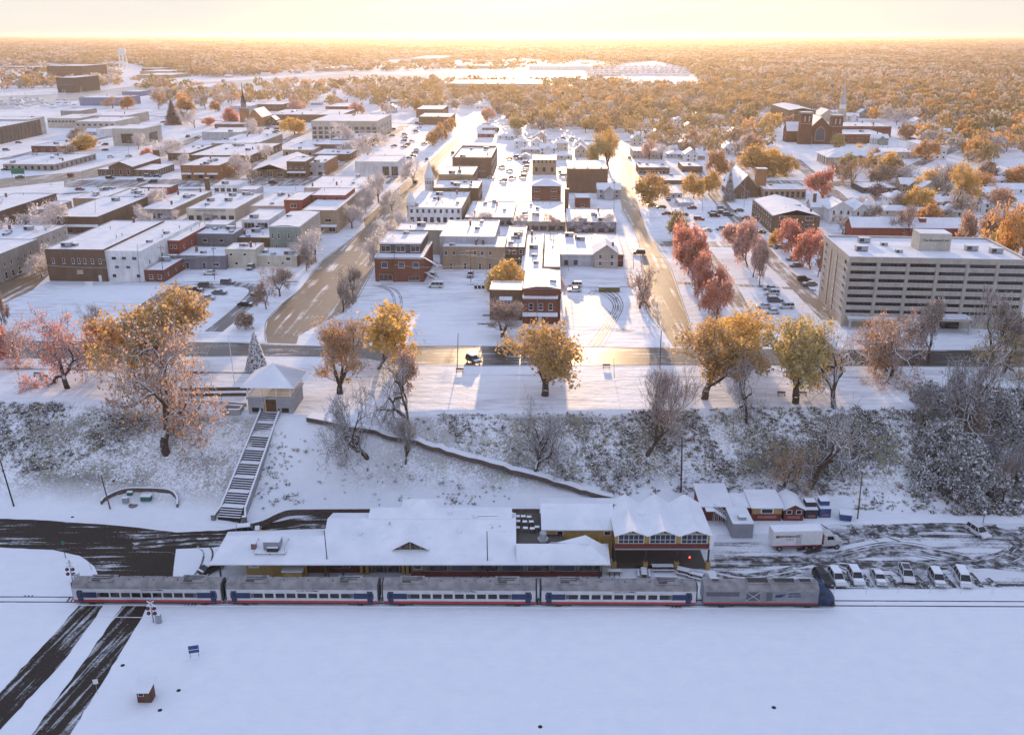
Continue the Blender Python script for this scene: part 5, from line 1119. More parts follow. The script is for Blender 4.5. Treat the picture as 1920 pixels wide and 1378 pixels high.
bld('pale blue grey shopfront with a long peach side wall', 572, 305, 608, 296, 'w_lgrey', base=330, side='w_orange', wins=[(4.6, 1.3, 1.6, 2), (.4, 1.8, 2.4, 2, 'w_dark', 'glass')], depth=34, units=2)
# --- centre block
bld('red brick restaurant corner block with a rooftop terrace', 702, 482, 793, 452, 'w_redbrick', base=528, side='w_redbrick', wins=[(4.6, 1.9, 2.0, [.2, .55, .85], 'white_paint', 'glass_blue'), (.3, 2.2, 4.2, [.22], 'w_beige', 'glass_room'), (.5, 1.4, 3.6, [.8], 'w_beige', 'glass_room')], units=0, cornice='w_lgrey', par=.6, name='restaurant_block')
bld('glazed penthouse with a thick snowy roof above the red brick restaurant', 712, 455, 789, 434, 'w_dark', h=11.2, wins=[(8.2, 2.0, 3.0, [.14, .5, .86], 'white_paint', 'glass_room')], units=1, cornice='w_white', par=.5, name='penthouse')
bld('low roof with two square skylight boxes behind the glazed penthouse', 742, 431, 832, 418, 'w_stone', h=9, units=2)
bld('long tan brick rear facade with small windows and doors', 830, 462, 946, 440, 'w_tan', base=505, wins=[(5.0, 1.4, 1.1, [.05, .18, .52, .64, .77]), (5.2, 1.0, .6, [.28, .33, .38]), (.1, 2.2, .9, [.13, .36, .6, .76])], units=5, name='tan_block')
bld('grey setback upper storey on the long tan brick block', 824, 443, 928, 412, 'w_lgrey', h=10.3, wins=[(8.6, .9, .8, [.68, .78])], units=2)
bld('brown brick block with snowy fire escapes at the right of the tan facade', 946, 463, 983, 424, 'w_brown', base=497, wins=[(4, 1.6, 1.2, 3), (.5, 1.8, 1.2, 3)], units=6)
bld('long narrow white roofed shed right of the fire escapes', 976, 507, 1016, 438, 'w_lgrey', h=3.4, units=4)
bld('second long narrow white roof beside the first one', 1020, 500, 1050, 438, 'w_brown', h=4.2, units=4)
bld('white grey rear building with a brick right end', 1051, 477, 1123, 438, 'w_lgrey', base=500, wins=[(.5, 1.8, 1.4, [.15, .4], 'w_grey', 'glass')], units=3)
bld('brick ended rear shop beside the white grey building', 1123, 477, 1169, 438, 'w_redbrick', base=500, units=3, wins=[(.8, 1.2, .9, [.6])])
bld('plain brown brick house wing with a tiny yellow awning', 918, 543, 979, 527, 'w_brown', base=600, wins=[(4.6, 1.6, .9, [.38, .6])], awn=[(.3, .7, 6.2, 'w_yel')], units=0, cornice='w_brown', name='brick_house_wing')
bld('red brick row house front with three windows and a snowy porch roof', 980, 558, 1046, 547, 'w_redbrick', base=607, wins=[(4.0, 1.9, 1.2, [.24, .52, .8])], units=0, cornice='w_white', awn=[(.0, 1., 2.6, 'w_yel')], name='brick_row_house', door=(.5,))
bld('taller red brick rear block of the row house with a wide snowy roof', 981, 541, 1051, 506, 'w_redbrick', h=9.4, units=1, cornice='w_redbrick', par=.25, roofh=.8)
bld('white turreted corner store with red brick panels', 766, 389, 865, 358, 'w_white', base=419, side='w_tan', wins=[(4.4, 1.7, 1.2, 9), (.5, 2.2, 1.6, 8, 'w_red', 'glass')], units=8, cornice='w_white', name='turreted_store')
TS = BLD[-1]
bld('flat roofed store directly behind the turreted one', 812, 352, 897, 338, 'w_brown', h=8.5, swins=[SW(4, 4)], units=4)
bld('tan three storey block two behind the turreted store', 822, 327, 887, 309, 'w_tan', h=10.5, side='w_brown', swins=[SW(3, 5), SW(7, 5)], units=3, depth=30)
bld('large brown brick hall with a walled roof beside the sunlit street', 848, 295, 921, 273, 'w_brown', h=11.5, par=1.2, wins=[(4, 3.2, 6, [.3, .7], 'w_stone', 'w_brown')], swins=[SW(2, 5, 1.6, 2.2), SW(6.5, 5, 1.6, 2.2)], units=4, name='brick_hall')
bld('wide low white roofed shop in the middle row', 872, 407, 962, 377, 'w_grey', base=424, wins=[(.5, 1.8, 2.4, 6, 'w_dark', 'glass')], units=7)
bld('long low shop with tall roof vents in the middle row', 963, 415, 1059, 378, 'w_stone', base=434, wins=[(.5, 1.8, 2.6, 6, 'w_red', 'glass')], units=9)
bld('grey fronted shop at the right end of the middle row', 1063, 416, 1156, 391, 'w_grey', base=438, wins=[(3.2, 1.0, 4.5, [.42], 'w_red', 'w_dark'), (.4, 1.8, 2.4, 5, 'w_dark', 'glass')], units=5)
bld('small brick cabin standing on the roofs left of the gabled grey house', 1079, 371, 1107, 362, 'w_redbrick', base=390, wins=[(.6, 1.1, 1.6, [.5])], units=0)
bld('windowless tan brick cube beside the right street', 1064, 316, 1140, 300, 'w_brown', base=362, side='w_brown', units=1, cornice='w_beige', name='brick_cube', wins=[(12.3, .7, .8, 3, 'w_tan', 'w_tan')])
bld('tan brick block with rows of small arched windows', 998, 300, 1043, 290, 'w_tan', base=328, wins=[(6.4, 1.8, .8, 6, 'w_brown', 'glass'), (1.6, 2.6, 1.6, 3, 'w_brown', 'glass')], units=0)
# --- right side
bld('brown apartment block with a broad low snowy roof and lit balconies', 1449, 405, 1538, 374, 'w_brown', base=438, side='w_brown', wins=[(5.4, 1.6, 3.2, [.22, .78], 'w_cream', 'glass_room'), (2.2, 1.6, 3.2, [.22, .78], 'w_cream', 'glass_room')], swins=['L', SW(5.4, 9, 1.2, 1.4), SW(2.2, 9, 1.2, 1.4)], units=4, roofh=2.2, par=.1, name='apartment_block', cat='apartment building')
bld('tan brick church hall with a long flat roof behind the apartments', 1433, 355, 1512, 344, 'w_tan', base=374, wins=[(.8, 3.0, 1.6, 8, 'w_stone', 'glass')], units=1)
bld('grey cottage with a flat white roof below the yellow trees', 1247, 362, 1279, 347, 'w_lgrey', base=373, wins=[(.8, 1.2, 1.2, 3)], units=0)
bld('small grey garage with a white roof on the parking lot edge', 1273, 380, 1302, 371, 'w_lgrey', base=388, wins=[(.1, 2.0, 2.6, [.5], 'w_white', 'w_lgrey')], units=0)
bld('flat roofed store with a patchy snowy roof behind the yellow trees', 1228, 338, 1288, 327, 'w_brown', base=346, units=2)
bld('low long office left of the flat roofed store', 1198, 314, 1256, 305, 'w_brown', base=328, wins=[(.8, 1.4, 2, 8)], units=2)
bld('low dark office right of its twin by the right street', 1280, 312, 1318, 303, 'w_brown', base=323, units=1)
bld('long two storey white rooming house with a row of windows', 1187, 283, 1243, 275, 'w_beige', base=298, wins=[(3.6, 1.3, .9, 8), (.8, 1.3, .9, 8)], units=0, cornice='w_white')
bld('long low house behind the white portico building', 1655, 285, 1722, 276, 'w_beige', h=4.5, wins=[(.8, 1.4, 1.2, 6)], units=2)
bld('two storey white house with a wide snowy roof near the right edge', 1744, 277, 1777, 264, 'w_white', base=300, wins=[(4, 1.2, 1.2, 3), (1, 1.2, 1.2, 3)], swins=['L', SW(4, 3)], units=0, roofh=1)
bld('dark flat roofed store left of the two snowy bungalows', 1618, 352, 1682, 341, 'w_dark', base=363, wins=[(.6, 1.4, 3, 4, 'w_brown', 'glass')], units=1)
bld('brick church school wing with a long snowy roof', 1575, 252, 1662, 234, 'w_redbrick', base=270, wins=[(4.4, 1.4, 1.2, 9, 'w_stone', 'glass'), (1.2, 1.4, 1.2, 9, 'w_stone', 'glass')], units=3)
bld('long flat rear roof of the brick church school', 1552, 237, 1672, 229, 'w_redbrick', h=9, units=5)
bld('square brick house with a white hipped roof behind the twin towered church', 1480, 207, 1530, 196, 'w_brown', h=12, wins=[(8.2, 1.8, 1.6, 6, 'w_stone', 'glass')], units=0, roofh=2)
# --- far things across the river
for (a, yf, c, yb, m, h, lb, ww) in [
    (87, 124, 154, 121, 'w_brown', 22, 'large dark office block beyond the river', 9), (104, 146, 140, 142, 'w_dark', 20, 'dark glass office on the far river bank', 6), (5, 126, 84, 124, 'w_brown', 9, 'long brown hall at the far left beyond the river', 0),
    (148, 183, 235, 179, 'w_blue', 9, 'blue grey marina storage hall on the near river bank', 0), (255, 141, 320, 137, 'w_tan', 6, 'wide factory shed with a pale roof below the water tower', 0), (262, 134, 318, 131, 'w_tan', 6, 'second factory shed behind the wide one', 0), (265, 129, 300, 127, 'w_brown', 6, 'smallest factory shed at the back of the group', 0),
    (840, 157, 1016, 150, 'w_lgrey', 11, 'very long pale warehouse in the sun glare', 0), (991, 124, 1110, 121, 'w_white', 9, 'long white boat shed far away in the sun glare', 0), (768, 110, 822, 105, 'w_lgrey', 12, 'tall pale factory far behind the river', 0), (855, 123, 950, 121, 'w_beige', 7, 'low pale shed right of the tall factory', 0),
    (590, 128, 640, 125, 'w_beige', 7, 'low white shed on the far bank in the middle', 0), (352, 163, 392, 157, 'w_white', 8, 'white river house right of the steeple', 4), (308, 167, 350, 163, 'w_grey', 6, 'grey river shed left of the white river house', 0), (228, 172, 262, 169, 'w_blue', 6, 'small blue shed by the river', 0), (1054, 146, 1088, 143, 'w_brown', 8, 'small brown shed right of the sun glare', 0),
    (140, 228, 215, 219, 'w_concrete', 8, 'concrete civic wing left of the library', 7), (88, 222, 147, 214, 'w_concrete', 8, 'long concrete civic block with a lit window band', 9), (113, 208, 150, 203, 'w_stone', 9, 'tan civic block behind the long concrete one', 0), (150, 217, 236, 209, 'w_beige', 8, 'beige hall between the civic blocks and the river', 0), (180, 242, 210, 236, 'w_white', 6, 'white low house left of the library', 0),
    (535, 215, 590, 207, 'w_tan', 7, 'tan low block left of the cream office', 3), (500, 215, 640, 205, 'w_brown', 7, 'very wide brown flat roof behind the cream office', 0), (785, 219, 845, 212, 'w_brown', 7, 'brown low hall beside the far end of the sunlit street', 0), (610, 200, 660, 193, 'w_redbrick', 6, 'small red roofed hall among the far trees', 0), (430, 199, 470, 192, 'w_lgrey', 7, 'pale far hall left of the brick church', 0), (480, 196, 530, 190, 'w_brown', 7, 'row of brown far houses right of the steeple', 5), (780, 205, 830, 198, 'w_brown', 8, 'brown roof far up the sunlit street', 0)]:
    bld(lb, a, yf, c, yb, m, h=h, wins=[(h * .55, h * .2, 2.2, ww, 'w_stone', 'glass_blue')] if ww else (), units=0 if c - a < 60 else 2, name='far_building')
# hotel
def hotel():
    h = 21.5; p0 = P(1594, 481, UP + h); h = topz(Vector((0, P(1580, 611, UP).y, 0)), 1594, 481) - UP; p0 = P(1594, 481, UP + h); p1 = P(1930, 487, UP + h)
    rot = math.atan2(p1.y - p0.y, p1.x - p0.x); w = (p1 - p0).length; ux = Vector((math.cos(rot), math.sin(rot), 0)); uy = Vector((-math.sin(rot), math.cos(rot), 0))
    d = solve(lambda s: -(proj(p0 + uy * s)[1] - 441), 1, 100); o = thing('hotel', 'seven storey concrete hotel with long window bands and a sign tower', 'hotel', (p0.x, p0.y, UP), rot)
    cm = M['w_hotel'] = None
    t = NT('w_hotel'); wv = t.coord(); n1 = t.noise(wv, .5, 5, .7); m = t.new('Mapping'); m.inputs['Scale'].default_value = (2, 2, .1); t.l.new(wv, m.inputs[0]); n2 = t.noise(m.outputs[0], 1, 3)
    M['w_hotel'] = cm = t.out(t.mix(t.ramp(t.math('ADD', t.math('MULTIPLY', n1, .5), t.math('MULTIPLY', n2, .5)), [(.38, 0.), (.62, 1.)]), (.36, .33, .285), (.48, .44, .385)), .85)
    part('wall', MB().box(0, 0, -.5, w, d, h - 1.0), cm, o)
    q = MB(); zb = h - 1.6; q.box(-.15, -.15, zb, w + .15, .35, h, 0, 1); q.box(-.15, d - .35, zb, w + .15, d + .15, h, 0, 1); q.box(-.15, .35, zb, .35, d - .35, h, 0, 1); q.box(w - .35, .35, zb, w + .15, d - .35, h, 0, 1); part('parapet', q, [cm, M['roof_snow']], o)
    part('roof', MB().box(.36, .36, h - .99, w - .36, d - .36, h - .55), M['roof_snow'], o)
    sh = (h - 1.6 - 2.6) / 7; nb = 6; bw = w / nb
    for s in range(7):
        z = 2.6 + s * sh
        part('spandrel', MB().box(-.1, -.28, z, w + .1, -.003, z + sh * .52, 0, 1), [cm, M['snow']], o)
        for i in range(nb): link('window', winmesh(bw - 1.1, sh * .44, 'w_dark', 'glass'), o, ((i + .5) * bw, -.02, z + sh * .535))
        for y, ww in ((.12, 1.7), (.9, 1.3)): link('window', winmesh(ww, sh * .5, 'w_stone', 'glass'), o, (-.06, d * y, z + sh * .45), R(-90))
        q = MB(); q.box(-.12, .02, z, -.003, d * .5, z + .1, 0, 1); part('side_ledge', q, [cm, M['snow']], o)
    for i in range(nb + 1): part('pier', MB().box(i * bw - .4, -.34, 0, i * bw + .4, -.29, h - 1.6), cm, o)
    for y in (.42, .66): part('side_slot', MB().box(-.14, d * y - .35, 1, -.125, d * y + .35, h - 2.2), M['w_redbrick'], o)
    # tower with sign
    a = P(1741, 438, 0); c0 = (p0 + ux * 0); tx0 = w * .435; tx1 = w * .63; 
    tb = solve(lambda s: proj(p0 + ux * s + uy * 3.2 + Vector((0, 0, -.6)))[0] - 1739, 1, w); te = solve(lambda s: proj(p0 + ux * s + uy * 3.2 + Vector((0, 0, -.6)))[0] - 1800, 1, w)
    ty = solve(lambda s: -(proj(p0 + ux * tb + uy * s + Vector((0, 0, -.6)))[1] - 471), 0.2, d); th = solve(lambda s: -(proj(p0 + ux * tb + uy * ty + Vector((0, 0, s)))[1] - 438), 1, 15)
    tw_ = part('sign_tower', MB().box(tb, ty, h - .6, te, ty + 6.5, h + th, 0, 1), [M['w_lgrey'] if False else M['w_concrete'], M['roof_snow']], o)
    text('lettering', 'The Boulevard Inn', .95, M['dark_metal'], tw_, ((tb + te) / 2, ty - .03, h + th - 1.9), FR, ital=True, bold=.015)
    for (fx, fy, k) in ((.12, .35, 1), (.2, .75, 1), (.3, .62, 0), (.33, .3, 0), (.78, .45, 1), (.9, .35, 1)): link('roof_unit', unit_mesh(k), o, (w * fx, d * fy, h - .55))
    for (x0, x1, dep, zz, lb) in ((.02, .30, 3.2, 3.0, 0), (.50, .70, 5.5, 4.2, 1)):
        q = MB(); q.box(w * x0, -dep, zz - .7, w * x1, -.35, zz, 0, 1); k = part('canopy', q, [cm, M['roof_snow']], o)
        for x in (x0 + .01, x1 - .01): part('canopy_post', MB().box(w * x - .25, -dep + .1, 0, w * x + .25, -dep + .6, zz - .7), M['w_lgrey'], k)
    part('entrance', MB().box(w * .53, -.345, 0, w * .67, -.342, 3.0), M['glass_room'], o)
hotel()
# turrets of the corner store
def turret(px, pyb, r, h0, h1, label):
    b = P(px, pyb, UP); o = thing('corner_turret', label, 'turret', b); part('drum', MB().lathe([(r, 0), (r, h0)], 12), M['w_white'], o)
    for i in range(12):
        a = 2 * math.pi * (i + .5) / 12
        if math.sin(a) < .3: link('window', winmesh(.7, 1.6), o, (r * .98 * math.cos(a), r * .98 * math.sin(a), h0 - 3), a + R(90))
    part('cone_roof', MB().lathe([(r + .35, h0), (r * .55, h0 + (h1 - h0) * .5), (.05, h1)], 12), M['roof_snow'], o)
turret(772, 416, 1.9, 8.6, 13.2, 'front white corner turret with a snowy cone roof'); turret(806, 374, 2.2, 10.5, 18.5, 'tall rear turret with a sharp snowy cone on the turreted store')
# chimneys
for (px, pyb, top, w, lb) in [(295, 304, 281, 1.5, 'thick brick chimney behind the gabled post office'), (1062, 398, 354, .9, 'tall slim tan chimney left of the gabled grey house'), (390, 357, 334, 1.0, 'lone brown chimney near the filling station'), (609, 346, 328, .9, 'square brick chimney above the middle left roofs'), (587, 355, 344, .8, 'short chimney left of the square brick one'), (487, 380, 363, .8, 'tan chimney on the roofs left of the pink penthouse')]:
    b = P(px, pyb, UP); h = topz(b, px, top) - UP; o = thing('chimney', lb, 'chimney', b, GA); part('stack', MB().box(-w, -w, 0, w, w, h, 0, 1), [M['w_brown'], M['snow']], o); part('cap', MB().box(-w - .12, -w - .12, h - .5, w + .12, w + .12, h - .25), M['w_tan'], o)
# fire escape stairs beside the tan facade
b = P(812, 527, UP); o = thing('fire_escape', 'zigzag snowy wooden fire stairs between the restaurant and tan facade', 'staircase', b, GA)
for k in range(3):
    q = MB(); s = 1 if k % 2 else -1; z0, z1 = k * 2.6 + .2, k * 2.6 + 2.6
    slab(q, [(-2 * s, -.8 * k, z0), (2 * s, -.8 * k, z1), (2 * s, -.8 * k + .9, z1), (-2 * s, -.8 * k + .9, z0)], .2); part('flight', q, [M['snow'], M['wood']], o)
    part('railing', MB().tube((-2 * s, -.8 * k, z0 + 1), (2 * s, -.8 * k, z1 + 1), .07, k=4).tube((-2 * s, -.8 * k, z0 + .5), (2 * s, -.8 * k, z1 + .5), .05, k=4), M['wood'], o)
    part('landing', MB().box(min(2 * s, 3.1 * s), -.8 * k, z1 - .15, max(2 * s, 3.1 * s), -.8 * k + 1.2, z1 + .05, 0, 1), [M['wood'], M['snow']], o)
# ---------------- houses, churches ----------------
def gable(b, w, d, h, r, wall, roof, e=.5, hip=False, x0=0, y0=0, axis='y', z=0):
    """walls box + gable or hip roof, ridge along axis"""
    wall.box(x0, y0, z - .4, x0 + w, y0 + d, z + h)
    X0, X1, Y0, Y1, E = x0 - e, x0 + w + e, y0 - e, y0 + d + e, z + h - .1
    if hip:
        m = min(w, d) / 2 + e
        if w > d: a, c = (X0 + m, (Y0 + Y1) / 2, E + r), (X1 - m, (Y0 + Y1) / 2, E + r); slab(roof, [(X0, Y0, E), (X1, Y0, E), c, a], .12); slab(roof, [(X1, Y1, E), (X0, Y1, E), a, c], .12); slab(roof, [(X0, Y1, E), (X0, Y0, E), a], .12); slab(roof, [(X1, Y0, E), (X1, Y1, E), c], .12)
        else: a, c = ((X0 + X1) / 2, Y0 + m, E + r), ((X0 + X1) / 2, Y1 - m, E + r); slab(roof, [(X0, Y0, E), (X1, Y0, E), a], .12); slab(roof, [(X1, Y0, E), (X1, Y1, E), c, a], .12); slab(roof, [(X1, Y1, E), (X0, Y1, E), c], .12); slab(roof, [(X0, Y1, E), (X0, Y0, E), a, c], .12)
    elif axis == 'y':
        c = x0 + w / 2; slab(roof, [(X0, Y0, E), (c, Y0, E + r), (c, Y1, E + r), (X0, Y1, E)], .14); slab(roof, [(c, Y0, E + r), (X1, Y0, E), (X1, Y1, E), (c, Y1, E + r)], .14)
        for y in (y0 + .001, y0 + d - .001): wall.poly([(x0, y, z + h), (x0 + w, y, z + h), (c, y, z + h + r - .25)])
    else:
        c = y0 + d / 2; slab(roof, [(X0, Y0, E), (X1, Y0, E), (X1, c, E + r), (X0, c, E + r)], .14); slab(roof, [(X0, c, E + r), (X1, c, E + r), (X1, Y1, E), (X0, Y1, E)], .14)
        for x in (x0 + .001, x0 + w - .001): wall.poly([(x, y0, z + h), (x, y0 + d, z + h), (x, c, z + h + r - .25)])
HP = {}
def house_proto(k):
    rr = random.Random(k); A, B_ = MB(), MB(); wl2 = []
    if k == 0: gable(0, 8, 11, 5.2, 3.2, A, B_); wl2 = [(2, 3.3), (6, 3.3), (2, .9), (6, .9)]; ch = (6.5, 6)
    elif k == 1: gable(0, 9.5, 9, 5.4, 2.6, A, B_, hip=True); wl2 = [(2, 3.4), (7.5, 3.4), (2, .9), (7.5, .9)]; ch = (2.5, 5)
    elif k == 2: gable(0, 13, 8.5, 2.9, 2.3, A, B_, axis='x'); wl2 = [(2.2, .9), (6.5, .9), (10.8, .9)]; ch = (9, 5)
    elif k == 3: gable(0, 7.5, 12, 4.8, 3.6, A, B_); gable(0, 5, 5, 2.7, 1.5, A, B_, x0=7.4, y0=4, axis='x'); wl2 = [(2, 3.2), (5.5, 3.2), (3.7, .9)]; ch = (2, 8)
    elif k == 4: gable(0, 11, 8, 4.9, 2.6, A, B_, axis='x'); gable(0, 4.5, 3, 4.6, 2.2, A, B_, x0=3.2, y0=-2.8); wl2 = [(1.6, 3), (9.4, 3), (1.6, .9), (9.4, .9)]; ch = (8, 4)
    elif k == 5: gable(0, 14, 9, 2.8, 1.6, A, B_, hip=True); wl2 = [(2.5, .9), (7, .9), (11.5, .9)]; ch = (5, 5)
    elif k == 6: gable(0, 5.5, 6, 2.6, 1.6, A, B_); wl2 = [(2.7, .3)]; ch = None
    return A, B_, wl2, ch
HN = [0]
hw = ['w_white', 'w_beige', 'w_cream', 'w_lgrey', 'w_tan', 'w_blue', 'w_brown', 'w_white', 'w_redbrick', 'w_green']
def house(px, py, k, wall, label, rot=GA, sc=1.0, z0=UP, group='houses among the town trees'):
    if k not in HP:
        A, B_, wl2, ch = house_proto(k); HP[k] = (A.mesh('wall', M['w_white']), B_.mesh('roof', [M['roof_snow'], M['white_paint']]), wl2, ch)
    wm, rm_, wl2, ch = HP[k]; p = P(px, py, z0); o = thing('house', label, 'house', p, rot, group, sc)
    a = link('wall', wm, o); a.material_slots[0].link = 'OBJECT'; a.material_slots[0].material = M[wall]; r_ = link('roof', rm_, o)
    if py > 195:
        for (x, z) in wl2: link('window', winmesh(1.1, 1.4) if k != 6 else winmesh(2.4, 2.0, 'white_paint', 'w_lgrey'), o, (x, -.01 if not (k == 4 and 3 < x < 8) else -2.81, z))
        for y in (2.5, 6): link('window', winmesh(1.0, 1.3), o, (-.06, y, 3.2 if k in (0, 1, 3) else .9), R(-90)) if px > 1040 and k != 6 else None
        if ch: link('chimney', unit_mesh(3), r_, (ch[0], ch[1], 5.6 if k in (2, 5) else 7.0) if False else (ch[0], ch[1], {0: 6.2, 1: 6.4, 2: 3.9, 3: 6.0, 4: 6.2, 5: 3.4}[k]))
    return o
HOUSES = [ # px, base py, type, wall, heading turn
 (1122, 503, 0, 'w_beige', 0), (1128, 374, 4, 'w_lgrey', 0), (985, 288, 5, 'w_beige', 0), (1040, 300, 5, 'w_cream', 0), (1047, 283, 1, 'w_cream', 0), (1086, 296, 3, 'w_beige', 0), (1085, 284, 3, 'w_white', 0), (1003, 282, 0, 'w_white', 0), (1020, 292, 4, 'w_white', 0), (972, 280, 1, 'w_white', 0), (903, 258, 2, 'w_red', 0), (912, 246, 5, 'w_brown', 0), (940, 262, 5, 'w_white', 0), (985, 300, 6, 'w_white', 0), (1012, 269, 0, 'w_beige', 0),
 (1192, 274, 0, 'w_cream', 0), (1283, 282, 1, 'w_tan', 0), (1290, 250, 0, 'w_beige', 0), (1228, 265, 3, 'w_beige', 0), (1300, 268, 1, 'w_tan', 0), (1364, 292, 3, 'w_white', 0), (1390, 296, 5, 'w_beige', 0), (1288, 300, 5, 'w_tan', 0), (1260, 297, 5, 'w_lgrey', 0), (1292, 305, 0, 'w_white', 0), (1338, 265, 4, 'w_cream', 0), (1376, 262, 3, 'w_brown', 0),
 (1644, 272, 4, 'w_green', 0), (1700, 296, 5, 'w_beige', 0), (1757, 262, 5, 'w_white', 0), (1760, 254, 2, 'w_cream', 0), (1800, 268, 5, 'w_beige', 0), (1850, 262, 0, 'w_beige', 0), (1560, 222, 4, 'w_lgrey', 0), (1620, 222, 0, 'w_grey', 0), (1595, 228, 4, 'w_white', 0), (1630, 214, 4, 'w_grey', 0), (1720, 240, 0, 'w_white', 0),
 (1695, 363, 4, 'w_tan', 0), (1672, 392, 1, 'w_white', 0), (1660, 406, 5, 'w_beige', 0), (1725, 398, 4, 'w_beige', 0), (1720, 425, 4, 'w_white', 0), (1770, 420, 1, 'w_cream', 0), (1826, 372, 2, 'w_white', 0), (1860, 348, 5, 'w_white', 0), (1880, 365, 2, 'w_white', 0), (1880, 345, 0, 'w_white', 0), (1920, 350, 5, 'w_cream', 0), (1830, 398, 0, 'w_white', 0), (1770, 388, 5, 'w_beige', 0), (1905, 420, 2, 'w_beige', 0), (1850, 402, 4, 'w_white', 0), (1735, 372, 0, 'w_cream', 0),
 (1415, 192, 2, 'w_white', 0), (1440, 198, 0, 'w_white', 0), (1490, 190, 2, 'w_white', 0), (1510, 194, 0, 'w_lgrey', 0), (1465, 224, 4, 'w_white', 0), (1430, 236, 2, 'w_beige', 0), (1385, 222, 0, 'w_cream', 0), (1340, 232, 4, 'w_white', 0), (1310, 226, 0, 'w_beige', 0), (1360, 205, 2, 'w_white', 0), (1300, 205, 4, 'w_white', 0), (1250, 222, 0, 'w_beige', 0), (1220, 240, 4, 'w_cream', 0), (1270, 236, 1, 'w_white', 0), (1200, 215, 2, 'w_white', 0), (1230, 200, 0, 'w_white', 0),
 (1100, 232, 4, 'w_white', 0), (1062, 236, 2, 'w_beige', 0), (1035, 222, 4, 'w_white', 0), (1005, 215, 1, 'w_lgrey', 0), (950, 212, 2, 'w_brown', 0), (960, 224, 4, 'w_brown', 0), (935, 214, 0, 'w_redbrick', 0), (1110, 214, 0, 'w_white', 0), (1150, 206, 2, 'w_beige', 0), (1075, 206, 4, 'w_lgrey', 0), (900, 205, 2, 'w_white', 0), (845, 203, 0, 'w_white', 0), (865, 198, 2, 'w_white', 0), (815, 192, 4, 'w_white', 0), (700, 222, 2, 'w_blue', 0), (735, 212, 0, 'w_lgrey', 0), (690, 170, 2, 'w_blue', 0), (655, 172, 4, 'w_white', 0), (700, 196, 0, 'w_lgrey', 0), (740, 196, 2, 'w_beige', 0), (520, 228, 4, 'w_brown', 0), (550, 224, 0, 'w_brown', 0), (510, 236, 3, 'w_brown', 0), (440, 182, 4, 'w_grey', 0), (475, 180, 0, 'w_grey', 0), (510, 178, 4, 'w_brown', 0), (545, 176, 2, 'w_lgrey', 0), (590, 198, 2, 'w_lgrey', 0), (640, 196, 4, 'w_blue', 0), (495, 205, 2, 'w_grey', 0), (555, 204, 2, 'w_lgrey', 0),
 (170, 254, 2, 'w_lgrey', 0), (150, 240, 6, 'w_white', 0), (205, 218, 2, 'w_lgrey', 0), (20, 140, 4, 'w_white', 0), (55, 136, 2, 'w_beige', 0), (160, 134, 0, 'w_white', 0), (430, 146, 2, 'w_beige', 0), (500, 142, 2, 'w_white', 0), (620, 134, 2, 'w_white', 0), (560, 138, 4, 'w_beige', 0), (690, 132, 2, 'w_white', 0), (1275, 190, 2, 'w_white', 0), (1215, 186, 2, 'w_lgrey', 0), (1690, 150, 2, 'w_white', 0), (1800, 148, 2, 'w_white', 0), (1780, 210, 4, 'w_white', 0), (1860, 200, 2, 'w_white', 0), (1900, 250, 0, 'w_white', 0), (1815, 232, 4, 'w_beige', 0), (1750, 198, 2, 'w_lgrey', 0), (1700, 206, 0, 'w_white', 0), (1650, 198, 4, 'w_cream', 0)]
LM = [(1040, 360, 'brick cube'), (870, 300, 'brick hall'), (1620, 290, 'portico building'), (1520, 250, 'twin towered church'), (1760, 470, 'hotel'), (1390, 340, 'gabled brick church'), (1490, 420, 'apartment block'), (640, 240, 'cream office'), (455, 210, 'brick steeple'), (232, 120, 'water tower'), (240, 250, 'white library'), (930, 155, 'long warehouse'), (780, 400, 'turreted store'), (740, 490, 'brick restaurant'), (620, 410, 'tan corner store'), (140, 490, 'brown corner block'), (130, 400, 'theatre block'), (370, 320, 'brick tavern'), (1015, 560, 'brick row house'), (1577, 210, 'white spire'), (1140, 470, 'white grey rear building'), (505, 740, 'pavilion'), (1240, 960, 'raised restaurant'), (770, 1000, 'station'), (480, 650, 'christmas tree'), (540, 430, 'grey green block'), (1290, 560, 'sunlit right street'), (640, 560, 'wide sunlit street')]
ORD = ['', 'second ', 'third ', 'fourth ', 'fifth ', 'sixth ', 'seventh ', 'eighth ', 'ninth ', 'tenth ']
USED = {}
def where(px, py):
    d = sorted((math.hypot(px - x, (py - y) * 2.2), x, y, n) for x, y, n in LM)[0]
    dx, dy = px - d[1], py - d[2]
    r = ('right of' if dx > 0 else 'left of') if abs(dx) > abs(dy) * 1.6 else ('behind' if dy < 0 else 'in front of')
    return r, d[3], d[0]
def uniq(look, px, py):
    r, n, dist = where(px, py); k = (look, r, n); c = USED.get(k, 0); USED[k] = c + 1
    if c == 0: return '%s %s the %s' % (look, r, n)
    if c < 10: return '%s %s the %s, %sone out' % (look, r, n, ORD[c])
    return '%s %s the %s, number %s out' % (look, r, n, ['eleven', 'twelve', 'thirteen', 'fourteen', 'fifteen', 'sixteen', 'seventeen', 'eighteen', 'nineteen', 'twenty', 'twenty one', 'twenty two', 'twenty three', 'twenty four', 'twenty five', 'twenty six', 'twenty seven', 'twenty eight', 'twenty nine', 'thirty', 'thirty one', 'thirty two', 'thirty three', 'thirty four', 'thirty five', 'thirty six', 'thirty seven', 'thirty eight', 'thirty nine', 'forty'][min(c - 10, 29)])
def by_dist(rows):   # order so that numbering runs outwards from each landmark
    return sorted(rows, key=lambda r: where(r[0], r[1])[2])
KN = ['narrow gabled house', 'square hip roofed house', 'low long bungalow', 'gabled house with a side wing', 'wide house with a front gable', 'long hip roofed bungalow', 'small garage']
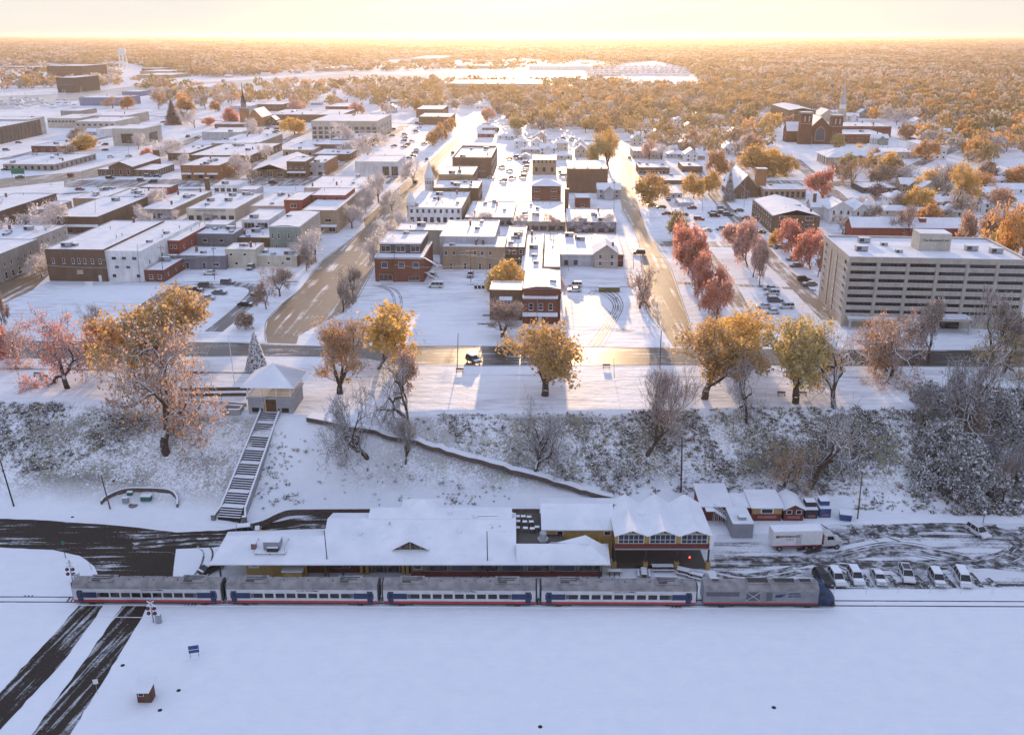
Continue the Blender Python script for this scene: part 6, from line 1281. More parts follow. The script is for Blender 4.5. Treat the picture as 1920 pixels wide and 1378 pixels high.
CN = dict(w_white='white', w_beige='beige', w_cream='cream', w_lgrey='pale grey', w_tan='tan', w_blue='blue', w_brown='brown', w_redbrick='red brick', w_green='green', w_red='red', w_grey='dark grey')
for (px, py, k, m, t_) in by_dist(HOUSES): house(px - 8, py, k, m, uniq(CN[m] + ' ' + KN[k], px, py))
def complex_thing(name, label, cat, px, py, z0=UP, rot=GA, sc=1): return thing(name, label, cat, P(px, py, z0), rot, None, sc)
# post office
o = complex_thing('post_office', 'gabled brick post office with flat roofed wings', 'post office', 206, 331); A, B_ = MB(), MB(); gable(0, 13.5, 40, 5.6, 2.8, A, B_); part('wall', A, M['w_brown'], o); part('roof', B_, [M['roof_snow'], M['w_lgrey']], o)
part('wing', MB().box(-7.5, 2, 0, -.02, 16, 3.6, 0, 1), [M['w_brown'], M['roof_snow']], o); part('wing', MB().box(13.52, 1, 0, 27, 26, 3.6, 0, 1), [M['w_brown'], M['roof_snow']], o)
for x in (2, 6.7, 11): link('window', winmesh(1.4, 3.2), o, (x, -.02, .8))
for x in (-6, -3.5, 15.5, 19, 22.5, 26): link('window', winmesh(1.1, 1.6), o, (x, 1.98 if x < 0 else .98, .9))
for i in range(7): link('window', winmesh(1.4, 1.8), o, (27.06, 3 + i * 3.4, .9), R(90))
# hip roofed brick house in the centre
o = complex_thing('brick_villa', 'two storey red brick villa with a white hipped roof in the centre block', 'villa', 997, 377); A, B_ = MB(), MB(); gable(0, 14, 11, 7.4, 2.4, A, B_, hip=True, e=.8); part('wall', A, M['w_redbrick'], o); part('roof', B_, [M['roof_snow'], M['white_paint']], o)
for x in (2.5, 10.5):
    for z in (1, 4.6): link('window', winmesh(2.6, 1.2), o, (x, -.02, z))
# gabled brick church
o = complex_thing('brick_church', 'gabled brick church with a square chimney tower behind the apartments', 'church', 1378, 370); A, B_ = MB(), MB(); gable(0, 11, 34, 4.6, 6.4, A, B_, e=.3); gable(0, 8, 26, 3.4, 4.2, A, B_, x0=-3, y0=-5, e=.3); part('wall', A, M['w_brown'], o); part('roof', B_, [M['roof_snow'], M['w_tan']], o)
part('tower', MB().box(11.2, 6, 0, 16, 11, 12.5, 0, 1), [M['w_orange'], M['roof_snow']], o); part('tower_cap', MB().box(10.9, 5.7, 12.5, 16.3, 11.3, 13.1, 0, 1), [M['w_tan'], M['roof_snow']], o)
for x in (2.5, 6.5): link('window', winmesh(.9, 2.4), o, (x, -5.02 if x < 4 else -.02, .8))
# portico building with cupola
o = complex_thing('portico_hall', 'white columned hall with a domed cupola and snowy cross roofs', 'hall', 1546, 308, sc=1.2); A, B_ = MB(), MB(); gable(0, 28, 15, 4.4, 3.2, A, B_, hip=True, e=.9); gable(0, 11, 22, 5.0, 2.8, A, B_, x0=18, y0=-12, e=.8); gable(0, 9, 9, 4.3, 2.4, A, B_, x0=0, y0=-6, hip=True, e=.8)
part('wall', A, M['w_tan'], o); part('roof', B_, [M['roof_snow'], M['white_paint']], o)
for x in (18, 21.4, 25.6, 29): part('column', MB().lathe([(.45, -.2), (.42, .2), (.34, .3), (.3, 4.9), (.45, 5.0)], 10, (x, -16.5)), M['white_paint'], o)
q = MB(); A = MB(); gable(0, 12, 5, .5, 2.8, A, q, x0=17.5, y0=-17, z=5.0, e=.5); part('pediment', A, M['white_paint'], o); part('portico_roof', q, [M['roof_snow'], M['white_paint']], o)
c = part('cupola_base', MB().box(21, -2, 6.0, 26, 3, 10.2, taper=.3), M['white_paint'], o); part('lantern', MB().lathe([(1.9, 10.2), (1.9, 10.7), (1.5, 10.8), (1.5, 13.0), (1.9, 13.1)], 12, (23.5, .5)), M['w_lgrey'], c); part('dome', MB().lathe([(1.95, 13.1), (1.8, 14.0), (1.2, 14.8), (.2, 15.3), (.08, 16.6)], 14, (23.5, .5)), M['roof_snow'], c)
for i in range(8): a = 2 * math.pi * i / 8; part('lantern_column', MB().tube((23.5 + 1.8 * math.cos(a), .5 + 1.8 * math.sin(a), 10.7), (23.5 + 1.8 * math.cos(a), .5 + 1.8 * math.sin(a), 13.1), .15, k=6), M['white_paint'], c)
for x in (1.5, 4, 6.5): link('window', winmesh(1.1, 2.2), o, (x, -6.02, 1))
for i in range(5): part('porch_column', MB().tube((-1.2, -5 + i * 3.8, 0), (-1.2, -5 + i * 3.8, 4.3), .22, k=8), M['white_paint'], o)
# twin towered brick church
o = complex_thing('twin_towered_church', 'dark red brick church with two square towers and a great arched window', 'church', 1496, 271, sc=.9); A, B_ = MB(), MB(); gable(0, 19, 34, 12, 9.5, A, B_, x0=8, y0=2, e=.1); gable(0, 36, 12, 9, 7, A, B_, x0=-6, y0=16, axis='x', e=.2); part('wall', A, M['w_church'], o); part('roof', B_, [M['roof_snow'], M['w_stone']], o)
for (x, w, h) in ((1, 8.5, 24), (25.5, 8.5, 22)):
    t_ = part('tower', MB().box(x, -.5, 0, x + w, 8, h), M['w_church'], o); part('tower_top', MB().box(x - .4, -.9, h, x + w + .4, 8.4, h + 1.2, 0, 1), [M['w_stone'], M['roof_snow']], t_)
    for f in (.3, .7): link('belfry_opening', winmesh(1.1, 4.2, 'w_stone', 'w_beige'), t_, (x + w * f, -.55, h - 6))
    part('string_course', MB().box(x - .2, -.7, h - 8, x + w + .2, -.51, h - 7.5), M['w_stone'], t_)
q = MB(); q.extrude([(13.5, 2.5), (21.5, 2.5), (21.5, 9.5), (20.6, 11.8), (17.5, 14.2), (14.4, 11.8), (13.5, 9.5)], 'y', 1.86, 1.95); a_ = part('arched_window', q, M['w_stone'], o); q = MB(); q.extrude([(14, 3), (21, 3), (21, 9.4), (20.2, 11.4), (17.5, 13.5), (14.8, 11.4), (14, 9.4)], 'y', 1.8, 1.855); part('tracery', q, M['glass_blue'], a_)
for x in (10, 24.5): link('window', winmesh(1.8, 4.5, 'w_stone', 'glass_blue'), o, (x, 1.97, 1.5))
# white spire church
o = complex_thing('spire_church', 'white church with a needle spire among the right hand trees', 'church', 1562, 230); A, B_ = MB(), MB(); gable(0, 14, 26, 6, 5.5, A, B_, x0=-12, axis='x' if False else 'y'); part('wall', A, M['w_beige'], o); part('roof', B_, [M['roof_snow'], M['white_paint']], o)
t_ = part('tower', MB().box(5, 0, 0, 11, 6, 12), M['w_beige'], o); part('belfry', MB().box(5.6, .6, 12, 10.4, 5.4, 16, taper=.2), M['white_paint'], t_); part('spire', MB().lathe([(3.0, 15.9), (2.4, 17.5), (.12, 36), (.1, 37)], 8, (8, 3)), M['w_lgrey'], t_)
# left brick church with steeple
o = complex_thing('steeple_church', 'tan brick church with a thin dark steeple in the left town', 'church', 452, 238); A, B_ = MB(), MB(); gable(0, 13, 30, 8, 7, A, B_, x0=6, e=.2); part('wall', A, M['w_orange'], o); part('roof', B_, [M['roof_snow'], M['w_stone']], o)
t_ = part('tower', MB().box(0, -1, 0, 6.5, 5.5, 15), M['w_orange'], o); part('tower_top', MB().box(-.4, -1.4, 15, 6.9, 5.9, 16, 0, 1), [M['w_stone'], M['roof_snow']], t_); part('belfry', MB().lathe([(2.4, 16), (2.4, 20), (2.7, 20.2)], 8, (3.2, 2.2)), M['w_grey'], t_); part('spire', MB().lathe([(2.5, 20.2), (.9, 26), (.1, 37)], 8, (3.2, 2.2)), M['w_dark'], t_)
# white victorian house
o = complex_thing('victorian_house', 'big white victorian house with many gables beside the apartments', 'villa', 1552, 420); A, B_ = MB(), MB(); gable(0, 10, 14, 6.4, 3.2, A, B_); gable(0, 9, 10, 6.2, 3.6, A, B_, x0=8, y0=3, hip=True); gable(0, 6, 6, 6, 3, A, B_, x0=10, y0=-2); gable(0, 12, 8, 5.6, 3, A, B_, x0=-5, y0=9, axis='x'); part('wall', A, M['w_white'], o); part('roof', B_, [M['roof_snow'], M['white_paint']], o)
for x, y in ((2, -.02), (5, -.02), (8, -.02), (11.5, -2.02), (14.4, -2.02)):
    for z in (1, 4.0): link('window', winmesh(.9, 1.6, 'w_lgrey', 'glass'), o, (x, y, z))
part('chimney', MB().box(-4, 11, 5, -2.8, 12.2, 11, 0, 1), [M['w_brown'], M['snow']], o); part('corner_turret', MB().lathe([(2.2, 0), (2.2, 7.5), (2.6, 7.5), (.05, 11)], 10, (17.5, 5)), M['white_paint'], o)
o = complex_thing('gabled_hall', 'red gabled hall with a long snowy roof directly behind the hotel', 'hall', 1595, 452); A, B_ = MB(), MB(); gable(0, 42, 9, 5.5, 3.2, A, B_, axis='x'); part('wall', A, M['w_red'], o); part('roof', B_, [M['roof_snow'], M['white_paint']], o); part('chimney', MB().box(26, 2, 5, 28.5, 4, 8.6, 0, 1), [M['w_red'], M['snow']], o)
# water tower
b = P(233, 131, UP); h = topz(b, 232, 90) - UP; k = h / 40; o = thing('water_tower', 'white water tower on tall legs beyond the river', 'water tower', b)
part('tank', MB().lathe([(.5, 24.5 * k), (5.2 * k, 27 * k), (7 * k, 30 * k), (7 * k, 36 * k), (5 * k, 39 * k), (1, 40 * k)], 18), M['white_paint'], o)
for i in range(6): a = 2 * math.pi * i / 6; part('leg', MB().tube((9 * k * math.cos(a), 9 * k * math.sin(a), -1), (6.4 * k * math.cos(a), 6.4 * k * math.sin(a), 30 * k), .6 * k, k=6), M['white_paint'], o)
part('riser', MB().tube((0, 0, 0), (0, 0, 26 * k), 1.0 * k, k=8), M['white_paint'], o); part('brace_ring', MB().path([(7.8 * k * math.cos(2 * math.pi * i / 6), 7.8 * k * math.sin(2 * math.pi * i / 6), 14 * k) for i in range(7)], .35 * k, 4), M['white_paint'], o)
# river
t = NT('river_water'); w = t.world(); n = t.noise(w, .02, 4); M['river_water'] = t.out(t.mix(t.ramp(n, [(.4, 0.), (.6, 1.)]), (.34, .35, .36), (.5, .5, .5)), .35, spec=.5)
sheet('river', [(-90, 178), (0, 181), (120, 177), (250, 163), (420, 153), (520, 147), (640, 139), (760, 141), (900, 137), (1050, 134), (1290, 133), (1290, 139), (1050, 146), (830, 149), (640, 151), (560, 155), (420, 167), (330, 171), (230, 178), (160, 186), (100, 194), (0, 206), (-90, 214)], UP, M['river_water'], .4)
# rows of covered boats in the marina
rr = random.Random(12); bm = MB(); bm.extrude([(-4, .8), (4.5, .8), (5, 1.7), (3.5, 2.0), (1, 2.9), (-3.8, 3.0)], 'y', -1.4, 1.4); bm.extrude([(-3.8, 0), (4, 0), (4.6, .8), (-4, .8)], 'y', -.9, .9)
hull = bm.mesh('hull', [M['snow']]); cab = MB().box(-2.5, -1.1, 3.0, 1.0, 1.1, 3.7, taper=.3).mesh('boat_cover', M['grey_paint'])
BT = []
for j, y in enumerate((127, 130, 134, 138, 142)):
    for i in range(17): BT.append((1105 + i * 11.3 + rr.uniform(-3, 3), y + rr.uniform(-.6, .6), 'white wrapped boat in the far right marina'))
for i in range(26): BT.append((rr.uniform(0, 165), rr.uniform(187, 206), 'small white boat in the left marina'))
rn = ['back', 'second', 'middle', 'fourth', 'front']
NUM = ' first second third fourth fifth sixth seventh eighth ninth tenth eleventh twelfth thirteenth fourteenth fifteenth sixteenth seventeenth eighteenth nineteenth twentieth twenty-first twenty-second twenty-third twenty-fourth twenty-fifth twenty-sixth twenty-seventh twenty-eighth'.split(' '); BC = {}
rk0 = lambda y: 0
for i, (x, y, lb) in enumerate(sorted(BT)):
    rk = (x > 1000, rn[min(range(5), key=lambda q: abs((127, 130, 134, 138, 142)[q] - y))] if x > 1000 else ''); BC[rk] = BC.get(rk, 0) + 1
    o = thing('boat', ('white wrapped boat %s from the left in the %s row of the right marina' % (NUM[BC[rk]], rk[1])) if x > 1000 else ('small white boat %s from the left in the left marina' % NUM[BC[rk]]), 'boat', P(x, y, UP + .2), rr.uniform(-.3, .3), 'boats in the ' + ('right' if x > 1000 else 'left') + ' marina', 1.7 if x > 1000 else 1.1); link('hull', hull, o); link('boat_cover', cab, o)
    if x < 300: link('mast', MB().tube((0, 0, 3), (0, 0, 14), .12, k=4).mesh('mast', M['white_paint']) if 'mast' not in WC else WC['mast'], o)
# ---------------- trees ----------------
def leaf_mat(name, c, c2, frost=0.25, tr=0.55):
    t = NT(name); w = t.world(); n = t.noise(w, .55, 4, .65); n2 = t.noise(w, 3.0, 2)
    oi = t.new('ObjectInfo'); v = t.math('ADD', t.math('MULTIPLY', n, .7), t.math('MULTIPLY', oi.outputs['Random'], .3))
    col = t.mix(t.ramp(v, [(.32, 0.), (.68, 1.)]), c, c2)
    g = t.new('NewGeometry'); sx = t.new('SeparateXYZ'); t.l.new(g.outputs['Normal'], sx.inputs[0])
    f = t.math('MULTIPLY', t.ramp(t.math('ADD', n2, t.math('MULTIPLY', n, .5)), [(.66, 0.), (.84, 1.)]), frost * 2)
    col = t.mix(f, col, (.78, .77, .80))
    d = t.new('BsdfDiffuse'); q = t.new('BsdfTranslucent'); m = t.new('MixShader'); m.inputs[0].default_value = tr
    t.l.new(col, d.inputs[0]); t.l.new(col, q.inputs[0]); t.l.new(d.outputs[0], m.inputs[1]); t.l.new(q.outputs[0], m.inputs[2])
    t.l.new(m.outputs[0], t.n['Material Output'].inputs[0]); t.n.remove(t.b); M[name] = t.mat
leaf_mat('l_gold', (.44, .25, .05), (.92, .56, .06), .16, .6); leaf_mat('l_amber', (.42, .18, .03), (.68, .34, .05), .16); leaf_mat('l_rust', (.32, .13, .04), (.52, .24, .08), .25)
leaf_mat('l_olive', (.26, .19, .03), (.52, .36, .05), .2); leaf_mat('l_red', (.56, .13, .06), (.82, .32, .15), .22, .62); leaf_mat('l_pink', (.54, .22, .15), (.72, .38, .27), .3)
leaf_mat('l_brown', (.26, .155, .085), (.42, .27, .145), .25); leaf_mat('l_frost', (.66, .58, .55), (.86, .80, .77), .6, .65); leaf_mat('l_dark', (.055, .06, .04), (.13, .12, .08), .6, .2); leaf_mat('l_maroon', (.14, .05, .05), (.25, .10, .08), .3)
leaf_mat('w_gold', (.31, .21, .09), (.46, .32, .15), .04, .5); leaf_mat('w_tan', (.25, .175, .115), (.37, .26, .165), .08, .5); leaf_mat('w_rust', (.22, .12, .07), (.33, .19, .10), .05, .5); leaf_mat('w_olive', (.16, .14, .06), (.30, .24, .10), .05, .5); leaf_mat('w_frost', (.34, .29, .27), (.48, .42, .39), .2, .5)
def bark(name, c, snow, lo, hi):
    t = NT(name); n = t.noise(t.world(), 2.5, 4); col = t.mix(t.ramp(n, [(.3, 0.), (.7, 1.)]), tuple(x * .7 for x in c), tuple(x * 1.3 for x in c))
    M[name] = t.out(t.mix(t.math('MULTIPLY', t.upness(lo, hi), snow), col, (.80, .81, .85)), .9, spec=.1)
bark('bark', (.13, .093, .072), .97, -.15, .35); bark('bark_dark', (.085, .062, .05), .95, .35, .75); bark('bark_light', (.20, .16, .135), .9, .0, .5); bark('twig_frost', (.58, .48, .44), .95, -.4, .4); bark('twig_brown', (.26, .175, .13), .85, -.05, .6)
def grow(seed, levels=5, nsp=(2, 3), ang=32, up=.25, L0=3.0, dec=.78, trunk=2.2, wig=.18, r0=.42, rdec=.62, side=1, start=None):
    rg = np.random.default_rng(seed); seg = []; tips = []; st_ = [(np.array([0., 0., -.3]), np.array([rg.normal(0, .04), rg.normal(0, .04), 1.]), trunk, r0, 0)]
    while st_:
        p, d, L, r, lv = st_.pop(); n = 3 if lv < levels - 1 else 2; re = r * .78; q = p
        for i in range(n):
            d = d + rg.normal(0, wig, 3) + np.array([0, 0, up * .12 * (lv > 0)]); d /= np.linalg.norm(d); q2 = q + d * L / n
            a, b = r + (re - r) * i / n, r + (re - r) * (i + 1) / n; seg.append((q, q2, a, b, lv))
            if lv >= 1 and lv < levels and side and i < n - 1 and rg.random() < .75:
                s = rg.normal(0, 1, 3); s -= d * s.dot(d); s /= np.linalg.norm(s); dd = d * .6 + s * .8 + np.array([0, 0, .15]); st_.append((q2, dd / np.linalg.norm(dd), L * dec * .62, b * .45, min(levels, lv + 2)))
            q = q2
        if lv >= levels: tips.append(q); continue
        if lv >= levels - 2: tips.append(q)
        k = rg.integers(nsp[0], nsp[1] + 1) + (1 if lv == 0 else 0); az = rg.uniform(0, 6.28)
        for j in range(k):
            a = np.radians(ang * rg.uniform(.6, 1.3)); f = az + 6.283 * j / k + rg.normal(0, .3); e1 = np.cross(d, [0.3, .9, .1]); e1 /= np.linalg.norm(e1); e2 = np.cross(d, e1)
            dd = d * np.cos(a) + (e1 * np.cos(f) + e2 * np.sin(f)) * np.sin(a); dd[2] += up * .3; dd /= np.linalg.norm(dd)
            st_.append((q, dd, (L0 if lv == 0 else L) * dec ** (1 if lv else 0) * rg.uniform(.8, 1.15), re * rdec * rg.uniform(.95, 1.25), lv + 1))
    return seg, np.array(tips)
def tubes(seg, thick=.0, k=4):
    P0 = np.array([s[0] for s in seg]); P1 = np.array([s[1] for s in seg]); Ra = np.array([max(s[2], thick) for s in seg]); Rb = np.array([max(s[3], thick) for s in seg])
    d = P1 - P0; d /= np.linalg.norm(d, axis=1)[:, None] + 1e-9; h = np.where(np.abs(d[:, 2:3]) < .9, [[0, 0, 1.]], [[1., 0, 0]]); a = np.cross(d, h); a /= np.linalg.norm(a, axis=1)[:, None]; b = np.cross(d, a)
    V = []
    for Pt, Rr in ((P0, Ra), (P1, Rb)):
        for i in range(k): t = 2 * math.pi * i / k; V.append(Pt + a * (Rr * math.cos(t))[:, None] + b * (Rr * math.sin(t))[:, None])
    V = np.stack(V, 1); n = len(seg); base = np.arange(n)[:, None] * 2 * k; F = []
    for i in range(k): j = (i + 1) % k; F.append(base + np.array([[j, i, k + i, k + j]]))
    return V.reshape(-1, 3), np.concatenate(F, 0)
def tufts(tips, n, s, spread, rg, flat=.0, lo=None):
    c = tips[rg.integers(0, len(tips), n)] + rg.normal(0, spread, (n, 3)); 
    if lo is not None: c = c[c[:, 2] > lo]; n = len(c)
    u = rg.normal(0, 1, (n, 3)); u /= np.linalg.norm(u, axis=1)[:, None]; w = rg.normal(0, 1, (n, 3)); v = np.cross(u, w); v /= np.linalg.norm(v, axis=1)[:, None]
    ss = (s * rg.uniform(.5, 1.4, n))[:, None]; u, v = u * ss, v * ss * .7
    V = np.stack([c - u * .9, c + v, c + u, c - v * .8], 1).reshape(-1, 3); F = np.arange(n)[:, None] * 4 + np.arange(4)[None]; return V, F
TP = {}
def proto(name, seg, tips, leafn=0, leafs=.3, spread=.45, thick=.0, twign=0, lo=None, seed=0, cut=1):
    rg = np.random.default_rng(seed + 99); H = max(float(tips[:, 2].max()), 1); W_ = float(np.percentile(np.hypot(tips[:, 0], tips[:, 1]), 84)) * 2
    k = 10.0 / H
    big = [s for s in seg if s[4] <= cut]; small = [s for s in seg if s[4] > cut]
    v1, f1 = tubes(big, thick, 7); v2, f2 = tubes(small, thick, 3)
    if twign:
        p = tips[rg.integers(0, len(tips), twign)] + rg.normal(0, spread * .6, (twign, 3)); d = p / (np.linalg.norm(p, axis=1)[:, None]) * .5 + rg.normal(0, .5, (twign, 3)); d[:, 2] += .25
        L = rg.uniform(.4, 1.1, twign)[:, None]; v3, f3 = tubes([(a, a + b * l, .022, .008, 9) for a, b, l in zip(p, d, L)], thick * .7, 3); f2 = np.concatenate([f2, f3 + len(v2)]); v2 = np.concatenate([v2, v3])
    tm = np_mesh('trunk', v1 * k, f1, M['bark'], True); cm = np_mesh('limbs', v2 * k, f2, M['bark'])
    lm = None
    if leafn: v, f = tufts(tips, leafn, leafs, spread, rg, lo=lo); lm = np_mesh('crown', v * k, f, M['l_gold'])
    TP[name] = (tm, cm, lm, W_ * k + (.8 if leafn else 0), 10.0)
proto('oakA', *grow(3, 5, (2, 3), 34, .3, 2.6, .80, r0=.46, rdec=.66), leafn=6800, leafs=.2, spread=.33, seed=1)
proto('oakB', *grow(11, 5, (2, 3), 38, .2, 2.7, .78, r0=.46, rdec=.66), leafn=6500, leafs=.2, spread=.34, seed=2)
proto('bareA', *grow(21, 6, (2, 3), 42, .10, 3.0, .76, wig=.30, r0=.42, rdec=.70), twign=900, thick=.028, seed=3, cut=2)
proto('bareB', *grow(34, 6, (2, 2), 46, .12, 3.0, .82, trunk=2.4, wig=.34, r0=.46, rdec=.72), twign=900, thick=.03, seed=4, cut=2)
proto('bareC', *grow(47, 6, (2, 3), 26, .5, 3.0, .74, trunk=2.2, wig=.12, r0=.38, rdec=.66), twign=2400, thick=.018, seed=5, cut=1)
proto('vase', *grow(52, 6, (2, 3), 21, .8, 3.4, .72, trunk=1.6, wig=.09), twign=2000, thick=.018, leafn=5000, leafs=.15, spread=.38, seed=6, cut=1)
proto('halfA', *grow(63, 6, (2, 3), 44, .08, 3.2, .78, trunk=2.0, wig=.28, r0=.44, rdec=.72), twign=900, thick=.024, leafn=5200, leafs=.15, spread=.32, seed=7, cut=2)
proto('street', *grow(71, 5, (2, 3), 36, .25, 2.3, .76, trunk=1.8, r0=.26, rdec=.68), twign=1100, thick=.03, leafn=1400, leafs=.2, spread=.4, seed=8)
proto('mapleA', *grow(81, 4, (2, 4), 30, .35, 2.4, .78, trunk=1.9, r0=.24), leafn=2300, leafs=.36, spread=.5, twign=500, thick=.03, seed=9)
proto('mapleB', *grow(95, 4, (2, 4), 36, .2, 2.5, .78, trunk=1.6, r0=.28), leafn=2300, leafs=.38, spread=.6, twign=500, thick=.03, seed=10)
proto('round', *grow(107, 4, (3, 4), 42, .15, 2.2, .74, trunk=1.5, r0=.3), leafn=2300, leafs=.4, spread=.55, thick=.03, seed=11)
proto('farbare', *grow(119, 4, (2, 3), 34, .25, 2.6, .78, trunk=1.6, r0=.26), twign=900, thick=.06, leafn=700, leafs=.34, spread=.5, seed=12)
def spruce():
    rg = np.random.default_rng(5); n = 3000; z = 10 * (1 - np.sqrt(rg.random(n))) ; r = (10 - z) * .26 * rg.uniform(.35, 1, n) + .05; a = rg.uniform(0, 6.283, n); c = np.stack([r * np.cos(a), r * np.sin(a), z + .6 - r * .15], 1)
    u = np.stack([np.cos(a), np.sin(a), -.35 + 0 * a], 1) * .42; v = np.stack([-np.sin(a), np.cos(a), rg.normal(0, .2, n)], 1) * .16
    V = np.stack([c - u, c - v, c + u, c + v], 1).reshape(-1, 3); F = np.arange(n)[:, None] * 4 + np.arange(4)[None]
    v1, f1 = tubes([(np.array([0, 0, -.3]), np.array([0, 0, 9.5]), .22, .03, 0)], 0, 7); TP['spruce'] = (np_mesh('trunk', v1, f1, M['bark']), None, np_mesh('crown', V, F, M['l_dark']), 5.2, 10.0)
spruce()
TREES = [0]
def tree(px, pb, pt, wpx, pr, leaf, label, bk='bark', ground=None, group='trees', name='tree', rz=None, leanx=0.0):
    b = T(px, pb) if ground is None else P(px, pb, ground); h = max(2.0, topz(b, px, pt) - b.z); tm, lm, cm, W_, H_ = TP[pr]
    dist = b.y * cp + (CAMZ - b.z - h * .6) * sp; w = wpx * dist / FOC; sz = h / H_; sx = w / W_
    o = thing(name, label, 'tree', b, (TREES[0] * 2.4) % 6.28 if rz is None else rz, group, (sx, sx, sz)); TREES[0] += 1
    o.rotation_euler[1] = leanx
    for nm, me, mt in (('trunk', tm, 'bark_dark'), ('limbs', lm, bk), ('crown', cm, leaf)):
        if me is None or (nm == 'crown' and leaf is None): continue
        q = link(nm, me, o); q.material_slots[0].link = 'OBJECT'; q.material_slots[0].material = M[mt]
    return o
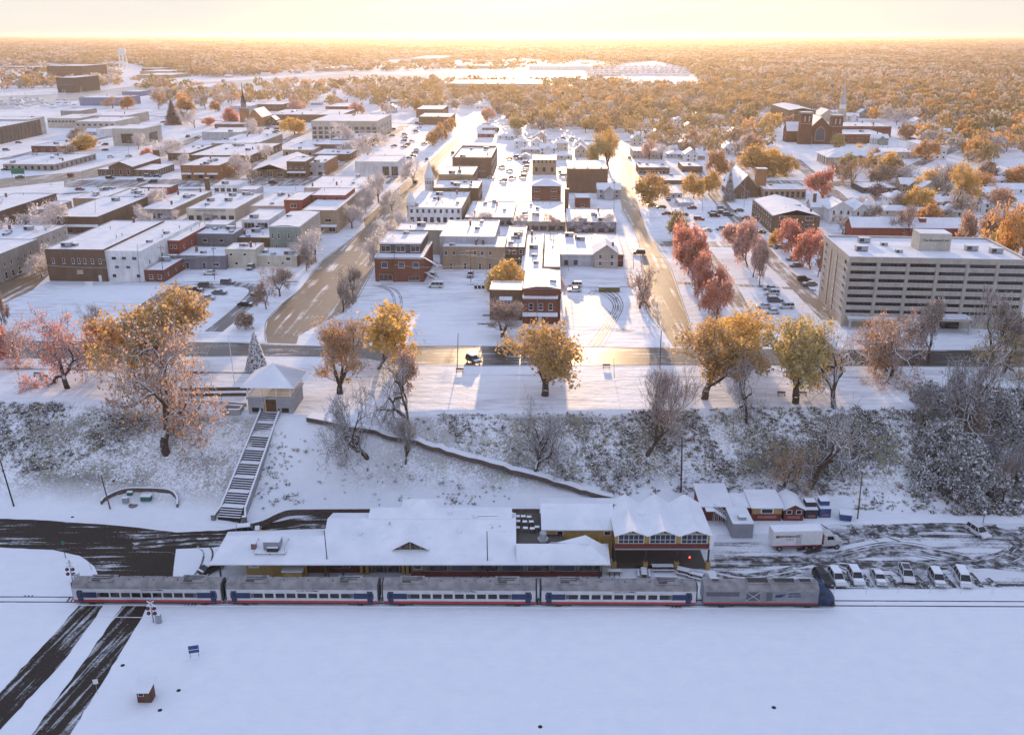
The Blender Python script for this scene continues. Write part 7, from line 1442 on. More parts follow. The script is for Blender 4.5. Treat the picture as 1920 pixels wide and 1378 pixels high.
NEAR = [ # px, base, top, width, proto, leaf, bark, label
 (313, 848, 612, 265, 'halfA', 'l_rust', 'bark', 'huge spreading snowy tree with two sawn limbs left of the stair'),
 (300, 722, 558, 222, 'oakA', 'l_gold', 'bark', 'broad golden tree behind the huge snowy one'),
 (215, 684, 600, 90, 'mapleB', 'l_amber', 'bark', 'smaller amber tree at the left flank of the broad golden one'),
 (128, 728, 580, 165, 'halfA', 'l_red', 'bark', 'snow lined tree with salmon red leaves on the left lawn'),
 (35, 682, 598, 85, 'halfA', 'l_pink', 'bark', 'small pink leaved tree at the left edge of the bluff road'),
 (-18, 690, 600, 80, 'mapleA', 'l_red', 'bark', 'red tree cut off by the left picture edge'),
 (178, 628, 572, 45, 'street', None, 'bark', 'thin bare tree left of the golden crown'),
 (637, 738, 592, 92, 'vase', 'l_amber', 'twig_brown', 'fan shaped brown twigged tree right of the pavilion'),
 (708, 692, 584, 150, 'mapleB', 'l_gold', 'bark', 'golden tree on the corner by the wide sunlit street'),
 (775, 822, 655, 120, 'bareB', None, 'bark', 'gnarled snowy tree leaning over the hillside path'),
 (752, 745, 655, 70, 'mapleA', 'l_rust', 'bark', 'rust coloured crown caught beside the gnarled snowy tree'),
 (690, 858, 700, 135, 'bareA', None, 'bark', 'snow laden bare tree below the hillside path'),
 (760, 872, 785, 60, 'bareC', None, 'bark', 'slender bare sapling tree beside the hillside path'),
 (1021, 741, 604, 190, 'oakA', 'l_gold', 'bark', 'big round golden tree in the middle of the park'),
 (1213, 852, 685, 135, 'bareC', None, 'twig_brown', 'fan of fine brown bare branches right of the golden park tree'),
 (1001, 887, 750, 110, 'bareA', None, 'bark', 'frosted bare tree in the middle of the brushy slope'),
 (1320, 748, 596, 160, 'oakB', 'l_gold', 'bark', 'tall golden tree at the left of the right hand park group'),
 (1400, 702, 576, 150, 'oakB', 'l_gold', 'bark', 'golden tree standing behind two darker ones in the right park group'),
 (1491, 755, 592, 185, 'oakA', 'l_olive', 'bark', 'large olive green and gold tree in the right park group'),
 (1565, 765, 618, 170, 'bareB', None, 'twig_frost', 'sunlit frosty white tree beside the olive green one'),
 (1400, 790, 655, 90, 'bareB', None, 'bark', 'pale forked snowy tree in front of the right park group'),
 (1519, 912, 768, 165, 'bareB', None, 'bark', 'large forked snowy tree growing on the lower brushy slope'),
 (1668, 705, 575, 165, 'halfA', 'l_rust', 'bark', 'wide rusty tree before the left half of the hotel'),
 (1640, 700, 592, 100, 'halfA', 'l_amber', 'bark', 'orange tipped tree before the hotel canopy'),
 (1835, 805, 622, 150, 'bareA', None, 'bark', 'tall snow white bare tree above the right thicket'),
 (1880, 700, 600, 120, 'halfA', 'l_olive', 'bark', 'yellowish tree in front of the right end of the hotel'),
 (1855, 690, 555, 120, 'street', 'l_brown', 'bark', 'thin brown tree before the right end of the hotel'),
 (1740, 680, 560, 80, 'street', 'l_brown', 'bark', 'slim brown tree before the hotel entrance canopy'),
 (1470, 912, 828, 95, 'halfA', 'l_amber', 'bark', 'dark low tree with orange leaves on the brushy slope'),
 (1910, 790, 630, 110, 'bareB', None, 'bark', 'snowy tree leaning in from the right picture edge'),
 (592, 492, 430, 79, 'street', 'l_frost', 'twig_frost', 'glowing frosted street tree beside the grey green block'),
 (575, 508, 462, 36, 'street', 'l_brown', 'bark', 'brown street tree tucked against the frosted one'),
 (525, 556, 500, 62, 'street', 'l_brown', 'bark', 'bare brown street tree near the left kerb of the wide street'),
 (499, 580, 528, 42, 'street', 'l_rust', 'bark', 'small rusty street tree by the parked cars'),
 (461, 618, 584, 32, 'round', 'l_brown', 'bark', 'little brown lollipop tree by the low wall corner'),
 (710, 380, 326, 64, 'street', 'l_frost', 'twig_frost', 'golden frosted tree by the white modern bank'),
 (685, 400, 354, 44, 'street', 'l_frost', 'twig_frost', 'frosted kerb tree two along from the bank'),
 (660, 428, 384, 51, 'street', 'l_frost', 'twig_frost', 'frosted kerb tree beside the tan corner store'),
 (676, 412, 370, 38, 'street', 'l_frost', 'twig_frost', 'small frosted tree between two larger kerb trees'),
 (644, 585, 528, 46, 'street', 'l_brown', 'bark', 'brown street tree in a planter on the right kerb'),
 (662, 558, 500, 48, 'street', 'l_brown', 'bark', 'second brown street tree in a planter on the right kerb'),
 (712, 505, 440, 59, 'street', 'l_frost', 'twig_frost', 'faint frosted tree left of the red brick restaurant'),
 (725, 470, 415, 51, 'street', 'l_frost', 'twig_frost', 'frosted tree behind the glazed penthouse'),
 (95, 470, 424, 77, 'street', 'l_frost', 'twig_frost', 'frosted white tree above the left side street'),
 (60, 500, 462, 70, 'street', 'l_frost', 'twig_frost', 'frosted white tree against the pale left shop wall'),
 (28, 510, 470, 70, 'street', 'l_frost', 'twig_frost', 'frosted white tree nearest the left picture edge'),
 (78, 520, 478, 51, 'street', 'l_frost', 'twig_frost', 'slim frosted tree by the brown corner block'),
 (5, 620, 540, 30, 'street', 'l_rust', 'bark', 'rust coloured street tree at the left picture edge'),
 (215, 415, 390, 61, 'street', 'l_frost', 'twig_frost', 'frosted tree by the theatre side wall'), (120, 425, 402, 46, 'street', 'l_frost', 'twig_frost', 'frosted tree before the theatre front'), (48, 425, 402, 77, 'street', 'l_frost', 'twig_frost', 'frosted tree hiding the dark arches'), (330, 414, 395, 46, 'street', 'l_frost', 'twig_frost', 'frosted tree before the weathered stone shop'), (392, 414, 398, 46, 'street', 'l_frost', 'twig_frost', 'frosted tree before the banded cream shop'),
 (905, 425, 398, 51, 'street', 'l_frost', 'twig_frost', 'frosted tree on the left of the middle row'), (982, 432, 402, 44, 'street', 'l_frost', 'twig_frost', 'frosted tree in the middle of the middle row'), (1030, 435, 402, 36, 'street', 'l_pink', 'twig_frost', 'pinkish frosted tree in the middle row'), (1142, 436, 402, 64, 'street', 'l_frost', 'twig_frost', 'frosted tree at the right end of the middle row'), (1085, 436, 404, 46, 'street', 'l_frost', 'twig_frost', 'frosted tree before the grey fronted shop'), (818, 408, 385, 56, 'street', 'l_frost', 'twig_frost', 'frosted tree before the turreted store'),
 (775, 345, 300, 46, 'street', 'l_frost', 'twig_frost', 'frosted tree beside the street cars'), (812, 345, 312, 30, 'street', 'l_gold', 'bark', 'gold touched tree behind the turreted store'),
 (320, 300, 262, 64, 'street', 'l_frost', 'twig_frost', 'large frosted tree right of the white library'), (690, 258, 238, 56, 'street', 'l_frost', 'twig_frost', 'frosted tree by the cream office corner'), (700, 270, 250, 59, 'street', 'l_frost', 'twig_frost', 'lower frosted tree by the cream office corner'), (665, 290, 262, 56, 'street', 'l_frost', 'twig_frost', 'frosted tree above the white bank'),
 (1200, 578, 492, 72, 'halfA', 'l_rust', 'bark', 'bare tree with an orange top beside the sunlit right street'),
 (946, 548, 488, 68, 'round', 'l_gold', 'bark', 'golden bushy tree behind the brown brick wing'),
 (942, 632, 560, 62, 'vase', 'l_brown', 'twig_brown', 'twiggy brown bush tree before the brown brick wing'),
 (1051, 560, 520, 20, 'street', 'l_frost', 'twig_frost', 'narrow frosted shrub tree along the brick row house'),
 (1283, 500, 415, 51, 'mapleA', 'l_red', 'bark', 'first red maple at the top of the long red row'), (1290, 515, 425, 59, 'mapleB', 'l_red', 'bark', 'second red maple of the long red row'), (1303, 535, 445, 59, 'mapleA', 'l_red', 'bark', 'third red maple of the long red row'), (1320, 562, 478, 51, 'mapleB', 'l_red', 'bark', 'fourth red maple of the long red row'), (1330, 582, 498, 56, 'mapleA', 'l_red', 'bark', 'fifth red maple of the long red row'), (1345, 606, 528, 54, 'mapleB', 'l_red', 'bark', 'lowest red maple of the long red row'),
 (1272, 452, 396, 40, 'round', 'l_olive', 'bark', 'green gold tree at the head of the long red row'),
 (1388, 488, 415, 56, 'mapleA', 'l_pink', 'bark', 'first pinkish maple of the second row'), (1402, 500, 418, 54, 'mapleB', 'l_pink', 'bark', 'second pinkish maple of the second row'), (1412, 520, 442, 51, 'mapleA', 'l_pink', 'bark', 'third pinkish maple of the second row'), (1424, 535, 460, 34, 'street', 'l_pink', 'bark', 'last pinkish maple of the second row'),
 (1486, 475, 415, 56, 'mapleB', 'l_red', 'bark', 'red maple before the brown apartment block'), (1503, 482, 428, 51, 'mapleA', 'l_red', 'bark', 'red maple right of the apartment front'), (1520, 505, 440, 56, 'mapleB', 'l_red', 'bark', 'orange red maple left of the hotel roof'), (1533, 520, 452, 40, 'mapleA', 'l_rust', 'bark', 'rust maple closest to the hotel wall'), (1453, 462, 430, 26, 'round', 'l_gold', 'bark', 'tiny gold tree at the apartment corner'),
 (1218, 384, 328, 60, 'round', 'l_gold', 'bark', 'glowing orange gold tree left of the parking cars'), (1300, 372, 326, 38, 'round', 'l_gold', 'bark', 'left of two yellow trees above the grey garage'), (1330, 366, 320, 32, 'round', 'l_gold', 'bark', 'right of two yellow trees above the grey garage'), (1348, 340, 284, 46, 'mapleB', 'l_amber', 'bark', 'amber tree touching the left roof slope of the gabled brick church'), (1366, 378, 320, 26, 'spruce', 'l_dark', 'bark', 'snowy blue spruce in front of the gabled church'),
 (1140, 318, 240, 62, 'oakB', 'l_gold', 'bark', 'large gold green tree where the right street bends'), (1120, 322, 256, 50, 'oakB', 'l_olive', 'bark', 'olive green tree just left of the large gold green one'),
 (1545, 382, 318, 61, 'mapleA', 'l_red', 'bark', 'red tree between the apartments and the portico building'), (1597, 352, 300, 48, 'street', 'l_amber', 'bark', 'orange twiggy tree before the white portico'), (1795, 392, 304, 64, 'oakB', 'l_gold', 'bark', 'tall golden tree with a forked trunk behind the hotel'),
 (1585, 328, 288, 32, 'round', 'l_olive', 'bark', 'clipped olive tree left of the portico'), (1672, 330, 286, 40, 'round', 'l_gold', 'bark', 'round dark gold tree right of the portico'), (1650, 345, 310, 44, 'round', 'l_brown', 'bark', 'frosty brown round tree below the portico'), (1848, 342, 302, 34, 'round', 'l_brown', 'bark', 'dark round bush tree at the right'), (1830, 300, 258, 34, 'round', 'l_amber', 'bark', 'bright orange round tree at the right'),
 (1885, 560, 368, 110, 'oakA', 'l_amber', 'bark', 'large orange tree rising behind the right end of the hotel'), (1905, 500, 392, 80, 'oakB', 'l_gold', 'bark', 'yellow tree at the right edge above the hotel roof'), (1840, 470, 400, 70, 'mapleB', 'l_rust', 'bark', 'rust tree behind the hotel roof corner'), (1700, 452, 385, 60, 'street', 'l_rust', 'bark', 'orange twiggy tree left of the hotel sign tower'), (1795, 478, 395, 60, 'mapleA', 'l_rust', 'bark', 'rust tree directly behind the sign tower'), (1715, 405, 355, 60, 'mapleB', 'l_gold', 'bark', 'gold tree in the yards behind the hotel'), (1690, 398, 360, 40, 'street', 'l_brown', 'bark', 'brown tree in the yards behind the hotel'), (1750, 372, 330, 50, 'street', 'l_brown', 'bark', 'frost brown tree left of the forked golden one'), (1640, 425, 385, 40, 'street', 'l_brown', 'bark', 'brown bare tree right of the victorian house'), (1622, 430, 405, 26, 'round', 'l_maroon', 'bark', 'dark maroon round bush by the victorian house'), (1580, 440, 405, 50, 'street', 'l_brown', 'bark', 'low brown tree below the victorian house'), (1642, 375, 345, 30, 'round', 'l_maroon', 'bark', 'maroon bush beside the dark flat store'),
 (325, 234, 190, 34, 'spruce', 'l_maroon', 'bark', 'dark reddish conifer standing alone in the left town'), (160, 282, 252, 48, 'round', 'l_gold', 'bark', 'bright yellow round tree left of the white library'), (152, 268, 238, 40, 'street', 'l_brown', 'bark', 'brown tree behind the bright yellow one'), (552, 252, 221, 44, 'round', 'l_gold', 'bark', 'golden tree at the left end of the cream office'), (275, 298, 278, 22, 'round', 'l_red', 'bark', 'small red bush tree by the post office'), (435, 236, 202, 30, 'round', 'l_red', 'bark', 'red tree at the foot of the brick steeple'), (393, 236, 220, 24, 'round', 'l_red', 'bark', 'red tree left of the steeple church'), (212, 204, 182, 36, 'street', 'l_amber', 'bark', 'amber tree by the marina hall'), (298, 205, 172, 30, 'street', 'l_amber', 'bark', 'amber tree on the near river bank'), (48, 166, 144, 26, 'round', 'l_gold', 'bark', 'gold tree on the far left river bank'), (556, 212, 188, 32, 'round', 'l_pink', 'bark', 'pink tree right of the steeple church'),
 (812, 274, 246, 22, 'round', 'l_amber', 'bark', 'nearest tree of the green row beside the street'), (820, 268, 238, 20, 'round', 'l_rust', 'bark', 'second tree of the green row beside the street'), (828, 262, 231, 20, 'round', 'l_amber', 'bark', 'third tree of the green row beside the street'), (836, 255, 226, 18, 'round', 'l_rust', 'bark', 'fourth tree of the green row beside the street'), (845, 248, 221, 18, 'round', 'l_amber', 'bark', 'farthest tree of the green row beside the street')]
for (x, b, t_, w, pr, lf, bk, lb) in NEAR: tree(x, b, t_, w, pr, lf, lb, bk, group='trees of the park, the slope and the streets')
for (x, b, w, lf) in [(470, 262, 40, 'l_frost'), (500, 300, 30, 'l_frost'), (690, 300, 50, 'l_frost'), (640, 275, 46, 'l_frost'), (350, 320, 34, 'l_frost'), (448, 330, 44, 'l_frost'), (470, 345, 30, 'l_brown'), (300, 395, 44, 'l_frost'), (262, 425, 40, 'l_frost'), (105, 445, 70, 'l_frost'), (12, 470, 60, 'l_frost'), (340, 235, 30, 'l_brown'), (365, 240, 36, 'l_frost'), (260, 280, 30, 'l_frost'), (130, 300, 30, 'l_brown'), (20, 262, 26, 'l_frost'), (66, 252, 24, 'l_frost'), (385, 205, 30, 'l_brown'), (350, 212, 30, 'l_amber'), (240, 205, 26, 'l_amber'), (735, 395, 40, 'l_frost'), (748, 440, 44, 'l_frost'), (1240, 300, 30, 'l_frost'), (1420, 330, 60, 'l_gold'), (1440, 325, 50, 'l_gold'), (1470, 330, 40, 'l_gold'), (1560, 340, 40, 'l_brown'), (1760, 355, 44, 'l_frost'), (1700, 345, 36, 'l_frost'), (1870, 400, 50, 'l_rust'), (1905, 350, 40, 'l_amber'), (1615, 408, 40, 'l_frost'), (1735, 430, 50, 'l_amber'), (1130, 345, 26, 'l_frost')]:
    tree(x, b, b - w * .95, w * 1.1, 'street' if lf in ('l_frost', 'l_brown') else 'round', lf, uniq(dict(l_frost='frost white', l_brown='twiggy brown', l_gold='glowing golden', l_amber='deep amber', l_rust='rust brown')[lf] + ' yard tree', x, b), 'twig_frost' if lf == 'l_frost' else 'bark', ground=UP, group='trees of the park, the slope and the streets')
# thicket at the right
rr = random.Random(31)
for i, (x, b) in enumerate([(1735, 800), (1760, 860), (1790, 790), (1800, 900), (1820, 850), (1850, 930), (1870, 870), (1890, 800), (1905, 920), (1745, 920), (1775, 945), (1925, 860), (1840, 770), (1720, 770), (1880, 945), (1815, 950)]):
    low = i % 2; h = rr.uniform(48, 80) if low else rr.uniform(80, 110); tree(x, b, b - h, h * (1.15 if low else .7), rr.choice(['round', 'mapleB']) if low else rr.choice(['bareC', 'bareA', 'street']), 'l_dark' if low else rr.choice([None, 'l_brown', 'w_olive']), uniq('tangled snowy thicket tree', x, b), rr.choice(['bark', 'twig_brown']), group='trees of the right hand thicket')
# trees among the houses
def occupied():
    L = []
    for o in BLD: w, d, h = o_w[o.name]; L.append((o.location.x + w / 2, o.location.y + d / 2, max(w, d) / 2 + 2))
    return L
occ = occupied(); ROWS = []
ZN = [((1185, 1560, 168, 250), 46), ((1560, 1930, 170, 330), 44), ((900, 1190, 175, 262), 34), ((1185, 1420, 250, 330), 14), ((640, 900, 160, 222), 24), ((230, 640, 150, 212), 16), ((0, 230, 130, 165), 8), ((1230, 1460, 160, 200), 16), ((1700, 1930, 330, 450), 10)]
LV = ['l_gold'] * 5 + ['l_amber'] * 4 + ['l_rust'] * 2 + ['l_olive'] * 3 + ['l_frost'] * 4 + ['l_brown'] * 4 + ['l_pink'] * 1
for (x0, x1, y0, y1), n in ZN:
    k = 0; n = int(n * .6)
    while k < n:
        x, y = rr.uniform(x0, x1), y0 + (y1 - y0) * rr.random() ** .9; p = P(x, y)
        if any(abs(p.x - a) < r and abs(p.y - b) < r for a, b, r in occ): k += .1; continue
        ROWS.append((x, y, rr.choice(LV))); k += 1
LNM = dict(l_gold='golden', l_amber='amber', l_rust='rusty', l_olive='olive green', l_frost='frosty white', l_brown='bare brown', l_pink='pinkish')
for (x, y, lf) in by_dist(ROWS):
    p = P(x, y); dist = p.y * cp + 75 * sp; h = rr.uniform(9, 16) * (.8 if lf == 'l_frost' else 1); hp = h * cp * FOC / dist
    pr = rr.choice(['round', 'mapleA', 'mapleB', 'oakB']) if lf not in ('l_frost', 'l_brown') else rr.choice(['farbare', 'street'])
    if y < 215 and pr == 'oakB': pr = 'round'
    tree(x, y, y - hp, hp * rr.uniform(.75, 1.15), pr, lf, uniq(LNM[lf] + ' tree', x, y), 'twig_frost' if lf == 'l_frost' else 'bark', ground=UP, group='trees among the houses')
# far woods, one mass to the horizon
def inpoly(px, py, poly):
    r = np.zeros(len(px), bool); n = len(poly)
    for i in range(n):
        (x0, y0), (x1, y1) = poly[i], poly[(i + 1) % n]; c = ((y0 > py) != (y1 > py)) & (px < (x1 - x0) * (py - y0) / (y1 - y0 + 1e-9) + x0); r ^= c
    return r
TOWNW = [([(1185, 168), (1930, 168), (1930, 226), (1660, 232), (1560, 215), (1470, 215), (1440, 240), (1185, 215)], .48), ([(1185, 215), (1440, 240), (1470, 262), (1400, 300), (1310, 298), (1185, 268)], .26), ([(1690, 225), (1930, 225), (1930, 340), (1800, 330), (1690, 262)], .28), ([(1640, 330), (1930, 345), (1930, 450), (1820, 440), (1600, 360)], .16),
 ([(900, 176), (1190, 168), (1190, 262), (1080, 250), (960, 240), (920, 205)], .42), ([(640, 160), (900, 155), (900, 205), (740, 212), (640, 180)], .24), ([(320, 112), (490, 112), (500, 142), (400, 146), (330, 140)], .75), ([(490, 120), (850, 115), (850, 132), (620, 136), (500, 142)], .20), ([(0, 125), (230, 125), (225, 165), (0, 172)], .12), ([(240, 150), (420, 166), (640, 158), (640, 205), (300, 205)], .13), ([(860, 118), (1180, 120), (1150, 132), (870, 134)], .16), ([(800, 156), (1180, 158), (1180, 176), (800, 176)], .3)]
HOCC = [(o.location.x + 5, o.location.y + 4, 9) for o in bpy.data.objects if o.parent is None and o.name.split('.')[0] in ('house', 'twin_towered_church', 'portico_hall', 'brick_church', 'steeple_church', 'spire_church', 'post_office', 'villa')]
for nm_, w_ in (('twin_towered_church', 22), ('portico_hall', 20), ('steeple_church', 14), ('water_tower', 14)):
    q_ = bpy.data.objects[nm_]; HOCC.append((q_.location.x + w_ / 2, q_.location.y, w_ + 4)); HOCC.append((q_.location.x + w_ / 2, q_.location.y - w_, w_ * .8))
def woods(Y0, Y1, KQ, QS, nm, lab, MS):
    rg = np.random.default_rng(2); V, F, MI = [], [], []; cnt = 0
    lowx = [-200, 0, 220, 230, 320, 420, 560, 640, 800, 1000, 1100, 1230, 1290, 1330, 1500, 1700, 1930, 2200]; lowy = [128, 126, 120, 118, 133, 136, 124, 118, 116, 113, 116, 118, 128, 165, 178, 182, 190, 190]
    C = []
    Y = Y0
    while Y < Y1:
        sp_ = max(11, .0088 * Y); xx = np.arange(-.72 * Y, .72 * Y, sp_) + rg.uniform(-.4, .4) * sp_; xx = xx + rg.normal(0, sp_ * .25, len(xx)); yy = Y + rg.normal(0, sp_ * .3, len(xx))
        for x, y in zip(xx, yy): C.append((x, y, sp_))
        Y += sp_ * .85
    C = np.array(C); d = C[:, 1] * cp + (CAMZ - UP) * sp; pxs = 960 + FOC * C[:, 0] / d; pys = 689 - FOC * (C[:, 1] * sp + (UP - CAMZ) * cp) / d
    low = np.interp(pxs, lowx, lowy) + 3 * np.sin(pxs * .05); keep = (pys < low)
    dn = rg.random(len(C))
    for (poly, dd) in TOWNW: keep |= inpoly(pxs, pys, poly) & (dn < dd)
    near_ = pys > 120
    for a_, b_, r_ in occ: keep &= ~((np.abs(C[:, 0] - a_) < r_) & (np.abs(C[:, 1] - b_) < r_))
    for hx, hy, r_ in HOCC: keep &= ~((np.abs(C[:, 0] - hx) < r_) & (np.abs(C[:, 1] - hy) < r_ + 3))
    clear = ((np.abs(pxs - 955) < 60) & (np.abs(pys - 100) < 1.5)) | ((np.abs(pxs - 1100) < 60) & (np.abs(pys - 73) < 1.2)) | ((np.abs(pxs - 70) < 22) & (np.abs(pys - 75) < 1.2)) | (np.abs(pxs - (240 - (130 - pys) * .72)) < 2 + (pys - 80) * .06) & (pys > 80) & (pys < 135)
    gap = vnoise(C[:, 0] / 240, C[:, 1] / 380, 3.0) > 1.22
    keep &= ~clear & ~(gap & (C[:, 1] > 1700)); C = C[keep]; n = len(C); kq = KQ
    kind = np.clip(((vnoise(C[:, 0] / 130, C[:, 1] / 260, 2.0) + 1.5) / 3 * 6 + rg.normal(0, 1.7, n)), 0, 6.99).astype(int)
    hgt_ = rg.uniform(9, 16, n) * (1 + np.clip((C[:, 1] - 3000) / 15000, 0, 1)); w = C[:, 2] * .62
    u1 = rg.normal(0, 1, (n, kq, 3)); u1 /= np.linalg.norm(u1, axis=2)[:, :, None]; c = np.zeros((n, kq, 3)); rad = rg.uniform(.55, 1.0, (n, kq))
    c[:, :, 0] = C[:, 0:1] + u1[:, :, 0] * w[:, None] * rad; c[:, :, 1] = C[:, 1:2] + u1[:, :, 1] * w[:, None] * rad; c[:, :, 2] = UP + hgt_[:, None] * (.56 + .42 * u1[:, :, 2] * rad)
    a = rg.normal(0, 1, (n, kq, 3)); a /= np.linalg.norm(a, axis=2)[:, :, None]; b = np.cross(a, rg.normal(0, 1, (n, kq, 3))); b /= np.linalg.norm(b, axis=2)[:, :, None]
    s = np.stack([w, w, hgt_ * .6], 1)[:, None, :] * QS * rg.uniform(.6, 1.3, (n, kq, 1)); a *= s; b *= s
    V = np.stack([c - a, c - b * .8, c + a * .9, c + b], 2).reshape(-1, 3); F = np.arange(n * kq)[:, None] * 4 + np.arange(4)[None]
    mi = np.repeat(kind, kq); 
    me = np_mesh('woods', V, F, [M[x] for x in MS], False, mi)
    struct(nm, me, 'stuff', lab, 'woods'); print('woods', n)
woods(480.0, 1500, 110, .17, 'yard_trees', 'golden and frosty trees massed between the houses', ['w_gold', 'l_brown', 'w_gold', 'w_tan', 'w_frost', 'w_olive', 'l_amber'])
woods(1500.0, 26000, 30, .30, 'woods', 'autumn woods stretching to the horizon', ['w_frost', 'l_brown', 'w_tan', 'w_rust', 'w_olive', 'w_tan', 'w_gold'])
# brush on the bluff
def projn(x, y, z):
    z = z - CAMZ; d = y * cp - z * sp; return 960 + FOC * x / d, 689 - FOC * (y * sp + z * cp) / d
def brush():
    rg = np.random.default_rng(9); n = 172000; x = rg.uniform(-165, 165, n); y = rg.uniform(148, 196, n); z = hgt(x, y); px, py = projn(x, y, z)
    dens = np.zeros(n)
    for poly, dd in [([(-700, 750), (90, 756), (150, 768), (285, 785), (262, 820), (200, 862), (60, 884), (-700, 890)], .50), ([(510, 790), (600, 836), (760, 876), (1000, 928), (900, 946), (520, 950), (470, 962), (462, 905)], .10),
                     ([(700, 786), (860, 776), (1150, 772), (1150, 925), (950, 872), (800, 832)], .24), ([(1150, 772), (1420, 765), (1420, 925), (1150, 928)], .55), ([(1400, 765), (1600, 765), (1720, 770), (1600, 930), (1400, 925)], .42), ([(1600, 780), (1720, 770), (1800, 965), (1600, 955)], .25), ([(1710, 715), (2600, 715), (2600, 966), (1790, 966), (1700, 860)], .8)]:
        dens = np.maximum(dens, dd * inpoly(px, py, poly))
    pat = np.clip((vnoise(x, y, .45) + 1.0) / 1.8, .06, 1.2); pat = np.where(vnoise(x + 9, y * 1.4, .28) > .15, pat * 1.5, pat * .45); keep = rg.random(n) < dens * pat * np.where(px > 1000, 1.5, .95); x, y, z, px, py = x[keep], y[keep], z[keep], px[keep], py[keep]; m = len(x)
    s = rg.uniform(.22, .8, m) * rg.choice([.7, 1, 1.5], m, p=[.5, .35, .15]) * np.where(px > 1700, 1.5, 1); k = 13
    kind = rg.choice(4, m, p=[.34, .3, .24, .12]); c = np.stack([x, y, z], 1)[:, None, :]
    d = rg.normal(0, 1, (m, k, 3)); d[:, :, 2] = np.abs(d[:, :, 2]) * .7 + .15; d /= np.linalg.norm(d, axis=2)[:, :, None]; L = s[:, None, None] * rg.uniform(.5, 1.15, (m, k, 1))
    base = c + d * L * .25 + rg.normal(0, .12, (m, k, 3)) * s[:, None, None]; tip = c + d * L; sd = np.cross(d, rg.normal(0, 1, (m, k, 3))); sd /= np.linalg.norm(sd, axis=2)[:, :, None]; sd *= .035 * (1 + s[:, None, None])
    V = np.stack([base - sd, base + sd, tip + sd * .5, tip - sd * .5], 2)
    # snow pads lying on the shrubs
    k2 = 4; c2 = c + rg.normal(0, .32, (m, k2, 3)) * s[:, None, None]; c2[:, :, 2] = c[:, :, 2] + s[:, None] * rg.uniform(.15, .7, (m, k2)); r2 = (s[:, None] * rg.uniform(.10, .26, (m, k2)))[:, :, None]
    a = rg.normal(0, 1, (m, k2, 3)); a[:, :, 2] *= .35; a /= np.linalg.norm(a, axis=2)[:, :, None]; b = np.cross(a, np.array([0, 0, 1.]) + rg.normal(0, .2, (m, k2, 3))); b /= np.linalg.norm(b, axis=2)[:, :, None]; a, b = a * r2, b * r2
    V2 = np.stack([c2 - a, c2 - b, c2 + a, c2 + b], 2); VV = np.concatenate([V.reshape(-1, 3), V2.reshape(-1, 3)]); nf = m * k + m * k2; F = np.arange(nf)[:, None] * 4 + np.arange(4)[None]
    mi = np.concatenate([np.repeat(kind, k), np.full(m * k2, 4)])
    t = NT('grass_dry'); nn = t.noise(t.world(), 3, 3); M['grass_dry'] = t.out(t.mix(nn, (.10, .095, .05), (.22, .18, .11)), .9)
    t = NT('brush_dark'); nn = t.noise(t.world(), 3, 3); M['brush_dark'] = t.out(t.mix(nn, (.05, .045, .04), (.13, .11, .10)), .9)
    struct('undergrowth', np_mesh('undergrowth', VV, F, [M['brush_dark'], M['grass_dry'], M['twig_brown'], M['l_olive'], M['snow']], False, mi), 'stuff', 'snowy brush covering the bluff slope', 'undergrowth'); print('brush', m)
    # little snow tussocks and dry stalks over the lower slopes
brush()
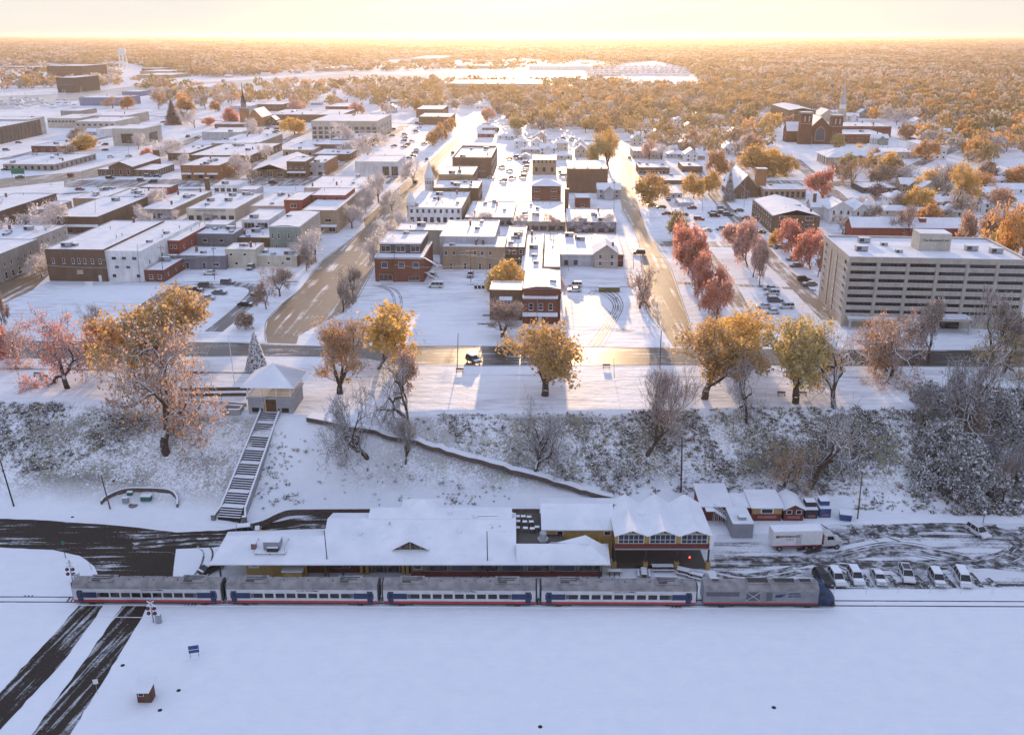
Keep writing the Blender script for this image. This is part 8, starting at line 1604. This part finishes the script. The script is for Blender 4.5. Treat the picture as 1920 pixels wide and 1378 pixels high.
# ---------------- cars of the town ----------------
rr = random.Random(17); HX, HY = GA, GA + R(90)
CARS = [(817, 541, 'h', 'van', 'car_white', 1), (1078, 540, 'h', 'suv', 'car_white', 1), (1077, 549, 'h', 'sedan', 'car_white', 0), (812, 521, 'v', 'suv', 'car_white', 1), (882, 521, 'v', 'suv', 'car_grey', 1), (368, 549, 'h', 'suv', 'car_black', 1), (360, 557, 'h', 'sedan', 'car_grey', 1), (428, 535, 'h', 'suv', 'car_grey', 1), (390, 564, 'h', 'sedan', 'car_silver', 1), (412, 554, 'h', 'sedan', 'car_grey', 1), (378, 541, 'h', 'suv', 'car_grey', 0), (461, 576, 'h', 'sedan', 'car_black', 1), (484, 557, 'h', 'suv', 'car_grey', 1), (888, 681, 'd', 'suv', 'car_grey', 1),
 (1198, 479, 'h', 'suv', 'car_black', 1), (1443, 546, 'h', 'sedan', 'car_silver', 1), (1447, 555, 'h', 'suv', 'car_white', 1), (1453, 568, 'h', 'suv', 'car_grey', 1), (1473, 580, 'h', 'suv', 'car_white', 1), (1432, 580, 'h', 'sedan', 'car_white', 1), (1447, 590, 'h', 'sedan', 'car_white', 1), (1486, 491, 'h', 'suv', 'car_grey', 1), (1492, 503, 'h', 'sedan', 'car_grey', 1), (1462, 469, 'h', 'sedan', 'car_tan', 1), (1508, 530, 'h', 'suv', 'car_black', 0), (1518, 538, 'h', 'sedan', 'car_grey', 1), (1325, 437, 'h', 'sedan', 'car_silver', 1), (1352, 434, 'h', 'suv', 'car_silver', 1), (1340, 409, 'h', 'suv', 'car_black', 1), (1336, 403, 'h', 'sedan', 'car_grey', 1), (1297, 394, 'h', 'sedan', 'car_red', 1), (1385, 399, 'h', 'sedan', 'car_grey', 1), (1398, 413, 'h', 'sedan', 'car_tan', 1), (1222, 389, 'h', 'sedan', 'car_black', 0), (1240, 393, 'h', 'sedan', 'car_green', 1), (1250, 405, 'h', 'sedan', 'car_red', 1), (1425, 440, 'h', 'sedan', 'car_black', 1), (1253, 378, 'v', 'sedan', 'car_black', 1),
 (987, 309, 'h', 'suv', 'car_grey', 1), (986, 317, 'h', 'suv', 'car_silver', 1), (983, 326, 'h', 'sedan', 'car_silver', 1), (980, 335, 'h', 'suv', 'car_black', 1), (961, 337, 'h', 'sedan', 'car_grey', 1), (921, 338, 'h', 'sedan', 'car_silver', 1), (1055, 334, 'h', 'van', 'car_white', 1), (941, 317, 'h', 'sedan', 'car_silver', 1), (966, 298, 'h', 'suv', 'car_blue', 1), (955, 301, 'h', 'sedan', 'car_black', 0), (1050, 326, 'v', 'suv', 'car_black', 0),
 (739, 277, 'h', 'sedan', 'car_black', 1), (757, 279, 'h', 'sedan', 'car_grey', 1), (763, 275, 'h', 'suv', 'car_black', 1), (757, 268, 'h', 'suv', 'car_grey', 1), (773, 268, 'h', 'sedan', 'car_silver', 1), (760, 262, 'h', 'sedan', 'car_grey', 1), (796, 273, 'h', 'sedan', 'car_grey', 1), (775, 296, 'h', 'sedan', 'car_black', 1), (778, 290, 'h', 'suv', 'car_grey', 1), (782, 285, 'h', 'sedan', 'car_silver', 1), (768, 300, 'h', 'sedan', 'car_grey', 1), (781, 250, 'h', 'suv', 'car_grey', 1),
 (760, 337, 'v', 'suv', 'car_black', 0), (779, 346, 'v', 'suv', 'car_black', 0), (800, 303, 'v', 'sedan', 'car_grey', 0), (849, 291, 'v', 'suv', 'car_black', 0), (133, 333, 'v', 'suv', 'car_red', 0), (37, 336, 'h', 'sedan', 'car_grey', 1), (197, 285, 'h', 'sedan', 'car_black', 1), (197, 275, 'h', 'suv', 'car_red', 1), (12, 285, 'h', 'suv', 'car_grey', 1), (35, 271, 'h', 'sedan', 'car_blue', 1), (207, 338, 'h', 'suv', 'car_black', 1), (150, 359, 'h', 'sedan', 'car_red', 1), (451, 322, 'v', 'sedan', 'car_black', 0), (10, 322, 'h', 'sedan', 'car_black', 1), (512, 347, 'h', 'suv', 'car_black', 0), (352, 260, 'v', 'van', 'car_black', 0), (491, 301, 'h', 'sedan', 'car_grey', 1),
 (136, 526, 'h', 'sedan', 'car_blue', 1), (155, 525, 'h', 'suv', 'car_blue', 1), (186, 526, 'h', 'sedan', 'car_grey', 1), (293, 526, 'h', 'suv', 'car_black', 1), (394, 517, 'h', 'sedan', 'car_white', 1), (470, 507, 'v', 'suv', 'car_grey', 1), (50, 511, 'v', 'suv', 'car_grey', 0), (62, 501, 'v', 'sedan', 'car_black', 0), (36, 519, 'v', 'suv', 'car_silver', 1), (1210, 262, 'v', 'suv', 'car_black', 0), (1005, 262, 'h', 'sedan', 'car_grey', 1), (1180, 300, 'v', 'sedan', 'car_grey', 1), (930, 250, 'h', 'sedan', 'car_red', 1), (735, 258, 'h', 'sedan', 'car_red', 1), (728, 252, 'h', 'sedan', 'car_tan', 1), (650, 232, 'h', 'sedan', 'car_red', 1), (500, 245, 'h', 'sedan', 'car_black', 1), (520, 250, 'h', 'suv', 'car_grey', 1), (370, 262, 'h', 'sedan', 'car_grey', 1)]
for (x0, x1, y0, y1, n) in [(445, 525, 240, 262, 7), (700, 790, 234, 258, 9), (265, 330, 330, 346, 4), (900, 990, 300, 345, 5), (1240, 1420, 392, 440, 7), (1690, 1760, 262, 268, 6), (230, 330, 225, 262, 5), (60, 250, 288, 300, 4), (610, 660, 236, 246, 4), (940, 1100, 262, 268, 4)]:
    for _ in range(n): CARS.append((rr.uniform(x0, x1), rr.uniform(y0, y1), 'h', rr.choice(['sedan', 'suv']), rr.choice(['car_grey', 'car_silver', 'car_black', 'car_white', 'car_red', 'car_blue']), 1))
CW = dict(car_white='white', car_black='black', car_grey='grey', car_silver='silver', car_red='dark red', car_blue='blue', car_tan='tan', car_green='green')
for (x, y, a, kd, pt, sn) in by_dist(CARS):
    rz = {'h': HX + rr.choice([0, math.pi]) + rr.uniform(-.05, .05), 'v': HY + rr.choice([0, math.pi]), 'd': R(-55)}[a]
    car(P(x, y - 2, UP) + Vector((0, 0, .04)), rz, kd, pt, uniq(CW[pt] + ' ' + kd + (' under snow' if sn else ''), x, y), bool(sn), y > 480, 'cars standing about the town')
# ---------------- poles, lamps, small town furniture ----------------
for (bx, by, tx, ty, arms, lb) in [(402, 524, 400, 452, ((.93, 1.2), (.8, .8)), 'snowy crossarm pole behind the long grey building'), (307, 530, 301, 460, ((.93, 1.0),), 'pole before the red brick annex'), (262, 530, 257, 458, (), 'thin pole before the white painted block'), (883, 529, 882, 467, ((.93, 1.6), (.8, 1.2)), 'snowy crossarm pole before the long tan facade'), (961, 520, 960, 465, ((.9, 1.4),), 'pole by the snowy fire escapes'), (1066, 508, 1064, 462, (), 'thin pole before the white grey rear building'), (1188, 505, 1187, 468, (), 'thin pole at the right street corner'), (885, 470, 884, 430, (), 'slim pole in the middle rows'), (740, 530, 739, 465, ((.9, .9),), 'pole before the red brick restaurant'), (1018, 520, 1018, 468, ((.9, .8),), 'pole between the narrow white roofs'), (1151, 398, 1152, 330, (), 'tall thin pole beside the brick cube'), (180, 430, 178, 372, (), 'thin pole near the theatre'), (242, 305, 240, 262, (), 'thin pole before the white library'), (183, 365, 182, 345, ((.9, 1.5),), 'crossarm pole behind the theatre'), (96, 350, 95, 330, (), 'thin pole left of the post office'), (155, 345, 154, 318, (), 'thin pole beside the diagonal street'), (625, 288, 620, 262, (), 'thin pole by the brown wing'), (555, 372, 554, 336, (), 'white lamp pole before the market hall'), (1280, 420, 1281, 350, (), 'pole right of the grey cottage'), (1318, 398, 1316, 340, (), 'pole by the yellow trees'), (1395, 390, 1397, 338, (), 'tall pale pole before the gabled church'), (1453, 288, 1454, 260, ((.9, 2),), 'crossarm pole among the right houses'), (1522, 280, 1522, 255, (), 'pole before the twin towered church'), (945, 520, 945, 478, (), 'thin wire pole beside the fire escapes'), (1308, 560, 1310, 470, (), 'pale lamp pole among the red maples'), (1347, 600, 1345, 540, (), 'pale lamp pole at the end of the red maples'), (1006, 612, 1008, 560, (), 'white flagpole before the brick row house'), (1683, 275, 1684, 248, (), 'pole right of the brick church')]:
    pole(bx, by, tx, ty, .11, 'pole_wood' if arms else 'metal', lb, 'utility_pole' if arms else 'lamp_pole', 'utility pole' if arms else 'lamp pole', UP, arms, group='poles of the town')
pm('wire_snow', (.6, .6, .62), .8)
for k, (x0, y0, x1, y1, z) in enumerate([(85, 481, 262, 484, 21), (262, 484, 402, 478, 21), (85, 497, 262, 498, 19), (402, 470, 740, 478, 21), (740, 497, 883, 497, 19), (883, 480, 1066, 484, 20), (960, 497, 1188, 503, 19), (1188, 478, 1420, 486, 20), (1066, 484, 1188, 486, 20)]):
    a, b = P(x0, y0, z), P(x1, y1, z); q = []
    for i in range(15): t_ = i / 14; p = a.lerp(b, t_); p.z -= .8 * 4 * t_ * (1 - t_); q.append(tuple(p))
    tag(part('overhead_wire', MB().path(q, .05, 3), M['wire_snow'], None), uniq('snow coated overhead wire', (x0 + x1) / 2, y0), 'wire', 'wires over the alleys')
b = P(25, 345, UP); o = thing('road_sign', 'large green road sign over the slushy left street', 'sign', P(37, 345, UP)); part('panel', MB().box(-3.5, -.1, 5.2, 3.5, .1, 8.2), plain('sign_green', (.01, .18, .10), .5), o)
for x in (-3.3, 3.3): part('post', MB().tube((x, .2, 0), (x, .2, 8.2), .15, k=6), M['metal'], o)
for (x, y, lb) in [(168, 535, 'white equipment box on the snowy alley edge'), (1027, 541, None)]:
    if lb: tag(part('equipment_box', MB().box(-1.2, -.5, 0, 1.2, .5, 1.1, 0, 1), [M['white_paint'], M['snow']], None, loc=P(x, y)), lb, 'box')
o = thing('dumpster', 'long olive and yellow dumpster behind the tyre tracks', 'dumpster', P(1142, 547)); part('bin_body', MB().box(-3.2, -.9, .2, 3.2, .9, 1.6, taper=-.05), plain('olive_paint', (.14, .13, .05), .7), o); part('lid', MB().box(-3.3, -1, 1.6, 3.3, 1, 1.8, taper=.1), M['snow'], o)
for k, x in enumerate((892, 899, 906)): o = thing('bin', ['left', 'middle', 'right'][k] + ' dark bin of three by the brown brick wing', 'bin', P(x, 541), 0, 'three bins'); part('bin_body', MB().box(-.4, -.4, 0, .4, .4, 1.1, taper=-.05), M['tyre'], o); part('lid', MB().box(-.45, -.45, 1.1, .45, .45, 1.22), M['snow'], o)
for k, (x, y) in enumerate([(70, 706), (82, 711), (648, 718), (745, 743), (862, 698), (1137, 690), (1505, 742), (1465, 742)]):
    b = T(x, y); o = thing('bench', uniq('small snowy bench', x, y), 'bench', b, GA, 'benches in the park'); part('seat', MB().box(-.9, -.25, .4, .9, .25, .5, 0, 1), [M['wood'], M['snow']], o); part('backrest', MB().box(-.9, .2, .55, .9, .3, .95), M['wood'], o)
    for s in (-.7, .7): part('leg', MB().box(s - .05, -.2, 0, s + .05, .25, .4), M['dark_metal'], o)
# ---------------- haze ----------------
hz = MB(); hz.box(-41000, -3100, -2, 41000, 51000, 93)
t = NT('haze'); t.n.remove(t.b); pv = t.new('VolumePrincipled')
pv.inputs['Color'].default_value = (0.74, 0.66, 0.58, 1); pv.inputs['Density'].default_value = 6.0e-5; pv.inputs['Anisotropy'].default_value = 0.64
t.l.new(pv.outputs[0], t.n['Material Output'].inputs['Volume'])
struct('haze', hz.mesh('haze', t.mat), 'stuff')
